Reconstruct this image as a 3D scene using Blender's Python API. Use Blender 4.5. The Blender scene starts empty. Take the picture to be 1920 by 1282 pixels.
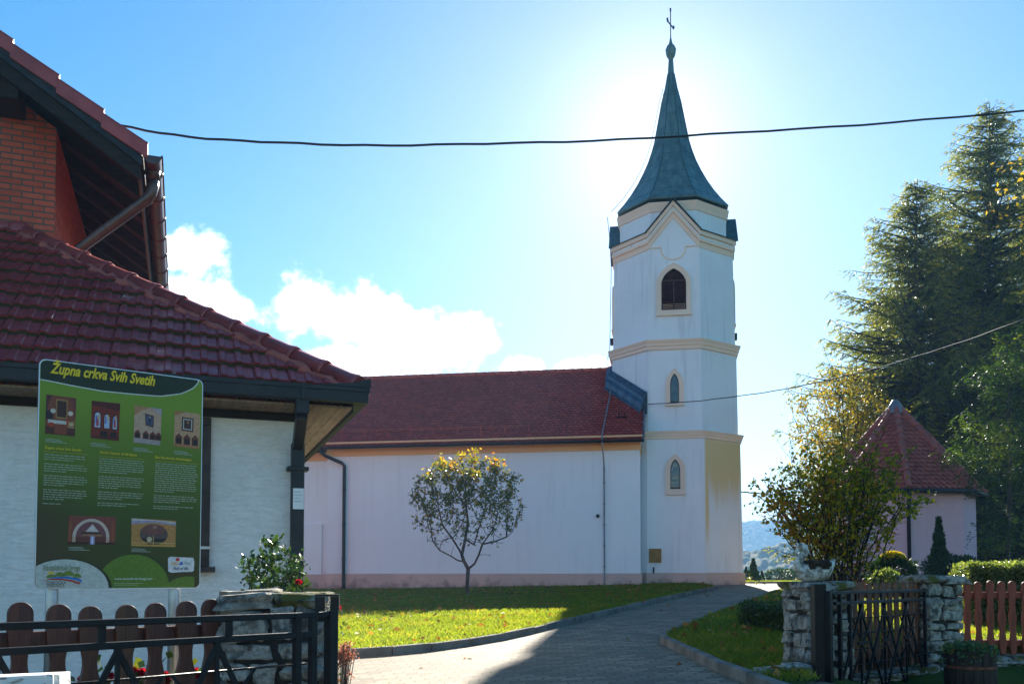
import bpy, math, random
import numpy as np
from mathutils import Vector, Matrix, geometry

# ------------------------------------------------------------------ camera, sky, sun, exposure
scene = bpy.context.scene
COL = scene.collection
F, PITCH, EYE = 1700.0, math.radians(2.5), 1.5          # focal length in photo pixels, tilt, eye height
CY = 1086.0 - F * math.tan(PITCH)                        # photo row of the optical axis
SUN_EL, SUN_AZ = math.radians(26.4), math.radians(8.9)

cam = bpy.data.objects.new('camera', bpy.data.cameras.new('camera'))
COL.objects.link(cam)
cam.location = (0, 0, EYE)
cam.rotation_euler = (math.pi / 2 + PITCH, 0, 0)
cam.data.sensor_width = 36.0
cam.data.lens = F * 36.0 / 1920.0
cam.data.shift_y = (CY - 641.0) / 1920.0
cam.data.clip_start, cam.data.clip_end = 0.1, 6000
scene.camera = cam

scene.view_settings.view_transform = 'Standard'
scene.view_settings.look = 'None'
scene.view_settings.exposure = 2.15
scene.view_settings.gamma = 1.0
scene.cycles.max_bounces = 7
scene.cycles.transparent_max_bounces = 8
scene.cycles.volume_bounces = 1

sun = bpy.data.objects.new('sun', bpy.data.lights.new('sun', 'SUN'))
COL.objects.link(sun)
sun.data.energy, sun.data.angle, sun.data.color = 5.0, math.radians(0.53), (1.0, 0.93, 0.80)
sd = Vector((math.sin(SUN_AZ) * math.cos(SUN_EL), math.cos(SUN_AZ) * math.cos(SUN_EL), math.sin(SUN_EL)))
sun.rotation_euler = sd.to_track_quat('Z', 'Y').to_euler()

world = bpy.data.worlds.new('World')
scene.world = world
world.use_nodes = True
wt = world.node_tree
wt.nodes.clear()
def wn(t, **k):
    n = wt.nodes.new(t)
    for a, b in k.items(): setattr(n, a, b)
    return n
def wl(a, b): wt.links.new(a, b)
def wm(op, a, b=None, c=None):
    n = wn('ShaderNodeMath', operation=op)
    for i, v in enumerate((a, b, c)):
        if v is None: continue
        if isinstance(v, (int, float)): n.inputs[i].default_value = v
        else: wl(v, n.inputs[i])
    return n.outputs[0]
sky = wn('ShaderNodeTexSky', sky_type='NISHITA')
sky.sun_disc = False
sky.sun_elevation, sky.sun_rotation = SUN_EL, SUN_AZ
sky.altitude, sky.air_density, sky.dust_density, sky.ozone_density = 200, 1.0, 0.15, 0.6
# clouds: real sky directions, one bank of cumulus low over the church and thin haze further on
tc = wn('ShaderNodeTexCoord')
sp = wn('ShaderNodeSeparateXYZ'); wl(tc.outputs['Generated'], sp.inputs[0])
ysafe = wm('MAXIMUM', sp.outputs[1], 0.05)
U = wm('DIVIDE', sp.outputs[0], ysafe)
V = wm('DIVIDE', sp.outputs[2], ysafe)
cmb = wn('ShaderNodeCombineXYZ'); wl(U, cmb.inputs[0]); wl(V, cmb.inputs[1])
nz = wn('ShaderNodeTexNoise'); nz.inputs['Scale'].default_value = 13; nz.inputs['Detail'].default_value = 9
nz.inputs['Roughness'].default_value = 0.6; wl(cmb.outputs[0], nz.inputs['Vector'])
nz2 = wn('ShaderNodeTexNoise'); nz2.inputs['Scale'].default_value = 42; nz2.inputs['Detail'].default_value = 6
wl(cmb.outputs[0], nz2.inputs['Vector'])
CLOUDS = [(345, 465, 75, 48), (335, 565, 125, 75), (430, 570, 60, 42), (560, 560, 100, 72), (655, 590, 105, 72), (760, 640, 130, 72),
          (855, 645, 85, 62), (640, 680, 150, 52), (975, 690, 60, 30), (1080, 690, 60, 26), (760, 590, 40, 22), (240, 620, 120, 60), (60, 560, 130, 70)]
best = None
for (px, py, rx, ry) in CLOUDS:
    du = wm('DIVIDE', wm('SUBTRACT', U, (px - 960) / F), rx / F)
    dv = wm('DIVIDE', wm('SUBTRACT', V, (1086 - py) / F), ry / F)
    q = wm('SUBTRACT', 1.0, wm('SQRT', wm('ADD', wm('MULTIPLY', du, du), wm('MULTIPLY', dv, dv))))
    best = q if best is None else wm('MAXIMUM', best, q)
dens = wm('ADD', best, wm('ADD', wm('MULTIPLY', wm('SUBTRACT', nz.outputs[0], 0.5), 3.3), wm('MULTIPLY', wm('SUBTRACT', nz2.outputs[0], 0.5), 0.9)))
mr = wn('ShaderNodeMapRange', interpolation_type='SMOOTHSTEP'); wl(dens, mr.inputs[0])
mr.inputs[1].default_value, mr.inputs[2].default_value = -0.04, 0.62
inner = wn('ShaderNodeMapRange', interpolation_type='SMOOTHSTEP'); wl(dens, inner.inputs[0])
inner.inputs[1].default_value, inner.inputs[2].default_value = 0.5, 1.6
cc = wn('ShaderNodeMix', data_type='RGBA'); wl(inner.outputs[0], cc.inputs[0])
cc.inputs[6].default_value = (13, 13, 13.2, 1); cc.inputs[7].default_value = (9.5, 9.8, 10.3, 1)
# bright circumsolar aureole of the thin autumn air
dotn = wn('ShaderNodeVectorMath', operation='DOT_PRODUCT'); wl(tc.outputs['Generated'], dotn.inputs[0]); dotn.inputs[1].default_value = sd
au = wm('ADD', wm('MULTIPLY', wm('POWER', wm('MAXIMUM', dotn.outputs['Value'], 0.0), 300.0), 2.2), wm('MULTIPLY', wm('POWER', wm('MAXIMUM', dotn.outputs['Value'], 0.0), 16.0), 0.55))
au = wm('ADD', au, wm('MULTIPLY', wm('POWER', wm('MAXIMUM', dotn.outputs['Value'], 0.0), 7.0), wm('MULTIPLY', wm('EXPONENT', wm('MULTIPLY', wm('MAXIMUM', sp.outputs[2], 0.0), -4.5)), 3.2)))
ac = wn('ShaderNodeCombineXYZ')
for i, k in enumerate((1.0, 0.95, 0.90)): wl(wm('MULTIPLY', au, k), ac.inputs[i])
ad_ = wn('ShaderNodeMix', data_type='RGBA', blend_type='ADD'); ad_.inputs[0].default_value = 1.0; hs = wn('ShaderNodeHueSaturation'); hs.inputs['Saturation'].default_value = 1.6; hs.inputs['Hue'].default_value = 0.498; hs.inputs['Value'].default_value = 0.77; wl(sky.outputs[0], hs.inputs['Color']); wl(hs.outputs[0], ad_.inputs[6]); wl(ac.outputs[0], ad_.inputs[7])
mx = wn('ShaderNodeMix', data_type='RGBA'); wl(mr.outputs[0], mx.inputs[0]); wl(ad_.outputs[2], mx.inputs[6]); wl(cc.outputs[2], mx.inputs[7])
bg = wn('ShaderNodeBackground'); bg.inputs[1].default_value = 0.05
wl(mx.outputs[2], bg.inputs[0])
wo = wn('ShaderNodeOutputWorld'); wl(bg.outputs[0], wo.inputs[0])

# ------------------------------------------------------------------ measuring helpers
def ray(px, py):
    x, y = (px - 960) / F, (CY - py) / F
    c, s = math.cos(PITCH), math.sin(PITCH)
    dy = c - y * s
    return x / dy, (s + y * c) / dy
def P(px, py, d):
    a, b = ray(px, py)
    return Vector((a * d, d, EYE + b * d))
def sstep(a, b, x):
    t = np.clip((x - a) / (b - a), 0, 1)
    return t * t * (3 - 2 * t)
def gnp(x, y):
    x = np.asarray(x, float); y = np.asarray(y, float)
    b = 0.81 + 0.0209 * (np.clip(x, -40, 60) + 1.6) + 0.02448 * (np.clip(y, -20, 200) - 16.9)
    b = b - 0.006 * np.clip(7 - y, 0, 7) ** 2
    k = 0.12
    h = np.clip(0.5 + 0.5 * (1.33 - b) / k, 0, 1)
    b = 1.33 * (1 - h) + b * h - k * h * (1 - h)
    far = np.clip(y - 50, 0, None)
    drop = np.where(far < 20, far ** 2 * 0.009, 3.6 + (far - 20) * 0.36)
    b = b - np.minimum(drop, 42)
    f = np.where(x < 4.4, 8.3 + 0.93 * (x - 3.05), 9.55)
    b = b - 0.5 * sstep(2.75, 3.2, x) * (1 - sstep(f - 0.7, f - 0.1, y))     # the road verge outside the right fence lies lower
    return b
def g(x, y): return float(gnp(x, y))
def G(px, py, off=0.0):
    a, b = ray(px, py)
    lo, hi = 2.0, 80.0
    for _ in range(60):
        m = (lo + hi) / 2
        if EYE + b * m > g(a * m, m) + off: lo = m
        else: hi = m
    return Vector((a * lo, lo, g(a * lo, lo) + off))
def onplane(px, py, o, d):
    """pixel ray meets the upright plane through o (xy) along unit d (xy): distance along d and height"""
    a, b = ray(px, py)
    # a*t = ox + d.x*s ; t = oy + d.y*s
    s = (a * o[1] - o[0]) / (d[0] - a * d[1])
    t = o[1] + d[1] * s
    return s, EYE + b * t

# ------------------------------------------------------------------ object helpers
class MB:
    def __init__(self): self.v, self.f, self.m, self.s, self.t = [], [], [], [], {}
    def add(self, vs, fs, mat=0, smooth=False, tint=None):
        b = len(self.v)
        if tint is not None:
            for i in range(len(vs)): self.t[b + i] = tint[i] if isinstance(tint, (list, tuple)) else tint
        self.v.extend([tuple(p) for p in vs])
        for f in fs:
            self.f.append([b + i for i in f]); self.m.append(mat); self.s.append(smooth)
        return self
    def box(self, x0, x1, y0, y1, z0, z1, mat=0, M=None):
        vs = [Vector(p) for p in ((x0, y0, z0), (x1, y0, z0), (x1, y1, z0), (x0, y1, z0), (x0, y0, z1), (x1, y0, z1), (x1, y1, z1), (x0, y1, z1))]
        if M is not None: vs = [M @ p for p in vs]
        return self.add(vs, [(3, 2, 1, 0), (4, 5, 6, 7), (0, 1, 5, 4), (1, 2, 6, 5), (2, 3, 7, 6), (3, 0, 4, 7)], mat)
    def bar(self, p, q, w, h, mat=0, up=(0, 0, 1)):
        p, q = Vector(p), Vector(q)
        t = (q - p).normalized()
        s = t.cross(Vector(up))
        if s.length < 1e-4: s = t.cross(Vector((1, 0, 0)))
        s.normalize(); u = s.cross(t)
        vs = []
        for c in (p, q):
            for a, b in ((-1, -1), (1, -1), (1, 1), (-1, 1)): vs.append(c + s * (a * w / 2) + u * (b * h / 2))
        return self.add(vs, [(3, 2, 1, 0), (4, 5, 6, 7), (0, 1, 5, 4), (1, 2, 6, 5), (2, 3, 7, 6), (3, 0, 4, 7)], mat)
    def tube(self, pts, r, n=8, mat=0, smooth=True, caps=True):
        pts = [Vector(p) for p in pts]
        rs = r if isinstance(r, (list, tuple)) else [r] * len(pts)
        vs, fs, prev = [], [], None
        for i, p in enumerate(pts):
            t = (pts[min(i + 1, len(pts) - 1)] - pts[max(i - 1, 0)])
            t = t.normalized() if t.length > 1e-9 else Vector((0, 0, 1))
            if prev is None:
                s = t.cross(Vector((0, 0, 1)))
                if s.length < 1e-3: s = t.cross(Vector((1, 0, 0)))
            else: s = prev - t * prev.dot(t)
            s.normalize(); prev = s; u = t.cross(s)
            for k in range(n):
                a = 2 * math.pi * k / n
                vs.append(p + s * (math.cos(a) * rs[i]) + u * (math.sin(a) * rs[i]))
        for i in range(len(pts) - 1):
            for k in range(n):
                fs.append((i * n + k, i * n + (k + 1) % n, (i + 1) * n + (k + 1) % n, (i + 1) * n + k))
        self.add(vs, fs, mat, smooth)
        if caps:
            b = len(self.v) - len(vs)
            self.f.append([b + k for k in range(n)][::-1]); self.m.append(mat); self.s.append(False)
            self.f.append([b + (len(pts) - 1) * n + k for k in range(n)]); self.m.append(mat); self.s.append(False)
        return self
    def lathe(self, prof, n=16, c=(0, 0, 0), a0=0.0, mat=0, smooth=False, caps=True, arc=None):
        vs, fs = [], []
        for (r, z) in prof:
            for k in range(n):
                a = a0 + 2 * math.pi * k / n
                vs.append((c[0] + r * math.cos(a), c[1] + r * math.sin(a), c[2] + z))
        for i in range(len(prof) - 1):
            for k in range(n):
                fs.append((i * n + k, i * n + (k + 1) % n, (i + 1) * n + (k + 1) % n, (i + 1) * n + k))
        if caps:
            fs.append(tuple(range(n))[::-1]); fs.append(tuple((len(prof) - 1) * n + k for k in range(n)))
        return self.add(vs, fs, mat, smooth)
    def prism(self, poly, y0, y1, mat=0, M=None):
        """polygon in x,z pushed from y0 to y1"""
        n = len(poly)
        vs = [Vector((x, y0, z)) for x, z in poly] + [Vector((x, y1, z)) for x, z in poly]
        if M is not None: vs = [M @ p for p in vs]
        fs = [tuple(range(n)), tuple(range(2 * n - 1, n - 1, -1))]
        for i in range(n): fs.append((i, i + n, (i + 1) % n + n, (i + 1) % n))
        return self.add(vs, fs, mat)
    def build(self, name, mats, parent=None, world=False, bevel=0, label=None, sub=0):
        me = bpy.data.meshes.new(name)
        me.from_pydata(self.v, [], self.f)
        if self.t:
            at = me.attributes.new('tint', 'FLOAT', 'POINT')
            for i, x in self.t.items(): at.data[i].value = x
        return finish(name, me, mats, parent, world, bevel, label, self.m, self.s)
def finish(name, me, mats, parent=None, world=False, bevel=0, label=None, mi=None, sm=None):
    for m in (mats if isinstance(mats, (list, tuple)) else [mats]): me.materials.append(m)
    if mi is not None and len(mi) == len(me.polygons):
        me.polygons.foreach_set('material_index', mi)
        me.polygons.foreach_set('use_smooth', sm)
    if world and parent is not None:
        M = world_of(parent).inverted()
        me.transform(M)
    me.update()
    o = bpy.data.objects.new(name, me)
    COL.objects.link(o)
    if parent is not None: o.parent = parent
    if label: o['label'] = label
    if bevel:
        b = o.modifiers.new('edge', 'BEVEL'); b.width = bevel; b.segments = 2; b.limit_method = 'ANGLE'; b.angle_limit = math.radians(40)
    return o
def world_of(o):
    M = Matrix.Translation(o.location) @ o.rotation_euler.to_matrix().to_4x4()
    return world_of(o.parent) @ M if o.parent else M
def tag(o, label, cat, group=None, kind=None):
    o['label'] = label; o['category'] = cat
    if group: o['group'] = group
    if kind: o['kind'] = kind
    return o
def struct(o, kind='structure', label=None, cat=None):
    o['kind'] = kind
    if label: o['label'] = label
    if cat: o['category'] = cat
    return o
def thing(name, label, cat, loc=(0, 0, 0), rz=0.0, group=None):
    o = bpy.data.objects.new(name, None)
    o.empty_display_size = 0.2
    COL.objects.link(o)
    o.location = loc; o.rotation_euler = (0, 0, rz)
    return tag(o, label, cat, group)
def np_obj(name, V, Q, mats, parent=None, tint=None, world=True, smooth=False, label=None):
    """mesh straight from arrays: V (n,3), Q (m,3|4), tint (n,) kept as a point attribute"""
    V = np.asarray(V, np.float32); Q = np.asarray(Q, np.int32)
    me = bpy.data.meshes.new(name)
    me.vertices.add(len(V)); me.vertices.foreach_set('co', V.ravel())
    k = Q.shape[1]
    me.loops.add(Q.size); me.loops.foreach_set('vertex_index', Q.ravel())
    me.polygons.add(len(Q)); me.polygons.foreach_set('loop_start', np.arange(0, Q.size, k, dtype=np.int32))
    me.polygons.foreach_set('loop_total', np.full(len(Q), k, dtype=np.int32))
    if smooth: me.polygons.foreach_set('use_smooth', np.ones(len(Q), dtype=bool))
    if tint is not None:
        at = me.attributes.new('tint', 'FLOAT', 'POINT'); at.data.foreach_set('value', np.asarray(tint, np.float32))
    me.update(calc_edges=True); me.validate()
    return finish(name, me, mats, parent, world, 0, label)

# ------------------------------------------------------------------ materials
class NT:
    def __init__(self, name):
        self.mat = bpy.data.materials.new(name); self.mat.use_nodes = True
        self.t = self.mat.node_tree; self.t.nodes.clear()
        self.out = self.t.nodes.new('ShaderNodeOutputMaterial')
    def n(self, ty, **k):
        n = self.t.nodes.new(ty)
        for a, b in k.items(): setattr(n, a, b)
        return n
    def l(self, a, b): self.t.links.new(a, b)
    def put(self, sock, v):
        if isinstance(v, bpy.types.NodeSocket): self.l(v, sock)
        elif isinstance(v, (tuple, list)) and len(v) == 3 and sock.type == 'RGBA': sock.default_value = (*v, 1)
        else: sock.default_value = v
    def co(self, kind='Object', scale=None, rot=None, loc=None):
        s = self.n('ShaderNodeTexCoord').outputs[kind]
        if scale or rot or loc:
            m = self.n('ShaderNodeMapping'); self.l(s, m.inputs[0])
            if scale: m.inputs['Scale'].default_value = scale
            if rot: m.inputs['Rotation'].default_value = rot
            if loc: m.inputs['Location'].default_value = loc
            s = m.outputs[0]
        return s
    def noise(self, scale, detail=4, vec=None, rough=0.55, dist=0):
        n = self.n('ShaderNodeTexNoise'); n.inputs['Scale'].default_value = scale; n.inputs['Detail'].default_value = detail
        n.inputs['Roughness'].default_value = rough; n.inputs['Distortion'].default_value = dist
        self.l(vec if vec is not None else self.co(), n.inputs['Vector'])
        return n.outputs[0]
    def voro(self, scale, vec=None, feature='F1', out=0, rnd=1.0):
        n = self.n('ShaderNodeTexVoronoi', feature=feature); n.inputs['Scale'].default_value = scale
        n.inputs['Randomness'].default_value = rnd
        self.l(vec if vec is not None else self.co(), n.inputs['Vector'])
        return n.outputs[out]
    def math(self, op, a, b=None, c=None):
        n = self.n('ShaderNodeMath', operation=op)
        for i, v in enumerate((a, b, c)):
            if v is not None: self.put(n.inputs[i], v)
        return n.outputs[0]
    def rng(self, v, a, b, c=0.0, d=1.0, smooth=True):
        n = self.n('ShaderNodeMapRange', interpolation_type='SMOOTHSTEP' if smooth else 'LINEAR')
        self.put(n.inputs[0], v)
        for i, x in enumerate((a, b, c, d)): n.inputs[i + 1].default_value = x
        return n.outputs[0]
    def mix(self, f, a, b, blend='MIX'):
        n = self.n('ShaderNodeMix', data_type='RGBA', blend_type=blend)
        self.put(n.inputs[0], f); self.put(n.inputs[6], a); self.put(n.inputs[7], b)
        return n.outputs[2]
    def ramp(self, f, stops):
        n = self.n('ShaderNodeValToRGB'); self.l(f, n.inputs[0])
        e = n.color_ramp.elements
        while len(e) < len(stops): e.new(0.5)
        for el, (p, c) in zip(e, stops): el.position = p; el.color = (*c, 1)
        return n.outputs[0]
    def xyz(self, vec=None):
        s = self.n('ShaderNodeSeparateXYZ'); self.l(vec if vec is not None else self.co(), s.inputs[0])
        return s.outputs
    def vec(self, x, y, z=0.0):
        c = self.n('ShaderNodeCombineXYZ')
        for i, v in enumerate((x, y, z)): self.put(c.inputs[i], v)
        return c.outputs[0]
    def attr(self, name='tint'):
        a = self.n('ShaderNodeAttribute', attribute_name=name); return a.outputs['Fac']
    def bump(self, h, strength=0.4, dist=0.01):
        b = self.n('ShaderNodeBump'); b.inputs['Strength'].default_value = strength; b.inputs['Distance'].default_value = dist
        self.l(h, b.inputs['Height']); return b.outputs[0]
    def done(self, color, rough=0.8, normal=None, metal=0.0, spec=0.35, coat=0.0):
        b = self.n('ShaderNodeBsdfPrincipled')
        self.put(b.inputs['Base Color'], color); self.put(b.inputs['Roughness'], rough); b.inputs['Metallic'].default_value = metal
        b.inputs['Specular IOR Level'].default_value = spec; b.inputs['Coat Weight'].default_value = coat
        if normal is not None: self.l(normal, b.inputs['Normal'])
        self.l(b.outputs[0], self.out.inputs[0]); return self.mat
def plain(name, c, rough=0.7, var=0.2, scale=6.0, bump=0.0, bscale=60.0, metal=0.0, spec=0.35, stretch=None, coat=0.0):
    t = NT(name)
    v = t.co(scale=stretch) if stretch else t.co()
    n = t.noise(scale, 5, v)
    col = t.mix(t.rng(n, 0.3, 0.7), tuple(x * (1 - var) for x in c), tuple(min(1, x * (1 + var)) for x in c))
    nm = t.bump(t.noise(bscale, 4, v), bump, 0.01) if bump else None
    return t.done(col, rough, nm, metal, spec, coat)
def foliage(name, stops, trans=0.5, rough=0.55, spec=0.3, tcol=None):
    """leaf material: each leaf's own hue from its tint, light passes through the blade"""
    t = NT(name)
    col = t.ramp(t.attr(), stops)
    b = t.n('ShaderNodeBsdfPrincipled'); t.l(col, b.inputs['Base Color']); b.inputs['Roughness'].default_value = rough
    b.inputs['Specular IOR Level'].default_value = spec
    tr = t.n('ShaderNodeBsdfTranslucent')
    t.l(t.mix(1.0, col, tcol or (1.6, 1.5, 0.6), 'MULTIPLY'), tr.inputs[0])
    m = t.n('ShaderNodeMixShader'); m.inputs[0].default_value = trans
    t.l(b.outputs[0], m.inputs[1]); t.l(tr.outputs[0], m.inputs[2]); t.l(m.outputs[0], t.out.inputs[0])
    return t.mat

M = {}
# church plaster: pale blue-white, faint streaks and patches
def plaster(name, c, dirty=0.25, streak=True, stain=False):
    t = NT(name)
    big = t.noise(0.5, 4); fine = t.noise(4, 6)
    col = t.mix(t.math('MULTIPLY', t.rng(big, 0.35, 0.7), dirty), c, tuple(x * 0.86 for x in c))
    if streak:
        st = t.noise(1.0, 5, t.co(scale=(5.5, 5.5, 0.35)))
        col = t.mix(t.math('MULTIPLY', t.rng(st, 0.52, 0.75), dirty * 0.9), col, tuple(x * 0.62 for x in c))
    col = t.mix(t.math('MULTIPLY', t.rng(fine, 0.5, 0.75), 0.10), col, tuple(x * 0.8 for x in c))
    if stain:   # ochre run-off stain below the first moulding on one face of the tower
        x, y, z = t.xyz()
        face = t.math('MULTIPLY', t.rng(x, stain[0], stain[0] + 0.06), t.math('MULTIPLY', t.rng(t.math('SUBTRACT', 0, y), -stain[1] - .0, -stain[1] + 0.08), 1.0))
        run = t.math('ADD', t.math('MULTIPLY', t.noise(1.0, 5, t.co(scale=(2.2, 2.2, 0.16)), 0.6), 0.6), t.math('MULTIPLY', t.noise(1.0, 5, t.co(scale=(13.0, 13.0, 0.10)), 0.7), 0.4))
        depth = t.rng(z, stain[2] - 3.2, stain[2], 0.0, 1.0, False)
        amt = t.rng(t.math('ADD', t.math('MULTIPLY', depth, 1.5), t.math('MULTIPLY', t.math('SUBTRACT', run, 0.5), 2.0)), 0.3, 0.95)
        edge = t.math('MULTIPLY', t.rng(x, stain[0] - 0.02, stain[0] + 0.03), t.rng(x, stain[0] + 0.2, stain[0] + 0.1))
        amt = t.math('MAXIMUM', amt, t.math('MULTIPLY', edge, t.rng(z, stain[2] - 4.2, stain[2] - 2.6)))
        amt = t.math('MULTIPLY', t.math('MULTIPLY', amt, face), t.rng(z, stain[2] + 0.05, stain[2] - 0.1))
        col = t.mix(t.math('MULTIPLY', amt, 0.72), col, (0.72, 0.48, 0.09))
    return t.done(col, 0.9, t.bump(t.math('ADD', t.noise(35, 4), t.math('MULTIPLY', t.noise(3, 3), 2.0)), 0.12, 0.01), spec=0.15)
M['plaster'] = plaster('church_plaster', (0.82, 0.86, 0.885), 0.22)
M['trim'] = plaster('cream_trim', (0.85, 0.68, 0.55), 0.45, False)
M['frieze'] = plaster('ochre_frieze', (0.80, 0.50, 0.255), 0.25, False)
M['pink'] = plaster('pink_plaster', (0.66, 0.42, 0.47), 0.2, True)
M['orange_plaster'] = plaster('orange_plaster', (0.72, 0.36, 0.26), 0.2, False)
t = NT('plinth_render')      # pinkish plinth with dark rising damp
x, y, z = t.xyz()
n = t.noise(2.2, 7, rough=0.65)
damp = t.rng(t.math('ADD', t.math('MULTIPLY', t.math('SUBTRACT', z, 1.15), -1.3), t.math('MULTIPLY', n, 1.7)), 0.35, 1.0)
c = t.mix(t.rng(t.noise(0.6, 3), 0.35, 0.65), (0.66, 0.48, 0.41), (0.56, 0.42, 0.365))
c = t.mix(t.math('MULTIPLY', damp, 0.8), c, (0.13, 0.105, 0.095))
M['plinth'] = t.done(c, 0.95, t.bump(t.noise(40, 5), 0.4, 0.02), spec=0.1)
t = NT('cottage_stucco')     # white float-finished render with horizontal drag marks
h = t.math('ADD', t.math('MULTIPLY', t.noise(3.0, 7, t.co(scale=(2.2, 2.2, 11)), 0.7, 1.6), 0.6), t.math('MULTIPLY', t.noise(9.0, 6, t.co(scale=(1, 1, 1.6)), 0.7, 0.8), 0.4))
c = t.mix(t.rng(h, 0.3, 0.62), (0.70, 0.69, 0.66), (0.88, 0.87, 0.85))
c = t.mix(t.math('MULTIPLY', t.rng(t.noise(0.9, 4), 0.5, 0.75), 0.3), c, (0.55, 0.52, 0.47))
M['stucco'] = t.done(c, 0.95, t.bump(h, 0.8, 0.035), spec=0.1)
t = NT('red_brick')
x, y, z = t.xyz()
bv = t.vec(t.math('ADD', x, y), z)
b = t.n('ShaderNodeTexBrick'); t.l(bv, b.inputs['Vector'])
b.inputs['Scale'].default_value = 1.0; b.inputs['Brick Width'].default_value = 0.235; b.inputs['Row Height'].default_value = 0.073
b.inputs['Mortar Size'].default_value = 0.011; b.inputs['Mortar Smooth'].default_value = 0.25; b.inputs['Bias'].default_value = 0.1
b.inputs['Color1'].default_value = (0.50, 0.085, 0.05, 1); b.inputs['Color2'].default_value = (0.60, 0.125, 0.07, 1); b.inputs['Mortar'].default_value = (0.13, 0.105, 0.08, 1)
c = t.mix(t.math('MULTIPLY', t.rng(t.noise(9, 5), 0.4, 0.7), 0.35), b.outputs['Color'], (0.30, 0.07, 0.045))
M['brick'] = t.done(c, 0.85, t.bump(t.math('ADD', t.math('SUBTRACT', 1.0, b.outputs['Fac']), t.math('MULTIPLY', t.noise(60, 4), 0.25)), 0.6, 0.012), spec=0.2)
t = NT('glazed_roof_tile')   # wine-red engobed tile, moss in the laps and lichen spots
ti = t.attr()
c = t.mix(t.rng(t.noise(1.4, 5), 0.3, 0.7), (0.22, 0.020, 0.023), (0.31, 0.036, 0.036))
c = t.mix(t.math('MULTIPLY', t.rng(t.noise(18, 5), 0.5, 0.75), 0.35), c, (0.10, 0.03, 0.03))
lich = t.math('MULTIPLY', t.rng(t.noise(7, 3), 0.69, 0.72), t.rng(t.noise(1.3, 2), 0.5, 0.56))
c = t.mix(lich, c, (0.33, 0.36, 0.30))
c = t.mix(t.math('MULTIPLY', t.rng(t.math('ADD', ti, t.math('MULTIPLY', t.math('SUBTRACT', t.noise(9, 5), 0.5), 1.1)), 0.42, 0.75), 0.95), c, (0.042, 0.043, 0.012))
M['tile'] = t.done(c, t.rng(t.noise(5, 4), 0.3, 0.7, 0.32, 0.55), t.bump(t.noise(30, 4), 0.12, 0.01), spec=0.3)
M['cap_tile'] = plain('ridge_tile', (0.28, 0.046, 0.042), 0.38, 0.25, 4, 0.12, 30, spec=0.5)
M['verge_tile'] = plain('verge_tile', (0.34, 0.06, 0.055), 0.42, 0.2, 4, 0.1, 30, spec=0.45)
def scallop(name, a, b):
    t = NT(name)
    c = t.ramp(t.attr(), [(0.0, a), (0.3, tuple(p * 0.93 for p in a)), (0.6, tuple((p + q) / 2 for p, q in zip(a, b))), (0.9, b), (1.0, tuple(p * 0.72 for p in a))])
    c = t.mix(t.math('MULTIPLY', t.rng(t.noise(0.8, 5), 0.45, 0.75), 0.4), c, tuple(p * 0.6 for p in a))
    return t.done(c, 0.62, t.bump(t.noise(40, 3), 0.2, 0.01), spec=0.3)
M['beaver'] = scallop('clay_scallop_tile', (0.34, 0.058, 0.044), (0.43, 0.08, 0.055))
M['beaver2'] = scallop('pavilion_scallop_tile', (0.34, 0.07, 0.045), (0.43, 0.095, 0.06))
M['clay'] = plain('clay_ridge', (0.38, 0.09, 0.06), 0.7, 0.2, 5, 0.15, 40)
M['clay_dark'] = plain('clay_guard', (0.42, 0.09, 0.06), 0.7, 0.2, 5)
t = NT('patinated_copper')   # blue-green sheet with dark seams, streaked
x, y, z = t.xyz()
c = t.mix(t.rng(t.noise(1.0, 5, t.co(scale=(5, 5, 0.8))), 0.35, 0.7), (0.075, 0.155, 0.165), (0.14, 0.235, 0.235))
c = t.mix(t.math('MULTIPLY', t.rng(t.noise(2.2, 5), 0.5, 0.72), 0.7), c, (0.045, 0.085, 0.10))
M['copper'] = t.done(c, 0.5, t.bump(t.noise(6, 4), 0.2, 0.02), 0.25, 0.45)
M['seam'] = plain('copper_seam', (0.05, 0.105, 0.115), 0.5, 0.3, 5, metal=0.2)
M['flash'] = plain('blue_grey_flashing', (0.075, 0.105, 0.145), 0.35, 0.3, 3, 0.1, 12, metal=0.6, spec=0.5)
M['gutter'] = plain('dark_gutter', (0.016, 0.016, 0.018), 0.42, 0.3, 6, 0.05, 30, spec=0.3)
M['brown_gutter'] = plain('brown_gutter', (0.085, 0.05, 0.042), 0.26, 0.25, 5, 0.04, 20, metal=0.25, spec=0.5)
M['dark_wood'] = plain('dark_stained_wood', (0.015, 0.009, 0.007), 0.75, 0.5, 5, 0.4, 25, stretch=(1, 12, 6))
M['soffit'] = plain('soffit_board', (0.235, 0.165, 0.105), 0.8, 0.25, 3, 0.3, 20, stretch=(9, 1, 1))
M['brown_paint'] = plain('brown_paint', (0.04, 0.024, 0.02), 0.5, 0.3, 8, 0.1, 30)
M['louver'] = plain('shutter_brown', (0.075, 0.035, 0.032), 0.6, 0.3, 6, 0.2, 30)
M['dark_void'] = plain('dark_reveal', (0.012, 0.011, 0.012), 0.9, 0.2)
t = NT('church_glass'); M['glass'] = t.done((0.035, 0.04, 0.045), 0.08, t.bump(t.noise(2.5, 2), 0.35, 0.05), spec=0.9)
M['galv'] = plain('galvanised_steel', (0.42, 0.43, 0.44), 0.38, 0.18, 7, 0.08, 30, metal=0.85, spec=0.5)
M['rod'] = plain('conductor_tube', (0.24, 0.25, 0.27), 0.5, 0.2, 6, metal=0.4)
M['brass_box'] = plain('ochre_box', (0.30, 0.165, 0.045), 0.55, 0.2, 6, 0.1, 20)
M['iron'] = plain('black_painted_iron', (0.004, 0.0045, 0.006), 0.42, 0.5, 10, 0.25, 50, spec=0.25)
t = NT('varnished_picket')
v = t.co(scale=(20, 20, 2.2)); gr = t.noise(2.0, 6, v, 0.6, 1.0)
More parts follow.
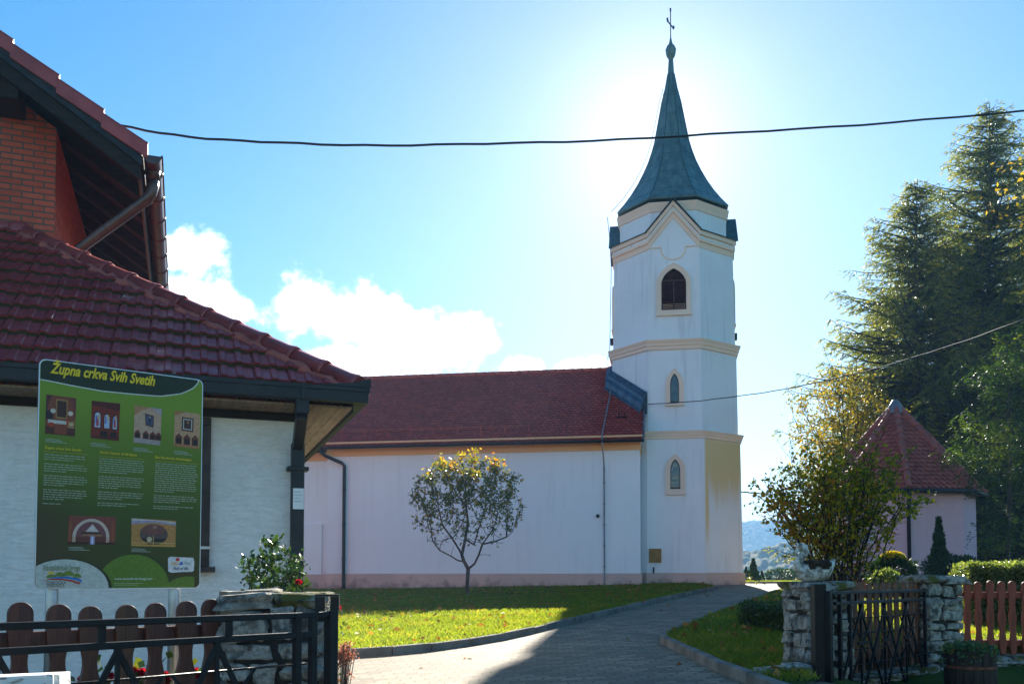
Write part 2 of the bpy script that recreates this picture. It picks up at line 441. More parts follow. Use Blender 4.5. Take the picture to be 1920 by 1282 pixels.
c = t.mix(t.rng(gr, 0.35, 0.65), (0.055, 0.012, 0.008), (0.125, 0.03, 0.016))
oi = t.n('ShaderNodeObjectInfo')
c = t.mix(t.math('MULTIPLY', oi.outputs['Random'], 0.75), c, t.mix(t.rng(gr, 0.3, 0.7), (0.055, 0.022, 0.009), (0.13, 0.052, 0.018)))
c = t.mix(t.math('MULTIPLY', t.rng(t.noise(7, 4), 0.55, 0.75), 0.6), c, (0.03, 0.014, 0.009))
M['picket'] = t.done(c, 0.45, t.bump(gr, 0.35, 0.01), spec=0.4)
M['red_picket'] = plain('red_brown_picket', (0.26, 0.055, 0.026), 0.65, 0.25, 3, 0.3, 18, stretch=(8, 8, 1.2))
M['grey_picket'] = plain('weathered_picket', (0.17, 0.075, 0.042), 0.8, 0.45, 3, 0.4, 20, stretch=(10, 10, 1.4))
t = NT('rough_limestone')
n1 = t.noise(9, 7, rough=0.68); n2 = t.noise(28, 6, rough=0.65)
c = t.mix(t.rng(n2, 0.35, 0.65), (0.22, 0.21, 0.19), (0.48, 0.46, 0.42))
c = t.mix(t.math('MULTIPLY', t.attr(), 0.35), c, (0.36, 0.29, 0.20))
c = t.mix(t.math('MULTIPLY', t.rng(n1, 0.49, 0.63), 0.85), c, (0.05, 0.047, 0.042))
c = t.mix(t.math('MULTIPLY', t.rng(t.noise(2.6, 5), 0.5, 0.62), 0.75), c, (0.06, 0.056, 0.05))
M['stone'] = t.done(c, 0.9, t.bump(t.math('ADD', n2, n1), 0.9, 0.02), spec=0.15)
M['mortar'] = plain('dark_mortar', (0.04, 0.036, 0.031), 0.95, 0.4, 14, 0.8, 50)
t = NT('mossy_stone')
c = t.mix(t.rng(t.noise(7, 6), 0.4, 0.62), (0.30, 0.28, 0.25), (0.11, 0.10, 0.025))
c = t.mix(t.rng(t.noise(24, 5), 0.52, 0.68), c, (0.05, 0.047, 0.04))
M['moss'] = t.done(c, 0.95, t.bump(t.noise(26, 6), 0.9, 0.03), spec=0.1)
t = NT('weathered_white_stone')
c = t.mix(t.rng(t.noise(16, 6, rough=0.7), 0.46, 0.62), (0.62, 0.59, 0.54), (0.20, 0.175, 0.14))
M['swan'] = t.done(c, 0.9, t.bump(t.noise(30, 5), 0.7, 0.01), spec=0.15)
M['white_board'] = None
t = NT('chipped_white_paint')
c = t.mix(t.rng(t.noise(14, 6, t.co(scale=(1, 4, 6))), 0.56, 0.66), (0.66, 0.66, 0.64), (0.20, 0.13, 0.09))
M['white_board'] = t.done(c, 0.6, t.bump(t.noise(25, 5), 0.3, 0.01))
M['white'] = plain('white_paint', (0.78, 0.78, 0.77), 0.6, 0.06, 5)
M['grey_box'] = plain('grey_metal_box', (0.36, 0.39, 0.43), 0.5, 0.1, 5)
M['lead'] = plain('grey_zinc_cap', (0.20, 0.20, 0.22), 0.5, 0.2, 5, metal=0.4)
M['cable'] = plain('cable_rubber', (0.018, 0.020, 0.026), 0.6, 0.3, 20)
M['bark'] = plain('grey_brown_bark', (0.085, 0.072, 0.058), 0.9, 0.5, 14, 0.8, 30, stretch=(1, 1, 0.3))
M['dark_bark'] = plain('dark_bark', (0.042, 0.034, 0.026), 0.95, 0.5, 8, 0.8, 20, stretch=(1, 1, 0.25))
M['barrel'] = plain('dark_barrel_wood', (0.035, 0.022, 0.015), 0.75, 0.5, 4, 0.5, 25, stretch=(9, 9, 1))
M['rust'] = plain('rusty_hoop', (0.17, 0.05, 0.025), 0.7, 0.4, 14)
M['soil'] = plain('dark_soil', (0.035, 0.026, 0.018), 0.98, 0.4, 12, 0.8, 30)
t = NT('concrete_kerb')
c = t.mix(t.rng(t.noise(3, 6), 0.35, 0.68), (0.22, 0.205, 0.18), (0.12, 0.112, 0.098))
M['kerb'] = t.done(c, 0.92, t.bump(t.noise(35, 5), 0.5, 0.01), spec=0.15)
t = NT('interlocking_pavers')
x, y, z = t.xyz(t.co(rot=(0, 0, math.radians(-14))))
wx = t.math('ADD', x, t.math('MULTIPLY', t.math('SINE', t.math('MULTIPLY', y, 2 * math.pi / 0.125)), 0.012))
wy = t.math('ADD', y, t.math('MULTIPLY', t.math('SINE', t.math('MULTIPLY', x, 2 * math.pi / 0.11)), 0.012))
b = t.n('ShaderNodeTexBrick'); t.l(t.vec(wx, wy), b.inputs['Vector'])
b.inputs['Scale'].default_value = 1.0; b.inputs['Brick Width'].default_value = 0.22; b.inputs['Row Height'].default_value = 0.125
b.inputs['Mortar Size'].default_value = 0.009; b.inputs['Mortar Smooth'].default_value = 0.3
b.inputs['Color1'].default_value = (0.165, 0.122, 0.083, 1); b.inputs['Color2'].default_value = (0.31, 0.24, 0.165, 1); b.inputs['Mortar'].default_value = (0.085, 0.085, 0.04, 1)
c = t.mix(t.math('MULTIPLY', t.rng(t.noise(0.7, 6, rough=0.65), 0.42, 0.68), 0.6), b.outputs['Color'], (0.11, 0.095, 0.072))
c = t.mix(t.math('MULTIPLY', t.rng(t.noise(3.1, 5), 0.56, 0.7), 0.5), c, (0.10, 0.10, 0.055))
c = t.mix(t.math('MULTIPLY', t.rng(t.noise(30, 4), 0.45, 0.7), 0.25), c, (0.13, 0.12, 0.11))
M['paver'] = t.done(c, 0.85, t.bump(t.math('ADD', t.math('SUBTRACT', 1.0, b.outputs['Fac']), t.math('MULTIPLY', t.noise(70, 4), 0.3)), 0.7, 0.012), spec=0.25)
t = NT('turf')
c = t.mix(t.rng(t.noise(2.0, 6), 0.35, 0.68), (0.04, 0.075, 0.014), (0.07, 0.105, 0.022))
c = t.mix(t.rng(t.noise(45, 5), 0.55, 0.75), c, (0.035, 0.045, 0.014))
M['turf'] = t.done(c, 0.95, t.bump(t.noise(90, 4), 0.9, 0.03), spec=0.1)
M['grass'] = foliage('grass_blade', [(0, (0.06, 0.105, 0.018)), (0.5, (0.115, 0.165, 0.026)), (0.85, (0.19, 0.21, 0.04)), (1, (0.27, 0.22, 0.09))], 0.66, 0.5, 0.3, (2.0, 1.75, 0.6))
M['litter'] = foliage('fallen_leaf', [(0, (0.20, 0.065, 0.022)), (0.5, (0.27, 0.11, 0.035)), (1, (0.38, 0.24, 0.06))], 0.25, 0.7)
t = NT('wooded_hill')
n = t.noise(0.035, 5); n2 = t.noise(0.17, 4)
c = t.ramp(t.math('ADD', t.math('MULTIPLY', n2, 0.65), t.math('MULTIPLY', n, 0.45)), [(0.38, (0.035, 0.06, 0.02)), (0.5, (0.08, 0.085, 0.028)), (0.58, (0.15, 0.10, 0.04)), (0.7, (0.10, 0.11, 0.035))])
M['hill'] = t.done(c, 0.95, t.bump(t.noise(0.9, 4), 1.0, 1.0), spec=0.05)
# ------------------------------------------------------------------ setting: ground, path, lawns, kerbs, hills
rs = np.random.default_rng(7)
def uneven(lo, hi, fine_lo, fine_hi, fine, coarse):
    a = list(np.arange(fine_lo, fine_hi + 1e-6, fine))
    l, s = fine_lo, fine
    while l > lo: s = min(s * 1.25, coarse); l -= s; a.insert(0, l)
    r, s = fine_hi, fine
    while r < hi: s = min(s * 1.25, coarse); r += s; a.append(r)
    return np.array(a)
xs, ys = uneven(-700, 700, -14, 30, 0.8, 40), uneven(-300, 190, -6, 60, 0.8, 30)
X, Y = np.meshgrid(xs, ys)
Z = gnp(X, Y)
nx, ny = len(xs), len(ys)
idx = np.arange(nx * ny).reshape(ny, nx)
Q = np.stack([idx[:-1, :-1], idx[:-1, 1:], idx[1:, 1:], idx[1:, :-1]], -1).reshape(-1, 4)
struct(np_obj('ground', np.stack([X, Y, Z], -1).reshape(-1, 3), Q, M['turf'], smooth=True))

def sheet(name, poly, off, mat, step=0.8):
    """flat sheet filling a plan outline, draped on the ground at a small height above it"""
    pts = [Vector((p[0], p[1])) for p in poly]
    n = len(pts)
    edges = [(i, (i + 1) % n) for i in range(n)]
    pa = np.array(poly)
    gx = np.arange(pa[:, 0].min(), pa[:, 0].max(), step); gy = np.arange(pa[:, 1].min(), pa[:, 1].max(), step)
    GX, GY = np.meshgrid(gx, gy); q = np.stack([GX.ravel(), GY.ravel()], -1)
    q = q[inside(q, pa)]
    pts += [Vector((a + 0.003 * ((i * 7) % 5), b + 0.003 * ((i * 3) % 7))) for i, (a, b) in enumerate(q)]
    r = geometry.delaunay_2d_cdt(pts, edges, [], 1, 1e-4)
    V = [(p.x, p.y, g(p.x, p.y) + off) for p in r[0]]
    mb = MB(); mb.add(V, [tuple(f) for f in r[2]])
    return mb.build(name, mat)
def inside(q, poly):
    c = np.zeros(len(q), bool); n = len(poly); j = n - 1
    for i in range(n):
        xi, yi, xj, yj = *poly[i], *poly[j]
        hit = ((yi > q[:, 1]) != (yj > q[:, 1])) & (q[:, 0] < (xj - xi) * (q[:, 1] - yi) / (yj - yi + 1e-12) + xi)
        c ^= hit; j = i
    return c
LK = [G(*p) for p in ((735, 1228), (808, 1221), (880, 1211), (945, 1200), (1000, 1188), (1050, 1175), (1100, 1162), (1165, 1146), (1230, 1130), (1290, 1116), (1345, 1104))]
LK = [(p.x, p.y) for p in LK]
k0 = G(655, 1233); LK = [(-2.3, k0.y - 0.15), (k0.x, k0.y)] + LK
RU = [(p.x, p.y) for p in (G(*q) for q in ((1249, 1201), (1256, 1193), (1294, 1177), (1353, 1151), (1385, 1139), (1445, 1116), (1474, 1107)))]
RL = [(p.x, p.y) for p in (G(*q) for q in ((1249, 1206), (1270, 1216), (1307, 1234), (1362, 1261), (1417, 1282)))]
RL.append((RL[-1][0] * 2 - RL[-2][0], RL[-1][1] * 2 - RL[-2][1]))
PATH = [(-5.0, -6), (2.6, -6), (2.6, 7.3), (2.3, 7.9), (5, 13), (9, 20), (26, 24), (26, 37.5), (-2, 37.5), (-2, 30), (-3.0, 20), (-5, 12)]
struct(sheet('path', PATH, 0.004, M['paver']))
LAWN_L = LK + [(6.4, 30.6), (2.0, 34.5), (-16, 36.5), (-16, 10.6)]
LAWN_R = [RU[0]] + RU[1:] + [(11.5, 27.0), (30, 26), (30, 12), (8.4, 9.75), (4.55, 9.75), (2.95, 8.3), (2.4, 7.9), (2.4, 7.1)] + RL[::-1]
LAWN_F = [(5.5, 39.2), (40, 36.5), (40, 47), (5.5, 47)]
for nm, po in (('lawn', LAWN_L), ('lawn', LAWN_R), ('lawn', LAWN_F)):
    struct(sheet(nm, po, 0.075, M['turf'], 0.7))
def kerb(name, line, side, label):
    mb = MB(); dist = 0.0
    pts = [Vector((*p, 0)) for p in line]
    seg = []
    for a, b in zip(pts[:-1], pts[1:]):
        L = (b - a).length; n = max(1, round(L / 0.8))
        for i in range(n): seg.append((a.lerp(b, i / n), a.lerp(b, (i + 1) / n)))
    for i, (a, b) in enumerate(seg):
        t = (b - a).normalized(); s = Vector((-t.y, t.x, 0)) * side
        a2, b2 = a + t * 0.004, b - t * 0.004
        j = rs.uniform(-0.006, 0.006)
        c = [a2 - s * 0.02, b2 - s * 0.02, b2 + s * 0.075, a2 + s * 0.075]
        lo = [(p.x, p.y, g(p.x, p.y) - 0.1) for p in c]; hi = [(p.x, p.y, g(p.x, p.y) + 0.098 + j) for p in c]
        mb.add(lo + hi, [(3, 2, 1, 0), (4, 5, 6, 7), (0, 1, 5, 4), (1, 2, 6, 5), (2, 3, 7, 6), (3, 0, 4, 7)])
    o = mb.build(name, M['kerb'], bevel=0.012)
    struct(o)
kerb('kerb', LK, 1, '')
kerb('kerb', RL[::-1][:] + RU[:], 1, '')
kerb('kerb', [(5.5, 39.2), (40, 36.5)], 1, '')

# wooded hills across the valley, crowns as bumps
def worley(x, y, cell, seed):
    ix, iy = np.floor(x / cell), np.floor(y / cell)
    best = np.full(x.shape, 9.0); hgt = np.zeros(x.shape)
    for dx in (-1, 0, 1):
        for dy in (-1, 0, 1):
            cx, cy = ix + dx, iy + dy
            h1 = np.modf(np.sin(cx * 127.1 + cy * 311.7 + seed) * 43758.5453)[0] % 1
            h2 = np.modf(np.sin(cx * 269.5 + cy * 183.3 + seed) * 43758.5453)[0] % 1
            h3 = np.modf(np.sin(cx * 419.2 + cy * 71.9 + seed) * 43758.5453)[0] % 1
            d = np.hypot(x / cell - cx - h1, y / cell - cy - h2)
            m = d < best
            best = np.where(m, d, best); hgt = np.where(m, h3, hgt)
    return best, hgt
azs = np.radians(np.concatenate([np.arange(-75, 11, 0.6), np.arange(11, 24, 0.035), np.arange(24, 75, 0.6)]))
rr = np.concatenate([np.linspace(62, 200, 40)[:-1], np.linspace(200, 1050, 460)[:-1], np.linspace(1050, 1700, 90)])
A, R = np.meshgrid(azs, rr)
HX, HY = R * np.sin(A), R * np.cos(A)
def ridge(r0, w, h, ph):
    top = h * (1 + 0.10 * np.sin(A * 9 + ph) + 0.07 * np.sin(A * 23 + ph * 2) + 0.03 * np.sin(A * 61 + ph * 3))
    rc = r0 * (1 + 0.10 * np.sin(A * 6 + ph * 1.7))
    return top * np.exp(-((R - rc) / w) ** 2)
base = -42 + 0 * R
hz = base + np.maximum.reduce([ridge(360, 120, 49, 0.9), ridge(600, 140, 62, 2.2), ridge(900, 200, 88, 4.0), ridge(1350, 350, 100, 1.0)])
sp_ = 11 * np.sin(HX * 0.021 + 1) * np.sin(HY * 0.017) + 5 * np.sin(HX * 0.053 + HY * 0.02)
hz = hz + sp_ * sstep(140, 300, R)
d1, h1 = worley(HX, HY, 5.0, 1.0); d2, h2 = worley(HX, HY, 2.7, 5.0)
hz = hz + (2.4 + 2.6 * h1) * np.sqrt(np.clip(1 - (d1 / 0.85) ** 2, 0, 1)) + 1.6 * np.sqrt(np.clip(1 - (d2 / 0.9) ** 2, 0, 1))
near = sstep(62, 150, R)
hz = np.where(R < 150, np.minimum(hz, gnp(HX, HY) - 0.5 + near * 4), hz)
na, nr = len(azs), len(rr)
idx = np.arange(na * nr).reshape(nr, na)
Q = np.stack([idx[:-1, :-1], idx[:-1, 1:], idx[1:, 1:], idx[1:, :-1]], -1).reshape(-1, 4)
struct(np_obj('hills', np.stack([HX, HY, hz], -1).reshape(-1, 3), Q, M['hill'], smooth=True))

# ------------------------------------------------------------------ church
CA = math.radians(9.2)
CO = P(1201, 1100, 30.0)
church = thing('church', 'pale blue village church with red tiled nave and octagonal tower under a green spire', 'church', (CO.x, CO.y, 0), -CA)
cu, cv = Vector((math.cos(CA), -math.sin(CA))), Vector((math.sin(CA), math.cos(CA)))
def cf(px, py, y=0.0):
    """pixel to (local x, z) on the church plane standing y behind the nave front"""
    o = Vector((CO.x, CO.y)) + cv * y
    return onplane(px, py, o, cu)
RZ90 = Matrix.Rotation(math.pi / 2, 4, 'Z')
OV = 0.38                                                # eave overhang
ze = cf(1212, 822, -OV)[1]; zr = cf(1155, 693, 3.6)[1]
xl = cf(614, 900, 0)[0]
zp = cf(1201, 1074, 0)[1]
slope = (zr - ze) / (3.6 + OV)
zs = ze + slope * OV - 0.12
mb = MB(); mb.prism([(0, 0.5), (7.2, 0.5), (7.2, zs), (3.6, zr - 0.12), (0, zs)], 0, -xl, 0, RZ90)
mb.build('nave_wall', M['plaster'], church)
mb = MB(); mb.box(xl - 0.05, 0.05, -0.05, 7.25, 0.2, zp); mb.build('plinth', M['plinth'], church, bevel=0.02)
mb = MB(); zf = cf(1201, 843, 0)[1]
mb.box(xl - 0.03, 0.03, -0.035, 7.235, zf, zs - 0.13); mb.build('frieze', M['frieze'], church, bevel=0.01)
mb = MB(); mb.box(xl - 0.1, 0.12, -OV + 0.06, -0.037, zs - 0.10, zs - 0.04); mb.build('soffit', M['frieze'], church)

def scallop_field(mb, o, es, et, n, x0, x1, L, w, c, clip=None, rng=random.Random(3)):
    """plain tiles with rounded tails: es across, et up the slope, n outwards"""
    nrow = int(L / c)
    for j in range(nrow + 1):
        t0 = j * c
        k0, k1 = int(math.floor(x0 / w)) - 1, int(math.ceil(x1 / w)) + 1
        for k in range(k0, k1):
            s0 = k * w + (w / 2 if j % 2 else 0)
            if s0 + w / 2 < x0 - 0.3 * w or s0 + w / 2 > x1 + 0.3 * w: continue
            if clip and not clip(s0 + w / 2, t0 + c * 0.5): continue
            a, b = s0 + 0.008, s0 + w - 0.008
            ex = rng.uniform(-0.003, 0.004)
            prof = [(a, t0 + c * 1.25, 0.0), (b, t0 + c * 1.25, 0.0), (b, t0 + 0.06, 0.034), (b - w * 0.2, t0 + 0.018, 0.040), ((a + b) / 2, t0, 0.042), (a + w * 0.2, t0 + 0.018, 0.040), (a, t0 + 0.06, 0.034)]
            vs = [o + es * s + et * (t + (ex if h > 0 else 0)) + n * h for s, t, h in prof]
            lo = [v - n * 0.036 + et * 0.012 for v in vs[2:]]
            i = len(vs)
            fs = [(6, 5, 4, 3, 2, 1, 0)] + [(2 + q, 3 + q, i + 1 + q, i + q) for q in range(4)]
            mb.add(vs + lo, fs, 0, False, rng.random())
up = Vector((0, 0, 1))
et = Vector((0, math.cos(math.atan(slope)), math.sin(math.atan(slope)))); en = Vector((0, -et.z, et.y))
SL = (3.6 + OV) / et.y
mb = MB()
o = Vector((0, -OV, ze))
scallop_field(mb, o, Vector((1, 0, 0)), et, en, xl - 0.12, 0.12, SL - 0.05, 0.18, 0.165)
mb.add([(xl - 0.12, -OV, ze - 0.02), (0.12, -OV, ze - 0.02), (0.12, 3.6, zr - 0.02), (xl - 0.12, 3.6, zr - 0.02)], [(0, 1, 2, 3)])
mb.add([(xl - 0.12, 7.2 + OV, ze - 0.02), (0.12, 7.2 + OV, ze - 0.02), (0.12, 3.6, zr - 0.02), (xl - 0.12, 3.6, zr - 0.02)], [(3, 2, 1, 0)])
roof = mb.build('roof', M['beaver'], church)
mb = MB(); x = xl - 0.15                                  # half-round ridge tiles
while x < 0.1:
    mb.tube([(x, 3.6, zr - 0.015), (x + 0.36, 3.6, zr - 0.015)], [0.105, 0.125], 10); x += 0.34
mb.build('ridge', M['clay_dark'], roof)
hook = None                                              # small snow hooks set in a staggered pattern
for j in range(7):
    for k in range(15):
        s, t = xl + 0.4 + k * 0.72 + (0.36 if j % 2 else 0), 1.05 + j * 0.52
        if (s > -1.3 and t > 2.2) or s > -0.15: continue
        p = o + Vector((s, 0, 0)) + et * t + en * 0.03
        if hook is None:
            mb = MB(); mb.bar(Vector((0, 0, 0)), en * 0.05 + et * 0.01, 0.035, 0.014); mb.bar(en * 0.05, en * 0.02 - et * 0.14, 0.035, 0.012)
            hook = mb.build('snow_guard', M['clay_dark'], roof); hook.location = p
        else:
            h = hook.copy(); COL.objects.link(h); h.parent = roof; h.location = p
mb = MB(); q = o + et * 0.72 + en * 0.14; q2 = o + et * 0.72 + en * 0.20
for a in (q, q2): mb.tube([a + Vector((xl + 0.1, 0, 0)), a + Vector((-3.7, 0, 0))], 0.012, 5)
x = xl + 0.5
while x < -3.7:
    b = o + et * 0.72 + Vector((x, 0, 0)); mb.bar(b, b + en * 0.23, 0.035, 0.012); mb.bar(b + en * 0.2, b - et * 0.2 + en * 0.03, 0.03, 0.012); x += 0.83
mb.build('snow_rail', M['clay_dark'], roof)
mb = MB(); b = cf(1172, 764, 0.95); p = o + Vector((-0.72, 0, 0)) + et * 1.45 + en * 0.03
mb.tube([p, p + en * 0.05, p + en * 0.1 + et * 0.18], 0.018, 6); mb.tube([p + Vector((0.2, 0, 0)) + en * 0.12, p + Vector((0.2, 0, 0)), p, ], 0.018, 6); mb.tube([p + en * .02 - et * .05 - Vector((.1, 0, 0)), p + en * .02 - et * .05 + Vector((.3, 0, 0))], 0.018, 6)
mb.build('roof_hook', M['iron'], roof)
def gutter_run(mb, a, b, r=0.075, arc=9):
    """half-round trough between two points"""
    a, b = Vector(a), Vector(b); t = (b - a).normalized(); s = Vector((t.y, -t.x, 0)).normalized()
    vs = []
    for p in (a, b):
        for rad in (r, r - 0.012):
            for k in range(arc + 1):
                an = math.pi * k / arc
                vs.append(p + s * (math.cos(an) * rad) - up * (math.sin(an) * rad))
    n = arc + 1; fs = []
    for k in range(arc):
        fs.append((k, k + 1, 2 * n + k + 1, 2 * n + k)); fs.append((n + k + 1, n + k, 3 * n + k, 3 * n + k + 1))
        fs.append((k + 1, k, n + k, n + k + 1)); fs.append((2 * n + k, 2 * n + k + 1, 3 * n + k + 1, 3 * n + k))
    fs += [(0, n, 3 * n, 2 * n), (n - 1, 3 * n - 1, 4 * n - 1, 2 * n - 1)]
    mb.add(vs, fs, 0, False)
mb = MB(); gy, gz = -OV - 0.05, ze - 0.03
gutter_run(mb, (xl - 0.2, gy, gz), (0.14, gy, gz), 0.08)
mb.box(xl - 0.2, 0.14, gy - 0.087, gy - 0.079, gz - 0.012, gz + 0.012)
x = xl + 0.5
while x < 0:
    mb.bar((x, gy - 0.09, gz - 0.06), (x, gy - 0.09, gz + 0.05), 0.03, 0.012, up=(0, 1, 0)); x += 0.8
mb.build('gutter', M['gutter'], church)
mb = MB(); xd = cf(645, 1000, -0.1)[0]; x0 = xd - 0.72
mb.tube([(x0, gy, gz - 0.07), (x0, gy, gz - 0.20), (x0 + 0.12, gy + 0.06, gz - 0.30), (xd - 0.1, -0.13, gz - 0.52), (xd, -0.12, gz - 0.62), (xd, -0.12, zp - 0.05), (xd, -0.12, g(-6.5, 31.7) + 0.2), (xd, -0.17, g(-6.5, 31.7) + 0.1)], 0.06, 10)
for z in (2.2, 3.4, 4.6): mb.tube([(xd, -0.12, z), (xd, -0.12, z + 0.05)], 0.072, 10)
mb.build('downpipe', M['gutter'], church)
mb = MB(); xr, zt = cf(1133, 1000, -0.08)
p1 = o + Vector((cf(1151, 704, 3.3)[0] + 0.03, 0, 0)) + et * (SL - 0.45) + en * 0.09
p2 = o + Vector((xr - 0.05, 0, 0)) + et * 0.1 + en * 0.09
mb.tube([p1, p1.lerp(p2, 0.5), p2, (xr - 0.03, -OV - 0.14, ze - 0.15), (xr, -0.10, ze - 0.75), (xr, -0.05, ze - 0.9)], 0.022, 6)
mb.tube([(xr, -0.05, ze - 0.9), (xr, -0.05, zp), (xr, -0.09, zp - 0.02), (xr, -0.09, 1.1)], 0.025, 6)
for z in (1.9, 2.6, 3.3, 4.0, 4.7): mb.box(xr - 0.035, xr + 0.035, -0.08, -0.002, z, z + 0.05)
mb.build('lightning_conductor', M['rod'], church)
mb = MB(); xv, zv = cf(1121, 967, 0); mb.tube([(xv, -0.10, zv), (xv, 0.05, zv)], 0.06, 12); mb.build('vent_pipe', M['iron'], church)
# choir behind the nave's far end
xc = cf(577, 900, 1.0)[0] - 3.0
zc2 = cf(596, 847, 0.9)[1]
mb = MB(); mb.box(xc, xl + 0.02, 1.0, 6.2, 0.5, zc2); mb.build('choir_wall', M['plaster'], church)
xb, zb = cf(604, 982, 0.94)
mb = MB(); mb.box(xc - .1, xb, 0.90, 0.998, 0.5, zb - 0.0); mb.build('buttress', M['plaster'], church, bevel=0.01)
mb = MB(); mb.box(xc, xl - 0.06, 0.83, 6.25, 0.2, zp - 0.02); mb.build('plinth', M['plinth'], church, bevel=0.02)
mb = MB(); mb.box(xc, xl - 0.035, 0.96, 6.24, cf(596, 864, 0.96)[1], zc2 - 0.02); mb.build('frieze', M['frieze'], church)
mb = MB(); oc = Vector((0, 0.62, zc2 + 0.02)); scallop_field(mb, oc, Vector((1, 0, 0)), et, en, xc, xl - 0.12, 3.6, 0.18, 0.165)
mb.prism([(0.62, zc2 + .01), (6.6, zc2 + .01), (3.6, zc2 + 2.3)], -xl + 0.13, -xc, 0, RZ90)
mb.build('roof', M['beaver'], church)
mb = MB(); gutter_run(mb, (xc, 0.55, zc2 + 0.0), (xl - 0.25, 0.55, zc2 + 0.0), 0.08); mb.build('gutter', M['gutter'], church)

# tower ------------------------------------------------------------
TY = 1.3                                                 # tower front face behind nave front
xa, xb_ = cf(1211, 700, TY)[0], cf(1313, 700, TY)[0]
TX = (xa + xb_) / 2 + 0.05
APO = (xb_ - xa) * 2.414 / 2                             # apothem of the middle stage
TC = Vector((TX, TY + APO))
def tz(py, y=TY, px=1262): return cf(px, py, y)[1]
zb1, zb1t = tz(823), tz(807)
zb2, zb2t = tz(655), tz(634)
zcor = tz(464); zcort = tz(433)
zap = tz(374)
zd0 = cf(1262, 388, TY + 0.25)[1]                        # drum top / spire eave line
zeave = cf(1362, 411, TY + APO)[1]
C8 = 1 / math.cos(math.pi / 8)
OCT = math.pi / 8
def octa(mb, prof, mat=0, caps=True):
    mb.lathe([(a * C8, z) for a, z in prof], 8, (TC.x, TC.y, 0), OCT, mat, False, caps)
# stage shafts
A1, A2, A3 = APO * 1.035, APO, APO * 0.972
M['plaster_stain'] = plaster('tower_plaster_stained', (0.80, 0.83, 0.86), 0.35, True, (TC.x + A1 * 0.4142 + 0.02, TC.y - A1 * 0.35, zb1 + 0.02))
tower = MB(); octa(tower, [(A1 * 1.02, 0.6), (A1 * 0.995, zb1)]); tower = tower.build('tower_base', M['plaster_stain'], church)
M['plaster_tower'] = plaster('tower_plaster', (0.78, 0.83, 0.87), 0.5, True)
mb = MB(); octa(mb, [(A2 * 1.0, zb1), (A2 * 0.985, zb2)]); mb.build('tower_shaft', M['plaster_tower'], church)
mb = MB(); octa(mb, [(A3 * 1.0, zb2), (A3 * 0.975, zcor), (A3 * 0.97, zcort - 0.1)]); belfry = mb.build('belfry', M['plaster_tower'], church)
mb = MB(); octa(mb, [(A1 * 1.02 + 0.06, 0.3), (A1 * 1.02 + 0.06, tz(1073) - 0.03), (A1 * 1.02 + 0.01, tz(1073))]); mb.build('plinth', M['plinth'], church)
def band(name, a, zlo, zhi, flare, parent):
    h = zhi - zlo; mb = MB()
    octa(mb, [(a - 0.02, zlo), (a + flare * 0.35, zlo + h * 0.02), (a + flare * 0.4, zlo + h * 0.3), (a + flare * 0.62, zlo + h * 0.36), (a + flare * 0.66, zlo + h * 0.52), (a + flare, zlo + h * 0.78), (a + flare, zlo + h * 0.88), (a - 0.02, zhi)])
    return mb.build(name, M['trim'], parent)
band('cornice', A1 * 0.995, zb1, zb1t, 0.13, church)
band('cornice', A2 * 0.985, zb2, zb2t, 0.15, church)
# top cornice: runs level round the corners and rises into a steep gable on the four main faces
def face_frame(k, a):
    """matrix of tower face k (0 = front): x along the face, y inwards, origin at the face's middle on plan"""
    th = -math.pi / 2 + k * math.pi / 4
    n = Vector((math.cos(th), math.sin(th), 0)); s = Vector((-n.y, n.x, 0))
    return Matrix(((s.x, -n.x, 0, TC.x + n.x * a), (s.y, -n.y, 0, TC.y + n.y * a), (0, 0, 1, 0), (0, 0, 0, 1)))
a3 = A3 * 0.972
half = a3 * 0.41421
hc = zcort - zcor
LAY = [(0.03, 0.00, 0.36), (0.085, 0.34, 0.52), (0.05, 0.50, 0.72), (0.125, 0.72, 1.0)]     # projection, from, to (share of the height)
mbc, mbw, mbl = MB(), MB(), MB()
for k in range(8):
    fm = face_frame(k, a3)
    if k % 2 == 1:
        for i, (pr, lo, hi) in enumerate(LAY):
            w = half + pr * 0.4142
            (mbw if i == 2 else mbc).box(-w, w, -pr, 0.05, zcor + hc * lo, zcor + hc * hi, 0, fm)
        mbl.add([fm @ Vector(p) for p in ((-half - 0.07, -0.17, zcort + 0.012), (half + 0.07, -0.17, zcort + 0.012), (half - .15, 0.36, zcort + 0.13), (-half + .15, 0.36, zcort + 0.13), (-half - 0.07, -0.17, zcort - 0.02), (half + 0.07, -0.17, zcort - 0.02))], [(0, 1, 2, 3), (4, 5, 1, 0)])
    else:
        H = zap - zcort - 0.03
        mbw.prism([(-half, zcor - 0.05), (half, zcor - 0.05), (half, zcort - 0.1), (0, zap - 0.12), (-half, zcort - 0.1)], -0.004, 0.5, 0, fm)
        for i, (pr, lo, hi) in enumerate(LAY):
            w = half + pr * 0.4142
            l0, l1 = zcor + hc * lo, zcor + hc * hi
            (mbw if i == 2 else mbc).prism([(-w, l0), (0, l0 + H), (w, l0), (w, l1), (0, l1 + H), (-w, l1)], -pr - 0.003, 0.05, 0, fm)
        e = 0.10
        top = [Vector((-half - e, 0, zcort + 0.0)), Vector((0, 0, zcort + H + 0.08)), Vector((half + e, 0, zcort + 0.0))]
        for a, b in ((0, 1), (1, 2)):
            p, q = top[a], top[b]
            vs = [p + Vector((0, -0.2, 0.0)), q + Vector((0, -0.2, 0)), q + Vector((0, a3 - 0.7, 0)), p + Vector((0, 0.5, 0))]
            vs = vs + [v - Vector((0, 0, 0.035)) for v in vs]
            mbl.add([fm @ v for v in vs], [(0, 1, 2, 3), (7, 6, 5, 4), (0, 4, 5, 1), (1, 5, 6, 2), (2, 6, 7, 3), (3, 7, 4, 0)])
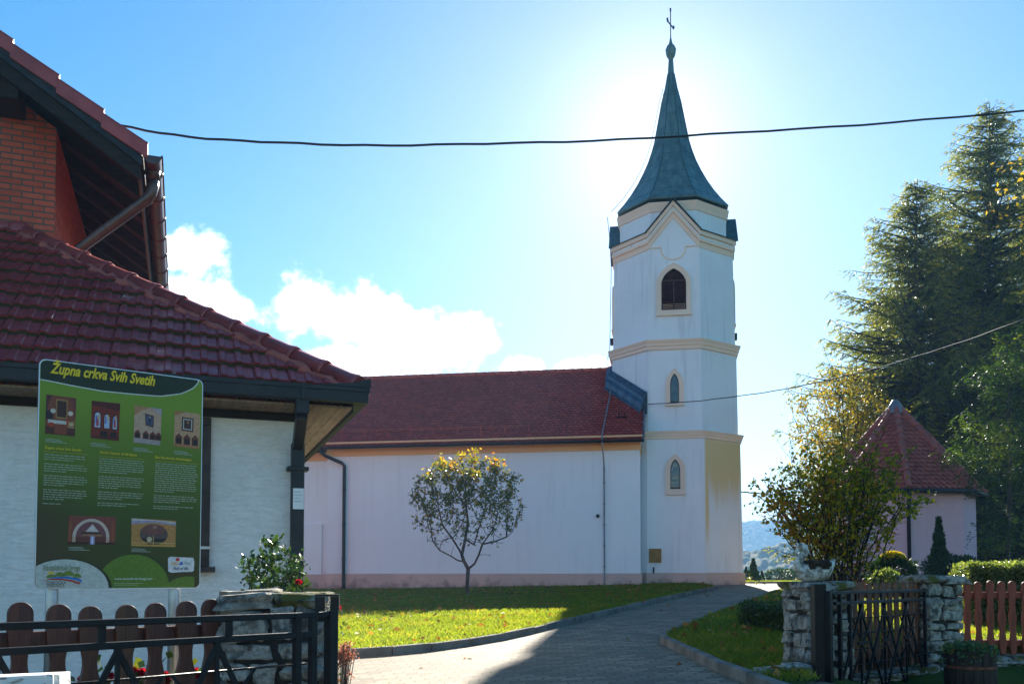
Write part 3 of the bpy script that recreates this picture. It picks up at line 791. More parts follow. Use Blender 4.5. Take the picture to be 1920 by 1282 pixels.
mbc.build('gable_cornice', M['trim'], church); mbw.build('gable_wall', M['plaster_tower'], church); mbl.build('gable_roof', M['seam'], church)
# drum under the spire
ad = a3 * 0.90
mb = MB(); octa(mb, [(ad, zcort - 0.3), (ad, zeave - 0.35)]); drum = mb.build('drum', M['plaster_tower'], church)
mb = MB(); octa(mb, [(ad - 0.02, zeave - 0.36), (ad + 0.03, zeave - 0.34), (ad + 0.05, zeave - 0.22), (ad + 0.09, zeave - 0.10), (ad + 0.11, zeave - 0.03), (ad + 0.02, zeave - 0.02)]); mb.build('cornice', M['trim'], drum)
# spire: concave eight-sided copper
KP = P(1262, 300, 33.2); mpp = 33.2 / F
def sz(py): return cf(1262, py, TY + APO)[1]
prof_px = [(404, 106), (400, 105), (386, 92), (370, 79), (351, 66), (332, 55), (312, 46), (292, 39), (273, 33.5), (234, 26), (195, 18.5), (168, 11.6), (140, 6.4), (113, 4.4)]
prof = [(w * mpp / C8 * 1.05, sz(py + max(0, (py - 330) * 0.13))) for py, w in prof_px]
prof[0] = (prof[1][0] - 0.02, prof[1][1] - 0.05)
mb = MB(); octa(mb, prof); spire = mb.build('spire', M['copper'], church)
mb = MB()                                                # hip rolls and the horizontal seams, staggered from face to face
def spr(z):
    for (a0, z0), (a1, z1) in zip(prof[1:-1], prof[2:]):
        if z0 <= z <= z1: return a0 + (a1 - a0) * (z - z0) / (z1 - z0)
    return prof[-1][0]
for k in range(8):
    an = OCT + k * math.pi / 4
    mb.tube([(TC.x + a * C8 * math.cos(an), TC.y + a * C8 * math.sin(an), z) for a, z in prof[1:-1]], 0.018, 5)
    a2 = an + math.pi / 4
    z = prof[1][1] + 0.35 + 0.12 * (k % 2)
    while z < prof[-3][1]:
        a = spr(z) * C8 + 0.002
        mb.bar((TC.x + a * math.cos(an), TC.y + a * math.sin(an), z), (TC.x + a * math.cos(a2), TC.y + a * math.sin(a2), z), 0.012, 0.012)
        z += 0.62 + 0.1 * ((k * 7) % 3)
mb.build('seam', M['seam'], spire)
z0 = sz(113)
mb = MB(); mb.lathe([(0.085, z0 - .02), (0.09, sz(110)), (0.155, sz(106)), (0.185, sz(100)), (0.19, sz(96)), (0.205, sz(94)), (0.19, sz(92)), (0.15, sz(87)), (0.09, sz(84)), (0.055, sz(79)), (0.025, sz(71)), (0.012, sz(64))], 14, (TC.x, TC.y, 0), smooth=True)
finial = mb.build('finial', M['copper'], spire)
mb = MB(); zt, zc_ = sz(16), sz(47); d = Vector((0.28, 0.96, 0)).normalized()
c = Vector((TC.x, TC.y, 0))
mb.bar(c + up * sz(70), c + up * zt, 0.035, 0.035); mb.bar(c + up * (zc_ - .08) - d * 0.42, c + up * (zc_ + .10) + d * 0.42, 0.035, 0.04)
for s in (-1, 1): mb.bar(c + up * (zc_ + s * .08) + d * 0.36 * s, c + up * (zc_ + .1 + s * .09) + d * 0.46 * s, 0.05, 0.09)
mb.bar(c + up * (zt - .1), c + up * zt, 0.06, 0.06)
mb.build('cross', M['iron'], spire)
mb = MB(); an = OCT + 5 * math.pi / 4 - math.pi / 4      # conductor wire beside the left edge
wire = [(TC.x - (a * 1.08 + 0.06), TC.y - 0.9 * (a / prof[1][0]) - 0.05, z) for a, z in prof[1:-2]]
mb.tube(wire + [(TC.x - .3, TC.y - .2, sz(190))], 0.010, 4)
mb.tube([(TC.x - A3 - 0.18, TC.y - 0.9, zeave), (TC.x - A3 - 0.10, TC.y - 0.9, zcort + .3), (TC.x - A3 - 0.05, TC.y - 0.9, zcor - .2), (TC.x - A2 - 0.06, TC.y - 0.92, zb2 + .3), (TC.x - A2 - .17, TC.y - 0.92, zb2), (TC.x - A2 - .06, TC.y - 0.92, zb2 - .5)], 0.012, 4)
mb.build('conductor_wire', M['rod'], church)
# thin moulding line on the belfry, with a dip over the window
mb = MB()
for k in range(8):
    fm = face_frame(k, a3 + 0.012)
    zl = tz(461)
    if k % 2: pts = [(-half, zl), (half, zl)]
    else:
        pts = [(-half, zl), (-0.42, zl), (-0.42, zl - 0.08)] + [(-0.42 * math.cos(t), zl - 0.08 - 0.36 * math.sin(t)) for t in np.linspace(0.15, math.pi - 0.15, 11)] + [(0.42, zl - 0.08), (0.42, zl), (half, zl)]
    for (x1, z1), (x2, z2) in zip(pts[:-1], pts[1:]): mb.bar(fm @ Vector((x1, 0, z1)), fm @ Vector((x2, 0, z2)), 0.045, 0.045)
mb.build('moulding', M['trim'], belfry)
# pointed windows
def lancet(w, z0, zs, z1, n=8):
    """outline of a pointed opening"""
    pts = [(-w, z0), (w, z0)]
    k = (z1 - zs) / (2 * w * math.sin(math.pi / 3))
    arc = [(-w + 2 * w * math.cos(math.pi / 3 * i / n), zs + k * 2 * w * math.sin(math.pi / 3 * i / n)) for i in range(n + 1)]
    return pts + arc + [(-x, z) for x, z in arc[-2::-1]]
def ring(mb, outer, inner, y0, y1, fm, mat=0):
    n = len(outer); vs = []
    for pl, y in ((outer, y0), (inner, y0), (outer, y1), (inner, y1)): vs += [fm @ Vector((x, y, z)) for x, z in pl]
    fs = []
    for i in range(n):
        j = (i + 1) % n
        fs += [(i, j, n + j, n + i), (2 * n + j, 2 * n + i, 3 * n + i, 3 * n + j), (j, i, 2 * n + i, 2 * n + j), (n + i, n + j, 3 * n + j, 3 * n + i)]
    mb.add(vs, fs, mat)
def church_window(parent, fm, px, frame, hole, y, dark):
    hw = (hole[1] - hole[0]) / 2 * mpp * 0.94 * 0.99; fw = (frame[1] - frame[0]) / 2 * mpp * 0.94
    z0, zs, z1 = tz(hole[4]), tz(hole[3]), tz(hole[2])
    Z0, ZS, Z1 = tz(frame[4]), tz(frame[3]), tz(frame[2])
    mid = (hw + fw) / 2 + 0.01
    mb = MB(); ring(mb, lancet(fw, Z0, ZS, Z1), lancet(mid - 0.02, z0 - 0.06, zs, z1 + 0.16), -0.075, 0.01, fm)
    ring(mb, lancet(mid, z0 - 0.07, zs, z1 + 0.18), lancet(hw, z0, zs, z1), -0.06, 0.01, fm)
    mb.box(-fw - 0.02, fw + 0.02, -0.10, 0.01, Z0 - 0.05, Z0 + 0.001, 0, fm)
    win = mb.build('window', M['trim'], parent)
    mb = MB(); mb.prism(lancet(hw * 1.0, z0 + 0.001, zs, z1), -0.008, 0.012, 0, fm)
    if not dark:
        mb.build('glass', M['glass'], win)
        mb = MB(); ring(mb, lancet(hw - 0.004, z0 + 0.01, zs, z1 - .01), lancet(hw - 0.03, z0 + 0.05, zs, z1 - 0.05), -0.018, -0.009, fm)
        mb.box(-hw, hw, -0.05, -0.009, z0 + .005, z0 + 0.06, 0, fm); mb.build('sash', M['brown_paint'], win)
    else:
        mb.build('dark_opening', M['dark_void'], win)
        mb = MB(); zl = z0 + 0.02
        while zl < z1 - 0.12:
            w = hw - 0.03
            for i in range(40):
                if zl + 0.05 > zs + (z1 - zs) * math.sqrt(max(0, 1 - ((w + 0.02 + hw) / (2 * hw)) ** 2)) / 0.866: w -= 0.012
                else: break
            if w > 0.04: mb.add([fm @ Vector(p) for p in ((-w, -0.012, zl + 0.05), (w, -0.012, zl + 0.05), (w, -0.045, zl), (-w, -0.045, zl))], [(3, 2, 1, 0)])
            zl += 0.062
        zt_ = tz(527)
        mb.box(-hw + .01, hw - .01, -0.06, -0.012, zt_, zt_ + 0.06, 0, fm); mb.box(-0.025, 0.025, -0.055, -0.012, z0, zt_, 0, fm)
        for s in (-1, 1): mb.box(s * (hw - 0.02) - 0.02, s * (hw - 0.02) + 0.02, -0.055, -0.012, z0, zs, 0, fm)
        mb.box(-hw, hw, -0.05, -0.012, z0, z0 + 0.05, 0, fm)
        mb.build('shutter', M['louver'], win)
for k in (0, 2, 6):
    church_window(church, face_frame(k, A3 * 0.985), 1263, (1231.5, 1295.5, 492, 530, 588), (1239, 1286, 502, 532, 580), 0, True)
church_window(church, face_frame(0, A2 * 0.9905), 1264, (1247.5, 1281.5, 692, 722, 758), (1256.5, 1273, 700, 722, 756), 0, False)
church_window(church, face_frame(0, A1 * 1.003), 1264.5, (1246, 1283, 853, 880, 925), (1257, 1275.5, 861, 882, 917), 0, False)
# flashing where the nave roof meets the tower, and the verge
def onroof(x, y): return Vector((x, y, ze + slope * (y + OV)))
mb = MB()
p0 = Vector((xa + 0.03, TY - 0.08)); p1 = Vector((TC.x - A2, TC.y - A2 * 0.4142)); p2 = Vector((TC.x - A2, 3.62))
ob = Vector((-0.707, -0.707)); lf = Vector((-1, 0))
def flash(a, b, n, w, h, hb):
    A, B = onroof(a.x, a.y), onroof(b.x, b.y)
    nA, nB = Vector((n.x * w, n.y * w, 0)), Vector((n.x * w, n.y * w, 0))
    oa, ob_ = onroof(a.x + nA.x, a.y + nA.y), onroof(b.x + nB.x, b.y + nB.y)
    vs = [A - up * .2, B - up * .2, ob_ - up * 0.05, oa - up * 0.05, A + up * h, B + up * h, ob_ + up * hb, oa + up * hb]
    mb.add(vs, [(3, 2, 1, 0), (4, 5, 6, 7), (0, 1, 5, 4), (1, 2, 6, 5), (2, 3, 7, 6), (3, 0, 4, 7)])
flash(p0, p1, ob, 0.30, 0.50, 0.30); flash(p0, p1, ob, 0.36, 0.16, 0.07); flash(p0 + ob * .0, p1, ob, 0.20, 0.56, 0.48)
flash(p1, p2, lf, 0.22, 0.16, 0.10)
mb.add([onroof(0.10, -OV) + Vector((0, -.02, .06)), onroof(0.16, -OV) + Vector((0, -.02, .06)), onroof(0.16, 1.4) + up * .06, onroof(0.10, 1.4) + up * .06,
        onroof(0.10, -OV) - up * .12 + Vector((0, -.02, 0)), onroof(0.16, -OV) - up * .12 + Vector((0, -.02, 0)), onroof(0.16, 1.4) - up * .12, onroof(0.10, 1.4) - up * .12], [(0, 1, 2, 3), (7, 6, 5, 4), (0, 4, 5, 1), (1, 5, 6, 2), (2, 6, 7, 3), (3, 7, 4, 0)])
mb.build('flashing', M['flash'], church)
# small things on the tower
mb = MB(); x, z = cf(1228.5, 1041, TY - .05); fm = face_frame(0, A1 * 1.012)
w = 11.5 * 31 / F
xo = x - TC.x
mb.box(xo - w, xo + w, -0.08, 0.01, z - 0.235, z + 0.235, 0, fm); mb.box(xo - w + .02, xo + w - .02, -0.088, -0.079, z - 0.21, z + 0.21, 0, fm)
mb.build('meter_box', M['brass_box'], church, bevel=0.006)
mb = MB(); x, z = cf(1225.5, 1078, TY - .12); mb.tube([(x, TY - 0.16, 1.0), (x, TY - 0.15, z + 0.28)], 0.03, 8); mb.build('cable_guard', M['brown_gutter'], church)
mb = MB(); x, z = cf(1258, 1087, TY - .05); mb.lathe([(0.07, -0.02), (0.075, 0.0), (0.06, 0.02), (0.0, 0.02)], 10, (0, 0, 0), caps=False)
mb = MB(); mb.tube([(x, TY - 0.11, z), (x, TY - .02, z)], 0.065, 10); mb.build('drain_hole', M['dark_void'], church)
mb = MB(); zz = tz(605)
for s, k in ((1, 2), (-1, 6)): mb.box(-0.09, 0.09, -0.14, 0.02, zz - 0.12, zz + 0.12, 0, face_frame(k, A3))
mb.build('lamp_box', M['brown_paint'], belfry)
# ------------------------------------------------------------------ white cottage with the hipped roof
HA = math.radians(20)
er, e2 = Vector((math.cos(HA), math.sin(HA))), Vector((-math.sin(HA), math.cos(HA)))
C0 = P(667, 735, 8.3)                                    # gutter corner
OVH = 0.47
W0 = Vector((C0.x, C0.y)) - er * OVH + e2 * OVH
cottage = thing('cottage', 'low white rough-plastered cottage with wine red hipped tile roof and dark gutters', 'house', (W0.x, W0.y, 0), HA)
def hf(px, py, y=0.0): return onplane(px, py, W0 + e2 * y, er)
ZE = C0.z
xa_, za_ = 0, 0
sA = 3.29
ZA = P(40, 437, 10.27).z
PT = math.atan((ZA - ZE) / sA)
RT = sA / math.cos(PT)
Gd = g(W0.x, W0.y)
mb = MB(); mb.box(-7, 0, 0, 5.8, Gd - 0.4, ZE - 0.16); mb.build('wall', M['stucco'], cottage, bevel=0.015)
def wavy_roof(mb, o, es, et, n, lim, L, tw=0.30, tc=0.345):
    """interlocking tiles: two rolls across each tile, courses lapping; lim(t) gives the span at height t"""
    prof = [(0, -0.010), (0.025, -0.010), (0.03, 0.004), (0.06, 0.015), (0.20, 0.015), (0.24, 0.002), (0.47, 0.002), (0.51, 0.015), (0.67, 0.015), (0.71, 0.002), (0.965, 0.002)]
    rnd = random.Random(11)
    nr = int(L / tc) + 1
    for j in range(nr):
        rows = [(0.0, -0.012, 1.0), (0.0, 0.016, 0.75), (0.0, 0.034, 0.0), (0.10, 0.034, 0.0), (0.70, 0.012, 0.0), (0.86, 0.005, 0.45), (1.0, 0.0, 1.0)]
        a, b = lim(min(j * tc, L))
        k0, k1 = int(math.floor(a / tw)) - 1, int(math.ceil(b / tw)) + 1
        us = [k * tw + u * tw for k in range(k0, k1) for u, h in prof]; hs = [h for k in range(k0, k1) for u, h in prof]
        jit = [rnd.uniform(-0.004, 0.004) for k in range(k0, k1) for u, h in prof]
        vs, tn = [], []
        for f, z, ti in rows:
            t = min(j * tc + f * tc, L); a, b = lim(t)
            for u, h, q in zip(us, hs, jit):
                vs.append(o + es * min(max(u, a), b) + et * t + n * (z + h * (1 if z > -0.01 else 0) + 0.02)); tn.append(ti)
        m = len(us)
        fs = [(r * m + i, r * m + i + 1, (r + 1) * m + i + 1, (r + 1) * m + i) for r in range(len(rows) - 1) for i in range(m - 1)]
        mb.add(vs, fs, 0, False, tn)
mb = MB()
etf = Vector((0, math.cos(PT), math.sin(PT))); enf = Vector((0, -math.sin(PT), math.cos(PT)))
of = Vector((OVH, -OVH, ZE + 0.01))
cs = math.cos(PT)
wavy_roof(mb, of, Vector((1, 0, 0)), etf, enf, lambda t: (-7.6, -t * cs), RT)
etr = Vector((-math.cos(PT), 0, math.sin(PT))); enr = Vector((math.sin(PT), 0, math.cos(PT)))
wavy_roof(mb, of, Vector((0, 1, 0)), etr, enr, lambda t: (t * cs, 2 * sA - t * cs), RT)
yb = -OVH + 2 * sA
mb.add([(OVH, yb, ZE), (-7.2, yb, ZE), (-7.2, yb - sA, ZA), (OVH - sA, yb - sA, ZA)], [(0, 1, 2, 3)])
croof = mb.build('roof', M['tile'], cottage)
def cap_line(mb, a, b, n_, r0, r1, skip=0, collar=True):
    """half-round hip or ridge tiles laid end over end from a up to b"""
    a, b = Vector(a), Vector(b)
    for i in range(skip, n_):
        p, q = a.lerp(b, i / n_), a.lerp(b, (i + 1.08) / n_)
        pts = [p, p.lerp(q, 0.07), p.lerp(q, 0.09), p.lerp(q, 0.19), p.lerp(q, 0.21), q]
        rr_ = [r1 * 1.0, r1 * 1.08, r1 * 0.98, r1 * 0.98, r1 * 0.90, r0] if collar else [r1, r1, r1, r1 * .98, r1 * .95, r0]
        mb.tube(pts, rr_, 12)
mb = MB()
hipA = of + enf * 0.02; hipB = Vector((OVH - sA, -OVH + sA, ZA)) + up * 0.03
cap_line(mb, Vector(hipA) + Vector((0.02, -.02, 0.03)), hipB, 13, 0.078, 0.092)
cap_line(mb, hipB, hipB + Vector((-5, 0, 0)), 12, 0.08, 0.092)
cap_line(mb, Vector((OVH, yb, ZE + 0.03)), hipB, 13, 0.078, 0.092)
mb.lathe([(0.15, -.12), (0.14, 0.04), (0.09, 0.10), (0.02, 0.12)], 10, tuple(hipB - up * .02), smooth=True)
mb.build('hip_cap', M['cap_tile'], croof)
mb = MB(); rnd = random.Random(4)                         # rough mortar bed under the hip tiles
pts = [Vector(hipA).lerp(hipB, f) + Vector((-0.10 + rnd.uniform(-.025, .025), -0.03, -0.03 + rnd.uniform(-.012, .012))) for f in np.linspace(0, 0.97, 70)]
mb.tube(pts, [0.055 + rnd.uniform(-.012, .014) for _ in pts], 7)
mb.build('hip_mortar', M['clay'], croof)
# eaves: box gutter, boarded soffit, corner plate
mb = MB()
g0, g1 = ZE - 0.115, ZE + 0.01
mb.box(-7.6, OVH + 0.10, -OVH - 0.11, -OVH + 0.015, g0, g1); mb.box(-7.6, OVH + 0.10, -OVH - 0.122, -OVH - 0.112, g1 - 0.03, g1 + 0.012)
mb.box(OVH - 0.015, OVH + 0.10, -OVH + 0.018, yb, g0, g1); mb.box(OVH + 0.102, OVH + 0.112, -OVH - 0.12, yb, g1 - 0.03, g1 + 0.012)
for x in (-6.3, -5.4, -4.5, -3.6, -2.7, -1.8, -0.95, -0.02): mb.box(x - 0.018, x + 0.018, -OVH - 0.135, -OVH - 0.123, g0 - 0.01, g1 + 0.016)
mb.build('gutter', M['gutter'], cottage, bevel=0.008)
mb = MB(); mb.prism([(OVH - 0.38, g1 + 0.014), (OVH + 0.118, g1 + 0.014), (OVH + 0.118, g1 + 0.10), (OVH - 0.05, g1 + 0.05)], -OVH - 0.121, -OVH - 0.09)
mb.box(OVH + .09, OVH + .119, -OVH - 0.09, -OVH + .3, g1 + .014, g1 + 0.09)
mb.build('gutter_corner', M['gutter'], cottage)
mb = MB(); n = 7
for i in range(12):
    x0 = OVH - 0.02 - 0.125 * (i % 4) ; 
for i in range(4):
    x1 = OVH - 0.03 - i * 0.118; mb.box(x1 - 0.114, x1, -OVH + 0.02, yb - 0.1, ZE - 0.155 + 0.003 * (i % 2), ZE - 0.135)
for i in range(4):
    y0 = -OVH + 0.02 + i * 0.118; mb.box(-7.5, OVH - 0.52, y0, y0 + 0.114, ZE - 0.155 + 0.003 * (i % 2), ZE - 0.135)
mb.build('soffit', M['soffit'], cottage)
mb = MB(); mb.box(OVH - 0.028, OVH - 0.017, -OVH + .02, yb, ZE - 0.19, ZE - 0.02); mb.box(-7.5, -0.0, -0.03, -0.002, ZE - 0.23, ZE - 0.157)
mb.build('fascia', M['dark_wood'], cottage)
mb = MB(); xd, z1 = hf(563, 800, -0.1); xd2 = hf(557, 950, -0.08)[0]
pr = 0.055
xo = hf(566, 785, -OVH - 0.05)[0]
mb.bar((xo, -OVH - 0.05, g0 + .01), (xo, -OVH - 0.05, g0 - 0.13), 0.12, 0.10, up=(0, 1, 0))
mb.bar((xo, -OVH - 0.05, g0 - 0.12), (xd2, -0.085, g0 - 0.36), 0.10, 0.118)
mb.bar((xd2, -0.085, g0 - 0.33), (xd2, -0.085, Gd), 0.12, 0.10, up=(0, 1, 0))
zc = hf(557, 881, 0)[1]
mb.box(xd2 - 0.10, xd2 + 0.10, -0.15, -0.001, zc - 0.02, zc + 0.02)
cdp = mb.build('downpipe', M['gutter'], cottage, bevel=0.01)
# notice taped to the downpipe: lines of print too small to read
zn0, zn1 = hf(557, 954, -.14)[1], hf(557, 915, -.14)[1]
notice = MB(); notice.box(xd2 - 0.045, xd2 + 0.055, -0.142, -0.138, zn0, zn1)
for i, wd in enumerate((0.06, 0.075, 0.05, 0.07)): notice.box(xd2 - 0.036, xd2 - 0.036 + wd, -0.1435, -0.1421, zn1 - 0.035 - i * 0.03, zn1 - 0.03 - i * 0.03, 1)
no = notice.build('paper_notice', [M['white'], M['grey_box']])
no.location = (W0.x, W0.y, 0); no.rotation_euler = (0, 0, HA)
tag(no, 'small white paper notice taped round the dark cottage downpipe', 'notice')
# window behind the sign board
wx1, wz0 = hf(392, 1062, 0); wz1 = ZE - 0.24; wx0 = wx1 - 0.95
mb = MB()
for (a, b, c, d) in ((wx0, wx1, wz0, wz0 + 0.07), (wx0, wx1, wz1 - 0.07, wz1), (wx0, wx0 + 0.08, wz0 + .07, wz1 - .07), (wx1 - 0.08, wx1, wz0 + .07, wz1 - .07), (wx0 + 0.44, wx0 + 0.51, wz0 + .07, wz1 - .07)):
    mb.box(a, b, -0.05, 0.01, c, d)
win = mb.build('window', M['brown_paint'], cottage, bevel=0.006)
mb = MB(); mb.box(wx0 + .05, wx1 - .05, -0.02, -0.003, wz0 + .05, wz1 - .05); mb.build('pane', M['glass'], win)
mb = MB(); mb.box(wx0 - 0.05, wx1 + 0.05, -0.12, 0.0, wz0 - 0.05, wz0 - 0.002); mb.box(wx0 + .08, wx1 + 0.01, -0.065, -0.051, wz0 + 0.16, wz0 + 0.185, 1)
mb.build('sill', [M['brown_paint'], M['galv']], win)

# ------------------------------------------------------------------ tall brick house behind the cottage
B0 = P(105, 300, 10.6); B0 = Vector((B0.x, B0.y))
house = thing('brick_house', 'tall red brick house with deep dark wooden eaves and a brown rain gutter', 'house', (B0.x, B0.y, 0), HA)
def bf(px, py, y=0.0): return onplane(px, py, B0 + e2 * y, er)
OVV = 0.62
xg, zg = bf(272, 275, -OVV)
zgt = zg
x2, z2 = bf(0, 66, -OVV)
pt = math.atan((z2 - zg) / (xg - x2)); tp = math.tan(pt)
def rz_(x): return zg + (xg - x) * tp                     # top of the tiles on the verge plane
HB = 0.34                                                 # tile top to underside of rafters
mb = MB(); xk = -7.0
mb.prism([(-9, 0.2), (0, 0.2), (0, rz_(0) - HB), (xk, rz_(xk) - HB), (-9, rz_(xk) - HB - 2 * tp)], 0, 9.0)
mb.build('wall', M['brick'], house)
mb = MB()                                                 # deck and rafters
def slab(y0, y1, x0, x1, t0, t1, mat=0):
    vs = [Vector((x, y, rz_(x) - t)) for y in (y0, y1) for x, t in ((x0, t1), (x1, t1), (x1, t0), (x0, t0))]
    mb.add(vs, [(0, 1, 2, 3), (7, 6, 5, 4), (0, 4, 5, 1), (1, 5, 6, 2), (2, 6, 7, 3), (3, 7, 4, 0)], mat)
slab(-OVV + 0.06, 9.6, xk, xg - 0.02, 0.10, 0.135)
y = 0.35
while y < 9:
    slab(y, y + 0.12, -0.4, xg - 0.08, 0.135, 0.30); y += 0.72
deck = mb.build('rafter_deck', M['dark_wood'], house)
mb = MB(); slab(-OVV + 0.03, -OVV + 0.058, xk, xg - 0.05, 0.20, 0.42); mb.build('barge_board', M['dark_wood'], house)
mb = MB(); slab(-OVV - 0.002, -OVV + 0.028, xk, xg - 0.03, 0.115, 0.245); slab(-OVV - 0.012, -OVV - 0.003, xk, xg - 0.03, 0.115, 0.165); mb.build('verge_trim', M['gutter'], house)
mb = MB(); xp = -0.47; mb.prism([(xp - 0.16, rz_(xp) - 0.62), (xp + 0.14, rz_(xp) - 0.62), (xp + 0.14, rz_(xp) - 0.36), (xp - 0.16, rz_(xp) - 0.33)], -OVV + 0.1, -0.002)
mb.build('purlin', M['dark_wood'], house, bevel=0.01)
mb = MB(); mb.box(xg - 0.075, xg - 0.045, -OVV + .065, 9.6, zg - 0.36, zg - 0.11)
mb.build('fascia', M['brown_paint'], house)
mb = MB()                                                 # stepped verge tiles with their down-turned flaps
L = 0.47; i = 0; x = xg + 0.03
while x > xk:
    xq = x - L
    a = Vector((x, 0, rz_(x) + 0.05)); b = Vector((xq - 0.03, 0, rz_(xq - 0.03) - 0.004))
    for (y0, y1, d0, d1) in ((-OVV - 0.035, -OVV - 0.013, 0.175, -0.0), (-OVV - 0.035, 0.3, 0.02, -0.0)):
        vs = [(p.x, y, p.z - d) for y in (y0, y1) for p, d in ((a, d0), (b, d0), (b, d1), (a, d1))]
        mb.add(vs, [(3, 2, 1, 0), (4, 5, 6, 7), (0, 1, 5, 4), (1, 2, 6, 5), (2, 3, 7, 6), (3, 0, 4, 7)])
    mb.tube([a + Vector((0, -OVV - .01, -.005)), b + Vector((0, -OVV - .01, -.005))], 0.022, 6)
    x = xq
vt = mb.build('verge_tile', M['verge_tile'], house, bevel=0.006)
mb = MB()
slab(0.3, 9.6, xk, xg, 0.0, 0.09)
mb.add([(xk, -OVV, rz_(xk)), (xk, 9.6, rz_(xk)), (xk - 3, 9.6, rz_(xk) - 3 * tp), (xk - 3, -OVV, rz_(xk) - 3 * tp)], [(0, 1, 2, 3)])
mb.build('roof', M['tile'], house)
mb = MB(); xx, zz = xg + 0.085, zg - 0.10
gutter_run(mb, (xx, -OVV - 0.02, zz), (xx, 9.4, zz), 0.10)
vs = [(xx + 0.098 * math.cos(math.pi * k / 9), -OVV - 0.016, zz - 0.098 * math.sin(math.pi * k / 9)) for k in range(10)]
mb.add(vs, [tuple(range(10))])
y = -0.2
while y < 9.2:
    mb.tube([(xx + 0.103 * math.cos(t), y, zz - 0.103 * math.sin(t)) for t in np.linspace(0, math.pi, 9)], 0.012, 5); y += 0.72
mb.tube([(xx + 0.10, -OVV - .02, zz), (xx + 0.10, 9.4, zz)], 0.014, 6)
mb.build('gutter', M['brown_gutter'], house)
mb = MB(); p = [(xx, -0.36, zz - 0.05), (xx, -0.36, zz - 0.22)]
x3, z3 = bf(152, 472, 0.12)
mb.tube([(xx, -0.36, zz - 0.03), (xx, -0.36, zz - 0.17)], [0.085, 0.07], 12)
q0, q1 = Vector((xx, -0.36, zz - 0.36)), Vector((x3, 0.0, z3))
mb.tube([(xx, -0.36, zz - 0.15), (xx, -0.36, zz - 0.26), q0 + Vector((-0.02, 0, 0.02)), q0 + Vector((-.06, .01, -.05)), q1, q1 + Vector((-0.02, 0, -1.2))], 0.066, 12)
mb.tube([(xx, -0.36, zz - 0.155), (xx, -0.36, zz - 0.185)], 0.066, 12)
mb.build('downpipe', M['brown_gutter'], house)

# ------------------------------------------------------------------ information board
S0, S1 = P(64, 1104, 5.0), P(375, 1105, 5.55)
sv = Vector((S1.x - S0.x, S1.y - S0.y)); SW = sv.length; sv.normalize()
so = Vector((S0.x, S0.y))
def sf(px, py): return onplane(px, py, so, sv)
sg = g(S0.x, S0.y)
sign = thing('information_board', 'green information board with church photographs on two steel posts before the cottage', 'sign board', (S0.x, S0.y, 0), math.atan2(sv.y, sv.x))
zb0 = S0.z; zt0 = sf(77, 672)[1]; SH = zt0 - zb0
def rounded(x0, x1, z0, z1, r, n=6):
    pts = []
    for cx, cz, a in ((x1 - r, z0 + r, -90), (x1 - r, z1 - r, 0), (x0 + r, z1 - r, 90), (x0 + r, z0 + r, 180)):
        for i in range(n + 1):
            t = math.radians(a + 90 * i / n); pts.append((cx + r * math.cos(t), cz + r * math.sin(t)))
    return pts
t = NT('board_print')
x, y, z = t.xyz()
f = t.rng(z, zb0, zt0, 0, 1, False)
c = t.ramp(f, [(0.0, (0.040, 0.034, 0.010)), (0.22, (0.045, 0.058, 0.006)), (0.35, (0.045, 0.075, 0.004)), (0.62, (0.11, 0.175, 0.007)), (0.84, (0.18, 0.27, 0.014))])
c = t.mix(t.rng(x, 0.35, 0.0), c, t.mix(t.rng(f, 0.5, 0.25), c, (0.055, 0.038, 0.016)))
M['board'] = t.done(c, 0.3, spec=0.28)
M['board_edge'] = plain('aluminium_edge', (0.55, 0.58, 0.62), 0.35, 0.08, 5, metal=0.7)
mb = MB(); mb.prism(rounded(0, SW, zb0, zt0, 0.035), 0, 0.02)
panel = mb.build('panel', M['board_edge'], sign)
mb = MB(); mb.prism(rounded(0.005, SW - 0.005, zb0 + 0.005, zt0 - 0.005, 0.032), -0.002, -0.0002)
face = mb.build('printed_face', M['board'], panel)
for px in (101, 332):
    a, b = sf(px, 1108); mb = MB(); mb.tube([(a, 0.055, sg - 0.3), (a, 0.055, zt0 - 0.25)], 0.034, 14); mb.build('post', M['galv'], sign)
flatmats = {}
def flat(c):
    if c not in flatmats:
        t = NT('print_ink'); n = t.noise(60, 3)
        flatmats[c] = t.done(t.mix(t.rng(n, 0.35, 0.65), tuple(v * 0.9 for v in c), tuple(min(1, v * 1.1) for v in c)), 0.35, spec=0.28)
    return flatmats[c]
def shape(mb_, pts, lvl, mi):
    y = -0.0024 - 0.0006 * lvl
    mb_.add([(x, y, z) for x, z in pts], [tuple(range(len(pts)))], mi)
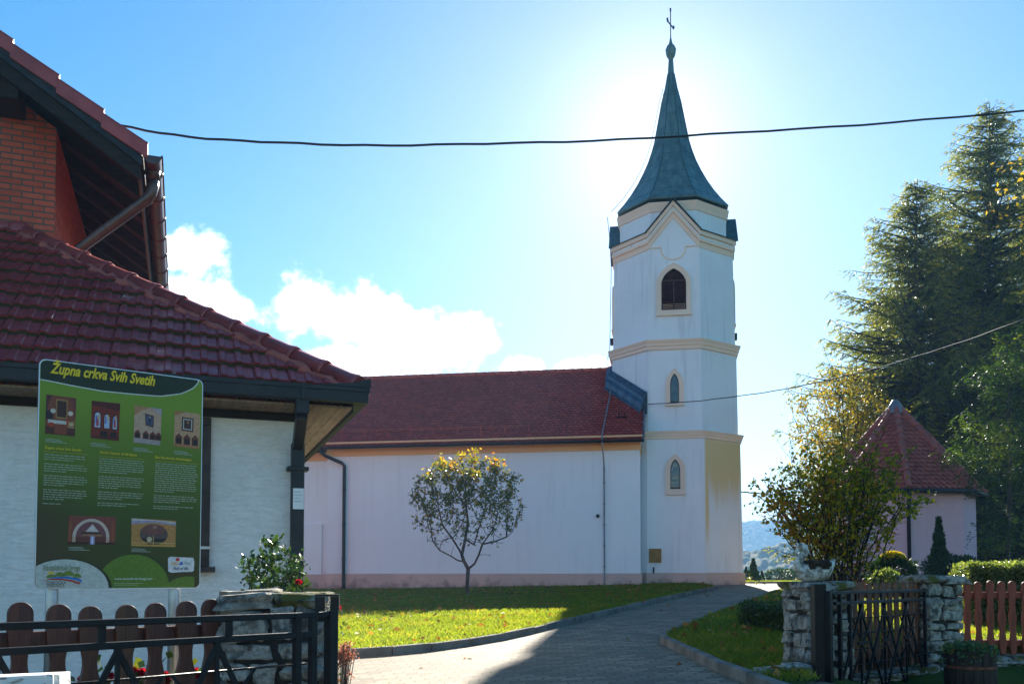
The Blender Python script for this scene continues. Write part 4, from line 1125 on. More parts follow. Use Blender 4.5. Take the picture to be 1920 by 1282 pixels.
class Art:
    def __init__(self): self.mb, self.mats = MB(), []
    def mi(self, c):
        m = flat(c)
        if m not in self.mats: self.mats.append(m)
        return self.mats.index(m)
    def poly(self, pts, c, lvl=0, raw=False): shape(self.mb, pts if raw else [sf(*p) for p in pts], lvl, self.mi(c))
    def rect(self, x0, x1, z0, z1, c, lvl=0): shape(self.mb, [(x0, z0), (x1, z0), (x1, z1), (x0, z1)], lvl, self.mi(c))
    def disc(self, x, z, rx, rz, c, lvl=0, a0=0, a1=360, n=24):
        p = [(x + rx * math.cos(math.radians(a0 + (a1 - a0) * i / n)), z + rz * math.sin(math.radians(a0 + (a1 - a0) * i / n))) for i in range(n + (0 if a1 - a0 == 360 else 1))]
        shape(self.mb, p, lvl, self.mi(c))
    def strip(self, pts, w, c, lvl=0):
        for (a, b), (d, e) in zip(pts[:-1], pts[1:]):
            L = math.hypot(d - a, e - b) or 1; nx_, nz_ = -(e - b) / L * w / 2, (d - a) / L * w / 2
            shape(self.mb, [(a - nx_, b - nz_), (d - nx_, e - nz_), (d + nx_, e + nz_), (a + nx_, b + nz_)], lvl, self.mi(c))
    def build(self, name, parent): return self.mb.build(name, self.mats, parent)
def U_(px, py): return sf(px, py)
# dark header with a white curved edge
A = Art(); n = 24
w_, h_ = SW - 0.012, SH
def hdr(f):   # lower edge of the header as (x, z) for f in 0..1
    pts = [(82, 712), (130, 722), (190, 733), (240, 738), (300, 743), (340, 738), (362, 728), (371, 718)]
    xs_ = [sf(*p) for p in pts]
    i = min(int(f * (len(xs_) - 1)), len(xs_) - 2); q = f * (len(xs_) - 1) - i
    return (xs_[i][0] * (1 - q) + xs_[i + 1][0] * q, xs_[i][1] * (1 - q) + xs_[i + 1][1] * q)
low = [hdr(i / n) for i in range(n + 1)]
low[0] = (0.006, low[0][1])
A.poly(low + [(low[-1][0], zt0 - 0.006), (0.038, zt0 - 0.006), (0.016, zt0 - 0.016), (0.006, zt0 - 0.036)], (0.018, 0.026, 0.010), 0, True)
A.strip(low + [(low[-1][0] + .002, zt0 - 0.008)], 0.006, (0.62, 0.66, 0.60), 1)
A.build('header', panel)
# lower arcs
A = Art()
cx, cz = U_(122, 1106)[0], zb0 + 0.005
zc1 = sf(122, 1048)[1]
x_l = 0.006; R1x = U_(203, 1104)[0] - cx
def arc(cx, rx, h, c, lvl, x_min, x_max):
    pts = [(cx + rx * math.cos(math.radians(a)), cz + h * math.sin(math.radians(a))) for a in np.linspace(0, 180, 41)]
    pts = [(min(max(a, x_min), x_max), b) for a, b in pts]
    if pts[-1][0] < 0.03: pts = pts[:-1] + [(0.006, cz + .035)] + [(0.006 + 0.032 * (1 - math.cos(t)), cz + 0.032 * (1 - math.sin(t))) for t in np.linspace(0, math.pi / 2, 7)]
    A.poly(pts, c, lvl, True)
arc(U_(255, 1100)[0] + .002, U_(319, 1104)[0] - U_(255, 1104)[0] + 0.012, sf(250, 1037)[1] - cz + 0.004, (0.03, 0.045, 0.008), 0, 0.006, SW - .036)
arc(U_(362, 1100)[0] - .03, 0.125, sf(335, 1080)[1] - cz, (0.10, 0.175, 0.016), 1, 0.006, SW - 0.036)
arc(U_(250, 1100)[0], U_(317, 1104)[0] - U_(250, 1104)[0], sf(250, 1039)[1] - cz, (0.105, 0.185, 0.016), 2, 0.006, SW - 0.036)
arc(cx, R1x + 0.018, zc1 - cz + 0.006, (0.028, 0.03, 0.008), 3, 0.006, SW - .036)
arc(cx, R1x, zc1 - cz, (0.50, 0.52, 0.47), 4, 0.006, SW - .036)
A.build('lower_arc', panel)
# emblem: sun, hills and two ribbons
def q3(x, y): return (60 + x * 330 / 1920, 950 + y * 165 / 960)
A = Art(); K = lambda x, y: sf(*q3(x, y))
s_ = (K(300, 0)[0] - K(200, 0)[0]) / 100
A.disc(*K(205, 735), 40 * s_, 40 * s_, (0.75, 0.50, 0.06), 6, -10, 190)
for (x, y, w, h) in ((205, 772, 52, 45), (300, 758, 58, 55), (395, 752, 66, 64), (490, 768, 46, 50)):
    A.disc(*K(x, y), (w + 5) * s_, (h + 5) * s_, (0.50, 0.52, 0.47), 7, 0, 180); A.disc(*K(x, y), w * s_, h * s_, (0.16, 0.23, 0.035), 8, 0, 180)
blue = [K(*p) for p in ((160, 776), (260, 762), (380, 758), (500, 775), (548, 800), (535, 818), (470, 795), (380, 780), (260, 778))]
A.poly(blue, (0.03, 0.17, 0.50), 9, True)
red = [K(*p) for p in ((95, 800), (200, 782), (320, 780), (430, 795), (525, 822), (515, 842), (430, 815), (320, 795), (200, 793))]
A.poly(red, (0.42, 0.03, 0.025), 10, True)
A.build('emblem', panel)
A = Art()                                                 # white rough-edged plate of the tourist logo
pl = [K(*p) for p in ((1480, 560), (1505, 540), (1620, 548), (1755, 552), (1768, 600), (1762, 690), (1745, 706), (1640, 708), (1520, 716), (1482, 700))]
A.poly(pl, (0.62, 0.63, 0.64), 6, True); A.poly([K(*p) for p in ((1565, 556), (1605, 556), (1605, 588), (1565, 588))], (0.62, 0.03, 0.02), 7, True)
A.poly([K(*p) for p in ((1600, 632), (1618, 592), (1632, 592), (1648, 632))], (0.05, 0.13, 0.45), 7, True)
A.build('logo_plate', panel)
def text(name, s, x0, x1, z, mat, parent, shear=0.0, bold=0.0, size=None, lvl=12):
    cu_ = bpy.data.curves.new(name, 'FONT'); cu_.body = s; cu_.shear = shear; cu_.offset = bold; cu_.resolution_u = 3
    tmp = bpy.data.objects.new(name, cu_); COL.objects.link(tmp)
    dg = bpy.context.evaluated_depsgraph_get(); dg.update()
    me = bpy.data.meshes.new_from_object(tmp.evaluated_get(dg))
    bpy.data.objects.remove(tmp); bpy.data.curves.remove(cu_)
    co = np.empty(len(me.vertices) * 3, np.float32); me.vertices.foreach_get('co', co); co = co.reshape(-1, 3)
    w = co[:, 0].max() - co[:, 0].min(); kx = (x1 - x0) / w; kz = size if size else kx
    out = np.stack([(co[:, 0] - co[:, 0].min()) * kx + x0, np.full(len(co), -0.0024 - 0.0006 * lvl), co[:, 1] * kz + z], -1)
    me.vertices.foreach_set('co', out.ravel().astype(np.float32)); me.update()
    return finish(name, me, mat, parent)
yel, wht, grn, gry, org, ink = flat((0.78, 0.56, 0.02)), flat((0.62, 0.66, 0.58)), flat((0.14, 0.20, 0.035)), flat((0.12, 0.12, 0.11)), flat((0.72, 0.36, 0.06)), flat((0.06, 0.07, 0.12))
def tl(name, s, p0, p1, mat, hpx, **k):
    a, b = sf(*p0), sf(*p1); size = (hpx * 5.25 / F)
    return text(name, s, a[0], b[0], a[1], mat, panel, size=size, **k)
tl('title', 'Župna crkva Svih Svetih', (93, 699), (290, 728), yel, 27, shear=0.32, bold=0.03)
tl('heading', 'Župna crkva Svih Svetih', (83, 841), (151, 847), yel, 6.6, bold=0.012)
tl('heading', 'Parish Church of All Saints', (187, 850), (256, 856), yel, 6.6, bold=0.012)
tl('heading', 'Die Pfarrkirche Allerheiligen', (290, 859), (358, 865), yel, 6.6, bold=0.012)
tl('web_address', 'www.varazdinski-bregi.com', q3(893, 793), q3(1308, 793), wht, 6.4, bold=0.008)
tl('emblem_name', 'Varaždinski bregi', q3(122, 690), q3(525, 668), grn, 15, shear=0.35, bold=0.0)
tl('emblem_caption', 'TURISTIČKA', q3(148, 842), q3(368, 840), gry, 8.2, bold=0.004)
tl('emblem_caption', 'ZAJEDNICA', q3(148, 872), q3(352, 870), gry, 8.2, bold=0.004)
tl('logo_name', 'CRO', q3(1512, 634), q3(1592, 632), org, 9.5, shear=0.1, bold=0.01); tl('logo_name', 'TIA', q3(1652, 632), q3(1724, 630), flat((0.25, 0.34, 0.30)), 8.5, shear=0.1, bold=0.01)
tl('logo_line', 'Full of life', q3(1540, 684), q3(1700, 680), ink, 8.5, shear=0.25, bold=0.012)
# body copy: far too small to read in the photograph, so only the grey of its lines
rnd = random.Random(21)
def para(x0, y0, y1, width, nlines, breaks, right_drop):
    A = Art()
    for i in range(nlines):
        if i in breaks: continue
        f = i / max(1, nlines - 1)
        px, py = x0[0] + (x0[1] - x0[0]) * f, y0 + (y1 - y0) * f
        a = sf(px, py); end = sf(px + width, py + right_drop)[0] * (1 if (i + 1) not in breaks and i != nlines - 1 else 1)
        L = (end - a[0]) * (rnd.uniform(0.9, 1.0) if (i + 1) not in breaks and i != nlines - 1 else rnd.uniform(0.4, 0.7))
        x = a[0]
        while x < a[0] + L:
            w = rnd.uniform(0.008, 0.032); A.rect(x, min(x + w, a[0] + L), a[1], a[1] + 0.0046, (0.33, 0.37, 0.27), 2); x += w + 0.0045
    A.build('text', panel)
para((83, 80), 852, 944, 82, 22, (3, 8, 14, 20), 8)
para((186, 182), 860, 947, 87, 22, (7, 14, 19), 6)
para((291, 287), 869, 953, 82, 22, (14, 19), 6)
for (x, y) in ((85, 822), (170, 830), (250, 839), (326, 845), (128, 1025), (246, 1028)):
    A = Art()
    for i in range(3):
        a = sf(x, y + i * 2.6); A.rect(a[0], a[0] + (0.075, 0.085, 0.11)[i], a[1] - 0.002, a[1] + 0.0012, (0.33, 0.37, 0.30), 2)
    A.build('caption_text', panel)
A = Art()
a = sf(*q3(893, 835)); A.rect(a[0], a[0] + .16, a[1], a[1] + .0025, (0.40, 0.46, 0.25), 6); a = sf(*q3(893, 853)); A.rect(a[0], a[0] + .13, a[1], a[1] + .0025, (0.40, 0.46, 0.25), 6)
for (p, q) in (((82, 846), (166, 852)), ((186, 855), (271, 861)), ((289, 864), (371, 870))): A.strip([sf(*p), sf(*q)], 0.002, (0.45, 0.36, 0.03), 2)
A.build('rule', panel)
# six printed photographs of a church interior, simplified
def pic(name, c, base):
    """c: four photo-pixel corners tl, tr, br, bl; returns a drawer in unit coordinates"""
    q = [sf(*p) for p in c]
    A = Art()
    def T(u, v):
        a = [q[3][i] * (1 - u) + q[2][i] * u for i in (0, 1)]; b = [q[0][i] * (1 - u) + q[1][i] * u for i in (0, 1)]
        return (a[0] * (1 - v) + b[0] * v, a[1] * (1 - v) + b[1] * v)
    A.poly([T(0, 0), T(1, 0), T(1, 1), T(0, 1)], base, 2, True)
    lv = [3]
    def R(u0, u1, v0, v1, col): A.poly([T(u0, v0), T(u1, v0), T(u1, v1), T(u0, v1)], col, lv[0], True); lv[0] += 0.25
    def E(u, v, ru, rv, col, a0=0, a1=360):
        A.poly([T(u + ru * math.cos(math.radians(a)), v + rv * math.sin(math.radians(a))) for a in np.linspace(a0, a1, 19)[:(18 if a1 - a0 == 360 else 19)]], col, lv[0], True); lv[0] += 0.25
    def Z(pts, col): A.poly([T(*p) for p in pts], col, lv[0], True); lv[0] += 0.25
    return A, R, E, Z
def z2p(x, y): return (70 + x / 6, 670 + y / 6)
A, R, E, Z = pic('a', [z2p(100, 415), z2p(437, 460), z2p(420, 888), z2p(85, 855)], (0.22, 0.055, 0.025))
Z([(0, 1), (0, .45), (.15, .95), (.25, 1)], (0.10, 0.025, 0.02)); Z([(1, 1), (1, .45), (.82, .95), (.75, 1)], (0.16, 0.04, 0.03)); R(.33, .72, .42, .92, (0.34, 0.17, 0.05)); R(.37, .68, .46, .88, (0.06, 0.02, 0.012))
R(0, 1, 0, .2, (0.09, 0.02, 0.015)); R(0, .24, .38, .6, (0.03, 0.015, 0.02)); R(.3, .72, .02, .3, (0.22, 0.05, 0.02)); R(.08, .74, .28, .37, (0.55, 0.50, 0.44)); R(.74, .96, .2, .38, (0.36, 0.20, 0.08)); E(.24, .6, .09, .06, (0.6, 0.5, 0.4)); E(.82, .58, .09, .06, (0.6, 0.5, 0.4)); R(.12, .26, .18, .3, (0.42, 0.04, 0.02)); R(.7, .76, .26, .42, (0.45, 0.04, 0.03)); E(.86, .3, .07, .04, (0.5, 0.4, 0.2))
A.build('photograph', panel)
A, R, E, Z = pic('b', [z2p(612, 485), z2p(930, 520), z2p(915, 940), z2p(598, 905)], (0.19, 0.022, 0.012))
Z([(0, 1), (1, 1), (1, .8), (0, .88)], (0.09, 0.012, 0.01)); Z([(0, 0), (1, 0), (1, .12), (0, .06)], (0.11, 0.014, 0.01))
for u, w, h in ((.22, .12, .44), (.55, .11, .40), (.83, .09, .36)):
    R(u - w, u + w, .28, .28 + h * .75, (0.03, 0.012, 0.015)); E(u, .28 + h * .75, w, .12, (0.03, 0.012, 0.015), 0, 180); R(u - w * .82, u + w * .82, .3, .28 + h * .75, (0.42, 0.46, 0.58)); E(u, .28 + h * .75, w * .82, .09, (0.45, 0.5, 0.6), 0, 180)
    R(u - w * .4, u + w * .35, .34, .55, (0.5, 0.05, 0.05) if u != .55 else (0.35, 0.45, 0.62)); R(u - w * .6, u - w * .2, .42, .62, (0.08, 0.10, 0.4)); R(u + w * .1, u + w * .6, .5, .66, (0.55, 0.35, 0.12))
R(.33, .58, .06, .22, (0.025, 0.008, 0.006)); R(.68, .9, .08, .22, (0.025, 0.008, 0.006)); A.build('photograph', panel)
A, R, E, Z = pic('c', [z2p(1092, 540), z2p(1398, 580), z2p(1380, 990), z2p(1080, 955)], (0.50, 0.31, 0.21))
Z([(0, 1), (.6, 1), (.3, .9), (0, .72)], (0.42, 0.20, 0.09)); Z([(.6, 1), (1, 1), (1, .8), (.8, .93)], (0.38, 0.30, 0.32)); Z([(.38, .83), (.72, .78), (.72, .46), (.42, .5)], (0.10, 0.035, 0.02)); Z([(.42, .78), (.68, .74), (.68, .5), (.46, .53)], (0.07, 0.08, 0.16)); R(.53, .6, .55, .74, (0.03, 0.03, 0.03)); E(.57, .73, .03, .03, (.4, .3, .22)); R(0, 1, 0, .14, (0.36, 0.28, 0.27))
for u in (.14, .45, .7, .92): R(u - .12, u + .1, .13, .27, (0.12, 0.025, 0.015)); Z([(u - .12, .27), (u + .1, .27), (u, .36)], (0.14, 0.03, 0.018)); R(u - .08, u + .06, .15, .25, (0.025, 0.012, 0.01))
A.build('photograph', panel)
A, R, E, Z = pic('d', [z2p(1545, 598), z2p(1832, 638), z2p(1818, 1030), z2p(1532, 995)], (0.50, 0.28, 0.15))
Z([(0, 1), (.4, 1), (0, .85)], (0.38, 0.16, 0.06)); R(.28, .74, .46, .85, (0.09, 0.02, 0.02)); R(.33, .69, .5, .81, (0.45, 0.42, 0.36)); R(.37, .65, .53, .78, (0.07, 0.025, 0.02)); E(.52, .72, .05, .05, (0.3, .12, .06)); R(0, 1, 0, .06, (0.40, 0.16, 0.07))
for u in (.18, .5, .82): R(u - .13, u + .13, .07, .28, (0.14, 0.035, 0.018)); Z([(u - .13, .28), (u + .13, .28), (u, .38)], (0.15, 0.035, 0.02)); R(u - .09, u + .09, .09, .24, (0.025, 0.012, 0.01))
A.build('photograph', panel)
A, R, E, Z = pic('e', [q3(400, 95), q3(918, 108), q3(905, 412), q3(385, 405)], (0.20, 0.045, 0.035))
E(.48, .25, .39, .66, (0.55, 0.42, 0.34), 0, 180); R(.09, .87, .04, .27, (0.50, 0.34, 0.24)); E(.48, .25, .32, .56, (0.18, 0.06, 0.07), 0, 180); R(.16, .80, 0, .27, (0.13, 0.035, 0.025)); R(0, 1, 0, .08, (0.05, 0.012, 0.01)); R(.3, .7, .3, .36, (0.33, 0.15, 0.06)); R(.28, .68, .36, .44, (0.06, 0.03, 0.03)); Z([(.36, .45), (.64, .45), (.5, .72)], (0.6, 0.52, 0.48)); R(.46, .56, .0, .3, (0.26, 0.25, 0.45)); R(.49, .53, 0.02, .28, (0.6, 0.6, 0.75)); R(.0, .07, .1, .8, (0.24, 0.07, 0.03)); R(.9, .97, .1, .8, (0.26, 0.07, 0.03))
A.build('photograph', panel)
A, R, E, Z = pic('f', [q3(1085, 122), q3(1568, 150), q3(1563, 436), q3(1080, 425)], (0.42, 0.20, 0.055))
Z([(0, 1), (1, .95), (1, .86), (.5, .96), (0, .9)], (0.52, 0.46, 0.42)); Z([(0, .9), (.5, .96), (1, .86), (1, .8), (.5, .88), (0, .78)], (0.30, 0.26, 0.36)); E(.5, .45, .32, .38, (0.09, 0.06, 0.055)); E(.5, .62, .26, .2, (0.16, 0.06, 0.05)); Z([(.2, .3), (.8, .3), (.62, .08), (.36, .08)], (0.02, 0.015, 0.012)); R(0, 1, .12, .15, (0.50, 0.33, 0.12)); R(0, 1, .0, .05, (0.5, 0.28, 0.06)); E(.4, .26, .06, .1, (0.5, .4, .25)); R(.48, .5, .05, .4, (0.48, 0.30, 0.10)); E(.52, .72, .05, .07, (0.3, .15, .12))
A.build('photograph', panel)
# ------------------------------------------------------------------ stone pillars, gates, fences
def stone_lump(mb, c, sz, rng, mi=0):
    """one rough field stone: a squared-off ellipsoid with noise"""
    nu, nv = 10, 6
    ph = rng.uniform(0, 6, 6)
    vs = []
    for j in range(nv + 1):
        v = -math.pi / 2 + math.pi * j / nv
        for i in range(nu):
            u = 2 * math.pi * i / nu
            def pw(x, e): return math.copysign(abs(x) ** e, x)
            x, y, z = pw(math.cos(v), .34) * pw(math.cos(u), .34), pw(math.cos(v), .34) * pw(math.sin(u), .34), pw(math.sin(v), .34)
            k = 1 + 0.11 * math.sin(3 * x + ph[0] + 2 * z) + 0.08 * math.sin(4 * y + ph[1] - 3 * z) + 0.07 * math.sin(5 * z + ph[2] + 3 * x) + rng.uniform(-.075, .075)
            vs.append((c[0] + x * sz[0] / 2 * k, c[1] + y * sz[1] / 2 * k, c[2] + z * sz[2] / 2 * k))
    fs = [(j * nu + i, j * nu + (i + 1) % nu, (j + 1) * nu + (i + 1) % nu, (j + 1) * nu + i) for j in range(nv) for i in range(nu)]
    mb.add(vs, fs, mi, False, float(rng.uniform(0, 1)))
def stone_pillar(label, loc, rz, w, d, z0, z1, seed, cap_over, rows=(0.10, 0.20), sw=(0.12, 0.28), name='stone_pillar', cat='stone pillar'):
    rng = np.random.default_rng(seed)
    t_ = thing(name, label, cat, (loc[0], loc[1], 0), rz, None)
    mb = MB(); mb.box(-w / 2 + .03, w / 2 - .03, -d / 2 + .03, d / 2 - .03, z0, z1 - 0.03, 1)
    for face in range(4):
        n = (w, d)[face % 2]; dep = (d, w)[face % 2]
        z = z0
        while z < z1 - 0.04:
            h = rng.uniform(*rows); h = min(h, z1 - z)
            x = -n / 2
            while x < n / 2 - 0.03:
                l = rng.uniform(*sw); l = l if x + l < n / 2 - 0.06 else n / 2 - x
                cx, cy = x + l / 2, -dep / 2 + 0.025
                cx, cy = ((cx, cy), (-cy, cx), (-cx, -cy), (cy, -cx))[face]
                hh, q = h * rng.uniform(.72, .97), rng.uniform(.08, .115)
                s = (l * rng.uniform(.82, .95), q, hh) if face % 2 == 0 else (q, l * rng.uniform(.82, .95), hh)
                stone_lump(mb, (cx, cy, z + h / 2 + rng.uniform(-.02, .02)), s, rng); x += l
            z += h
    mb.build('shaft', [M['stone'], M['mortar']], t_)
    mb = MB(); W, D = w + 2 * cap_over, d + 2 * cap_over
    nx_ = max(2, int(W / 0.2)); ny_ = max(2, int(D / 0.22))
    for i in range(nx_):
        for j in range(ny_):
            stone_lump(mb, (-W / 2 + (i + .5) * W / nx_, -D / 2 + (j + .5) * D / ny_, z1 + 0.02 + rng.uniform(-.008, .008)), (W / nx_ * 1.04, D / ny_ * 1.04, 0.085), rng, 0 if rng.random() < .6 else 1)
    mb.build('cap', [M['stone'], M['moss']], t_)
    return t_
PL = P(512, 1200, 4.85)
pz = P(512, 1122, 4.6).z
stone_pillar('lichen-blackened limestone gate pillar next to the varnished picket fence', (PL.x, PL.y + 0.05), math.radians(12), 0.52, 0.46, -0.1, pz - 0.03, 3, 0.025)
PR = P(1532, 1200, 7.95)
stone_pillar('stone gate pillar carrying the weathered swan ornament', (PR.x, PR.y), math.radians(15), 0.40, 0.44, 0.0, P(1532, 1097, 7.8).z - 0.03, 5, 0.03, (0.1, 0.2), (0.13, 0.26))
P2 = P(1756, 1200, 9.5)
stone_pillar('stone gate pillar between the brown and the red picket fences with a broad flat cap', (P2.x - .04, P2.y), math.radians(10), 0.40, 0.42, 0.1, P(1740, 1086, 9.4).z - 0.02, 8, 0.06, (0.08, 0.17), (0.1, 0.22))

def picket_shape(w, h, waves):
    """outline of a turned-looking picket: round head, scalloped sides"""
    pts = []
    zs_ = list(np.linspace(0, h - w / 2, 44)) + [h - w / 2 + (w / 2) * math.sin(a) for a in np.linspace(0.15, math.pi / 2, 9)]
    for z in zs_:
        d = h - z
        k = 0.5
        if d < w / 2: k = 0.5 * math.sqrt(max(0, 1 - ((w / 2 - d) / (w / 2)) ** 2)) * 1.0
        else:
            k = 0.5 - waves * (0.5 - 0.5 * math.cos((d - 0.13) / 0.26 * 2 * math.pi) if d > 0.13 else 0) * 0.5
        pts.append((k * w, z))
    return [(x, z) for x, z in pts] + [(-x, z) for x, z in pts[::-1]][1 if pts[-1][0] < 1e-6 else 0:]
def picket_fence(label, a, b, n, w, z0, z1, mat, waves, rails, thick=0.022, rng=None, extra=None, offset=0.03):
    """a, b plan ends; pickets are parts; rails run behind"""
    a, b = Vector(a), Vector(b); d = b - a; L = d.length; ang = math.atan2(d.y, d.x)
    t_ = thing('picket_fence', label, 'fence', (a.x, a.y, 0), ang)
    sh = picket_shape(w, z1 - z0, waves)
    base = MB().prism(sh, -thick / 2, thick / 2).build('picket', mat, t_, bevel=0.004)
    r = random.Random(n)
    for i in range(n):
        o = base if i == 0 else base.copy()
        if i:
            COL.objects.link(o); o.parent = t_
        o.location = (L * (i + 0.5) / n + r.uniform(-.006, .006), 0, z0 + r.uniform(-0.012, 0.012)); o.rotation_euler = (r.uniform(-.01, .01), r.uniform(-.014, .014), r.uniform(-.03, .03))
    for zr_ in rails:
        MB().box(-0.05, L + 0.05, thick / 2 + 0.002, thick / 2 + 0.045, zr_ - 0.033, zr_ + 0.033).build('rail', mat, t_, bevel=0.006)
    return t_
# varnished fence along the left, running from the road edge to the pillar
fa, fb = P(-72, 1130, 3.76), P(425, 1130, 4.70)
fl = picket_fence('varnished red-brown picket fence behind the black gate leaf under the information board', (fa.x, fa.y), (fb.x, fb.y), 8, 0.105, 0.40, P(30, 1133, 3.95).z, M['picket'], 0.40, (P(200, 1192, 4.2).z, 0.62), 0.024)
# brown weathered fence between the right pillars, seen through the gate
ra, rb = P(1580, 1200, 8.3), P(1738, 1200, 9.5)
picket_fence('old weathered brown picket fence seen through the gate leaf below the shrub', (ra.x, ra.y), (rb.x, rb.y), 12, 0.085, 0.60, P(1660, 1090, 8.9).z, M['grey_picket'], 0.10, (1.36, 0.80), 0.022)
# red fence on the low wall at the right
qa, qb = P(1783, 1200, 9.62), P(2104, 1200, 9.6)
picket_fence('red-brown picket fence on the low stone wall in front of the clipped hedge', (qa.x, qa.y), (qb.x, qb.y), 15, 0.078, 0.70, P(1850, 1089, 9.6).z, M['red_picket'], 0.30, (P(1850, 1115, 9.6).z, P(1850, 1205, 9.6).z), 0.022)
# low stone wall under the red fence
rng = np.random.default_rng(31)
tw_ = thing('low_stone_wall', 'low mossy field-stone wall carrying the red picket fence', 'stone wall', (qa.x + .08, qa.y - 0.05, 0), 0.0)
mb = MB(); mb.box(0, 3.2, -0.16, 0.25, -0.1, 0.66, 1)
z = 0.0
while z < 0.64:
    h = min(rng.uniform(0.12, 0.2), 0.66 - z); x = 0.0
    while x < 3.2:
        l = rng.uniform(0.15, 0.34); stone_lump(mb, (x + l / 2, -0.16, z + h / 2), (l * .97, 0.13, h * .96), rng); x += l
    z += h
mb.build('shaft', [M['stone'], M['mortar']], tw_)
mb = MB(); x = 0.0
while x < 3.2:
    l = rng.uniform(0.18, 0.34); stone_lump(mb, (x + l / 2, 0.03, 0.67 + rng.uniform(-.01, .01)), (l * 1.03, 0.46, 0.09), rng); x += l
mb.build('cap', M['moss'], tw_)
tw2 = thing('low_stone_wall', 'low mossy stone kerb under the brown picket fence behind the gate leaf', 'stone wall', (ra.x, ra.y, 0), math.atan2(rb.y - ra.y, rb.x - ra.x))
mb = MB(); x = -0.1
while x < 1.7:
    l = rng.uniform(0.18, 0.34)
    for z in (0.12, 0.32, 0.5): stone_lump(mb, (x + l / 2, 0.0, z), (l * 1.03, 0.30, 0.2), rng)
    x += l
mb.build('shaft', M['stone'], tw2)
mb = MB(); x = 0.15
while x < 1.7:
    l = rng.uniform(0.2, 0.3); stone_lump(mb, (x + l / 2, -0.04, 0.60), (l * 1.05, 0.34, 0.07), rng); x += l
mb.build('cap', M['moss'], tw2)

def gate_leaf(label, hinge, tip, zt, z2, zb, L, double, peaks, post_px=None):
    h, t2 = Vector(hinge), Vector(tip); d = (t2 - h).normalized(); ang = math.atan2(d.y, d.x)
    gt = thing('gate_leaf', label, 'gate', (h.x, h.y, 0), ang)
    mb = MB(); b = 0.028
    mb.bar((0.0, 0, zt), (L, 0, zt), b, b); mb.bar((0.12, 0, z2), (L, 0, z2), 0.03, 0.028); mb.bar((0.1, 0, zb), (L, 0, zb), b, b)
    mb.bar((L, 0, zb - 0.05), (L, 0, zt + 0.02), b * 1.1, b * 1.1, up=(0, 1, 0)); mb.bar((0.0, 0, zb - 0.1), (0.0, 0, zt + .018), 0.05, 0.05, up=(0, 1, 0))
    for x in double: mb.bar((x, 0, zb), (x, 0, zt), 0.034, 0.034, up=(0, 1, 0))
    n = max(2, round(L / 0.62))
    for i in range(1, n): mb.bar((L * i / n, 0, z2), (L * i / n, 0, zt), 0.03, 0.02, up=(0, 1, 0))
    mb.build('frame', M['iron'], gt, bevel=0.004)
    mb = MB()
    for i, x in enumerate(peaks):
        for j in (-1, 1):
            xe = x + j * (peaks[1] - peaks[0]); ze_ = zb
            x0_, z0_ = x, z2
            if xe < 0.14 or xe > L - .02:
                xl_ = 0.14 if xe < 0.14 else L - .02; f = (xl_ - x) / (xe - x); xe, ze_ = xl_, z2 + (zb - z2) * f
            mb.bar((x0_, 0.012 * j, z0_ - .01), (xe, 0.012 * j, ze_), 0.014, 0.022)
        mb.bar((x, 0, zb), (x, 0, z2), 0.016, 0.016, up=(0, 1, 0))
        zm = (zb + z2) / 2 + 0.05; mb.bar((x - 0.1, -0.014, zm), (x + 0.14, -0.014, zm), 0.012, 0.03)
        mb.bar((x - 0.2, -0.012, zm + 0.22), (x + 0.2, -0.012, zm - 0.25), 0.010, 0.012); mb.bar((x + 0.2, -0.012, zm + 0.22), (x - 0.2, -0.012, zm - 0.25), 0.010, 0.012)
    mb.build('lattice', M['iron'], gt)
    mb = MB(); k = 5
    for i in range(1, k + 1):
        z = z2 + (zb - z2) * i / (k + 1.0); mb.tube([(0.14, -0.01, z), (L, -0.01, z)], 0.0055, 6)
    mb.build('rod', M['iron'], gt)
    return gt
hL = P(621, 1151, 4.4); tL = P(0, 1174, 3.25)
gate_leaf('black iron gate leaf standing open in front of the varnished picket fence and stone pillar', (hL.x, hL.y), (tL.x, tL.y), hL.z, P(616, 1186, 4.4).z, 0.42, 2.25, (0.11, 0.2), [0.62, 1.06, 1.50, 1.94])
hR, tR = P(1553, 1111, 7.45), P(1733, 1104, 9.1)
LR = (Vector((tR.x, tR.y)) - Vector((hR.x, hR.y))).length
gate_leaf('black iron gate leaf standing open between the swan pillar and the flat-capped pillar', (hR.x, hR.y), (tR.x, tR.y), hR.z, P(1571, 1131, 7.5).z, 0.50, LR, (0.22, 0.42), [0.66, 1.20, 1.74])
def gate_post(label, loc, w, z1, rz, bracket):
    p = thing('gate_post', label, 'gate post', (loc[0], loc[1], 0), rz)
    MB().box(-w / 2, w / 2, -w / 2, w / 2, -0.1, z1).build('post', M['iron'], p, bevel=0.006)
    if bracket:
        mb = MB(); mb.box(-w / 2 - 0.06, -w / 2 - 0.012, -0.01, 0.03, z1 - 0.05, z1 + 0.07); mb.box(-0.012, 0.03, -0.01, 0.03, z1 + .002, z1 + 0.07); mb.box(-w / 2 - 0.06, 0.03, -0.012, 0.032, z1 + 0.072, z1 + 0.082)
        mb.tube([(-0.05, 0, z1 - 0.02), (0.02, 0, z1 - 0.02)], 0.018, 10); mb.build('hinge', M['iron'], p)
    return p
p = P(624, 1147, 4.42); gate_post('slim black gate post with a hinge bracket by the lichen-blackened pillar', (p.x, p.y), 0.05, p.z + 0.005, 0.1, True)
p = P(1534, 1094, 7.5); gate_post('thick black gate post fixed to the front of the swan pillar', (p.x, p.y), 0.10, p.z, 0.05, False)
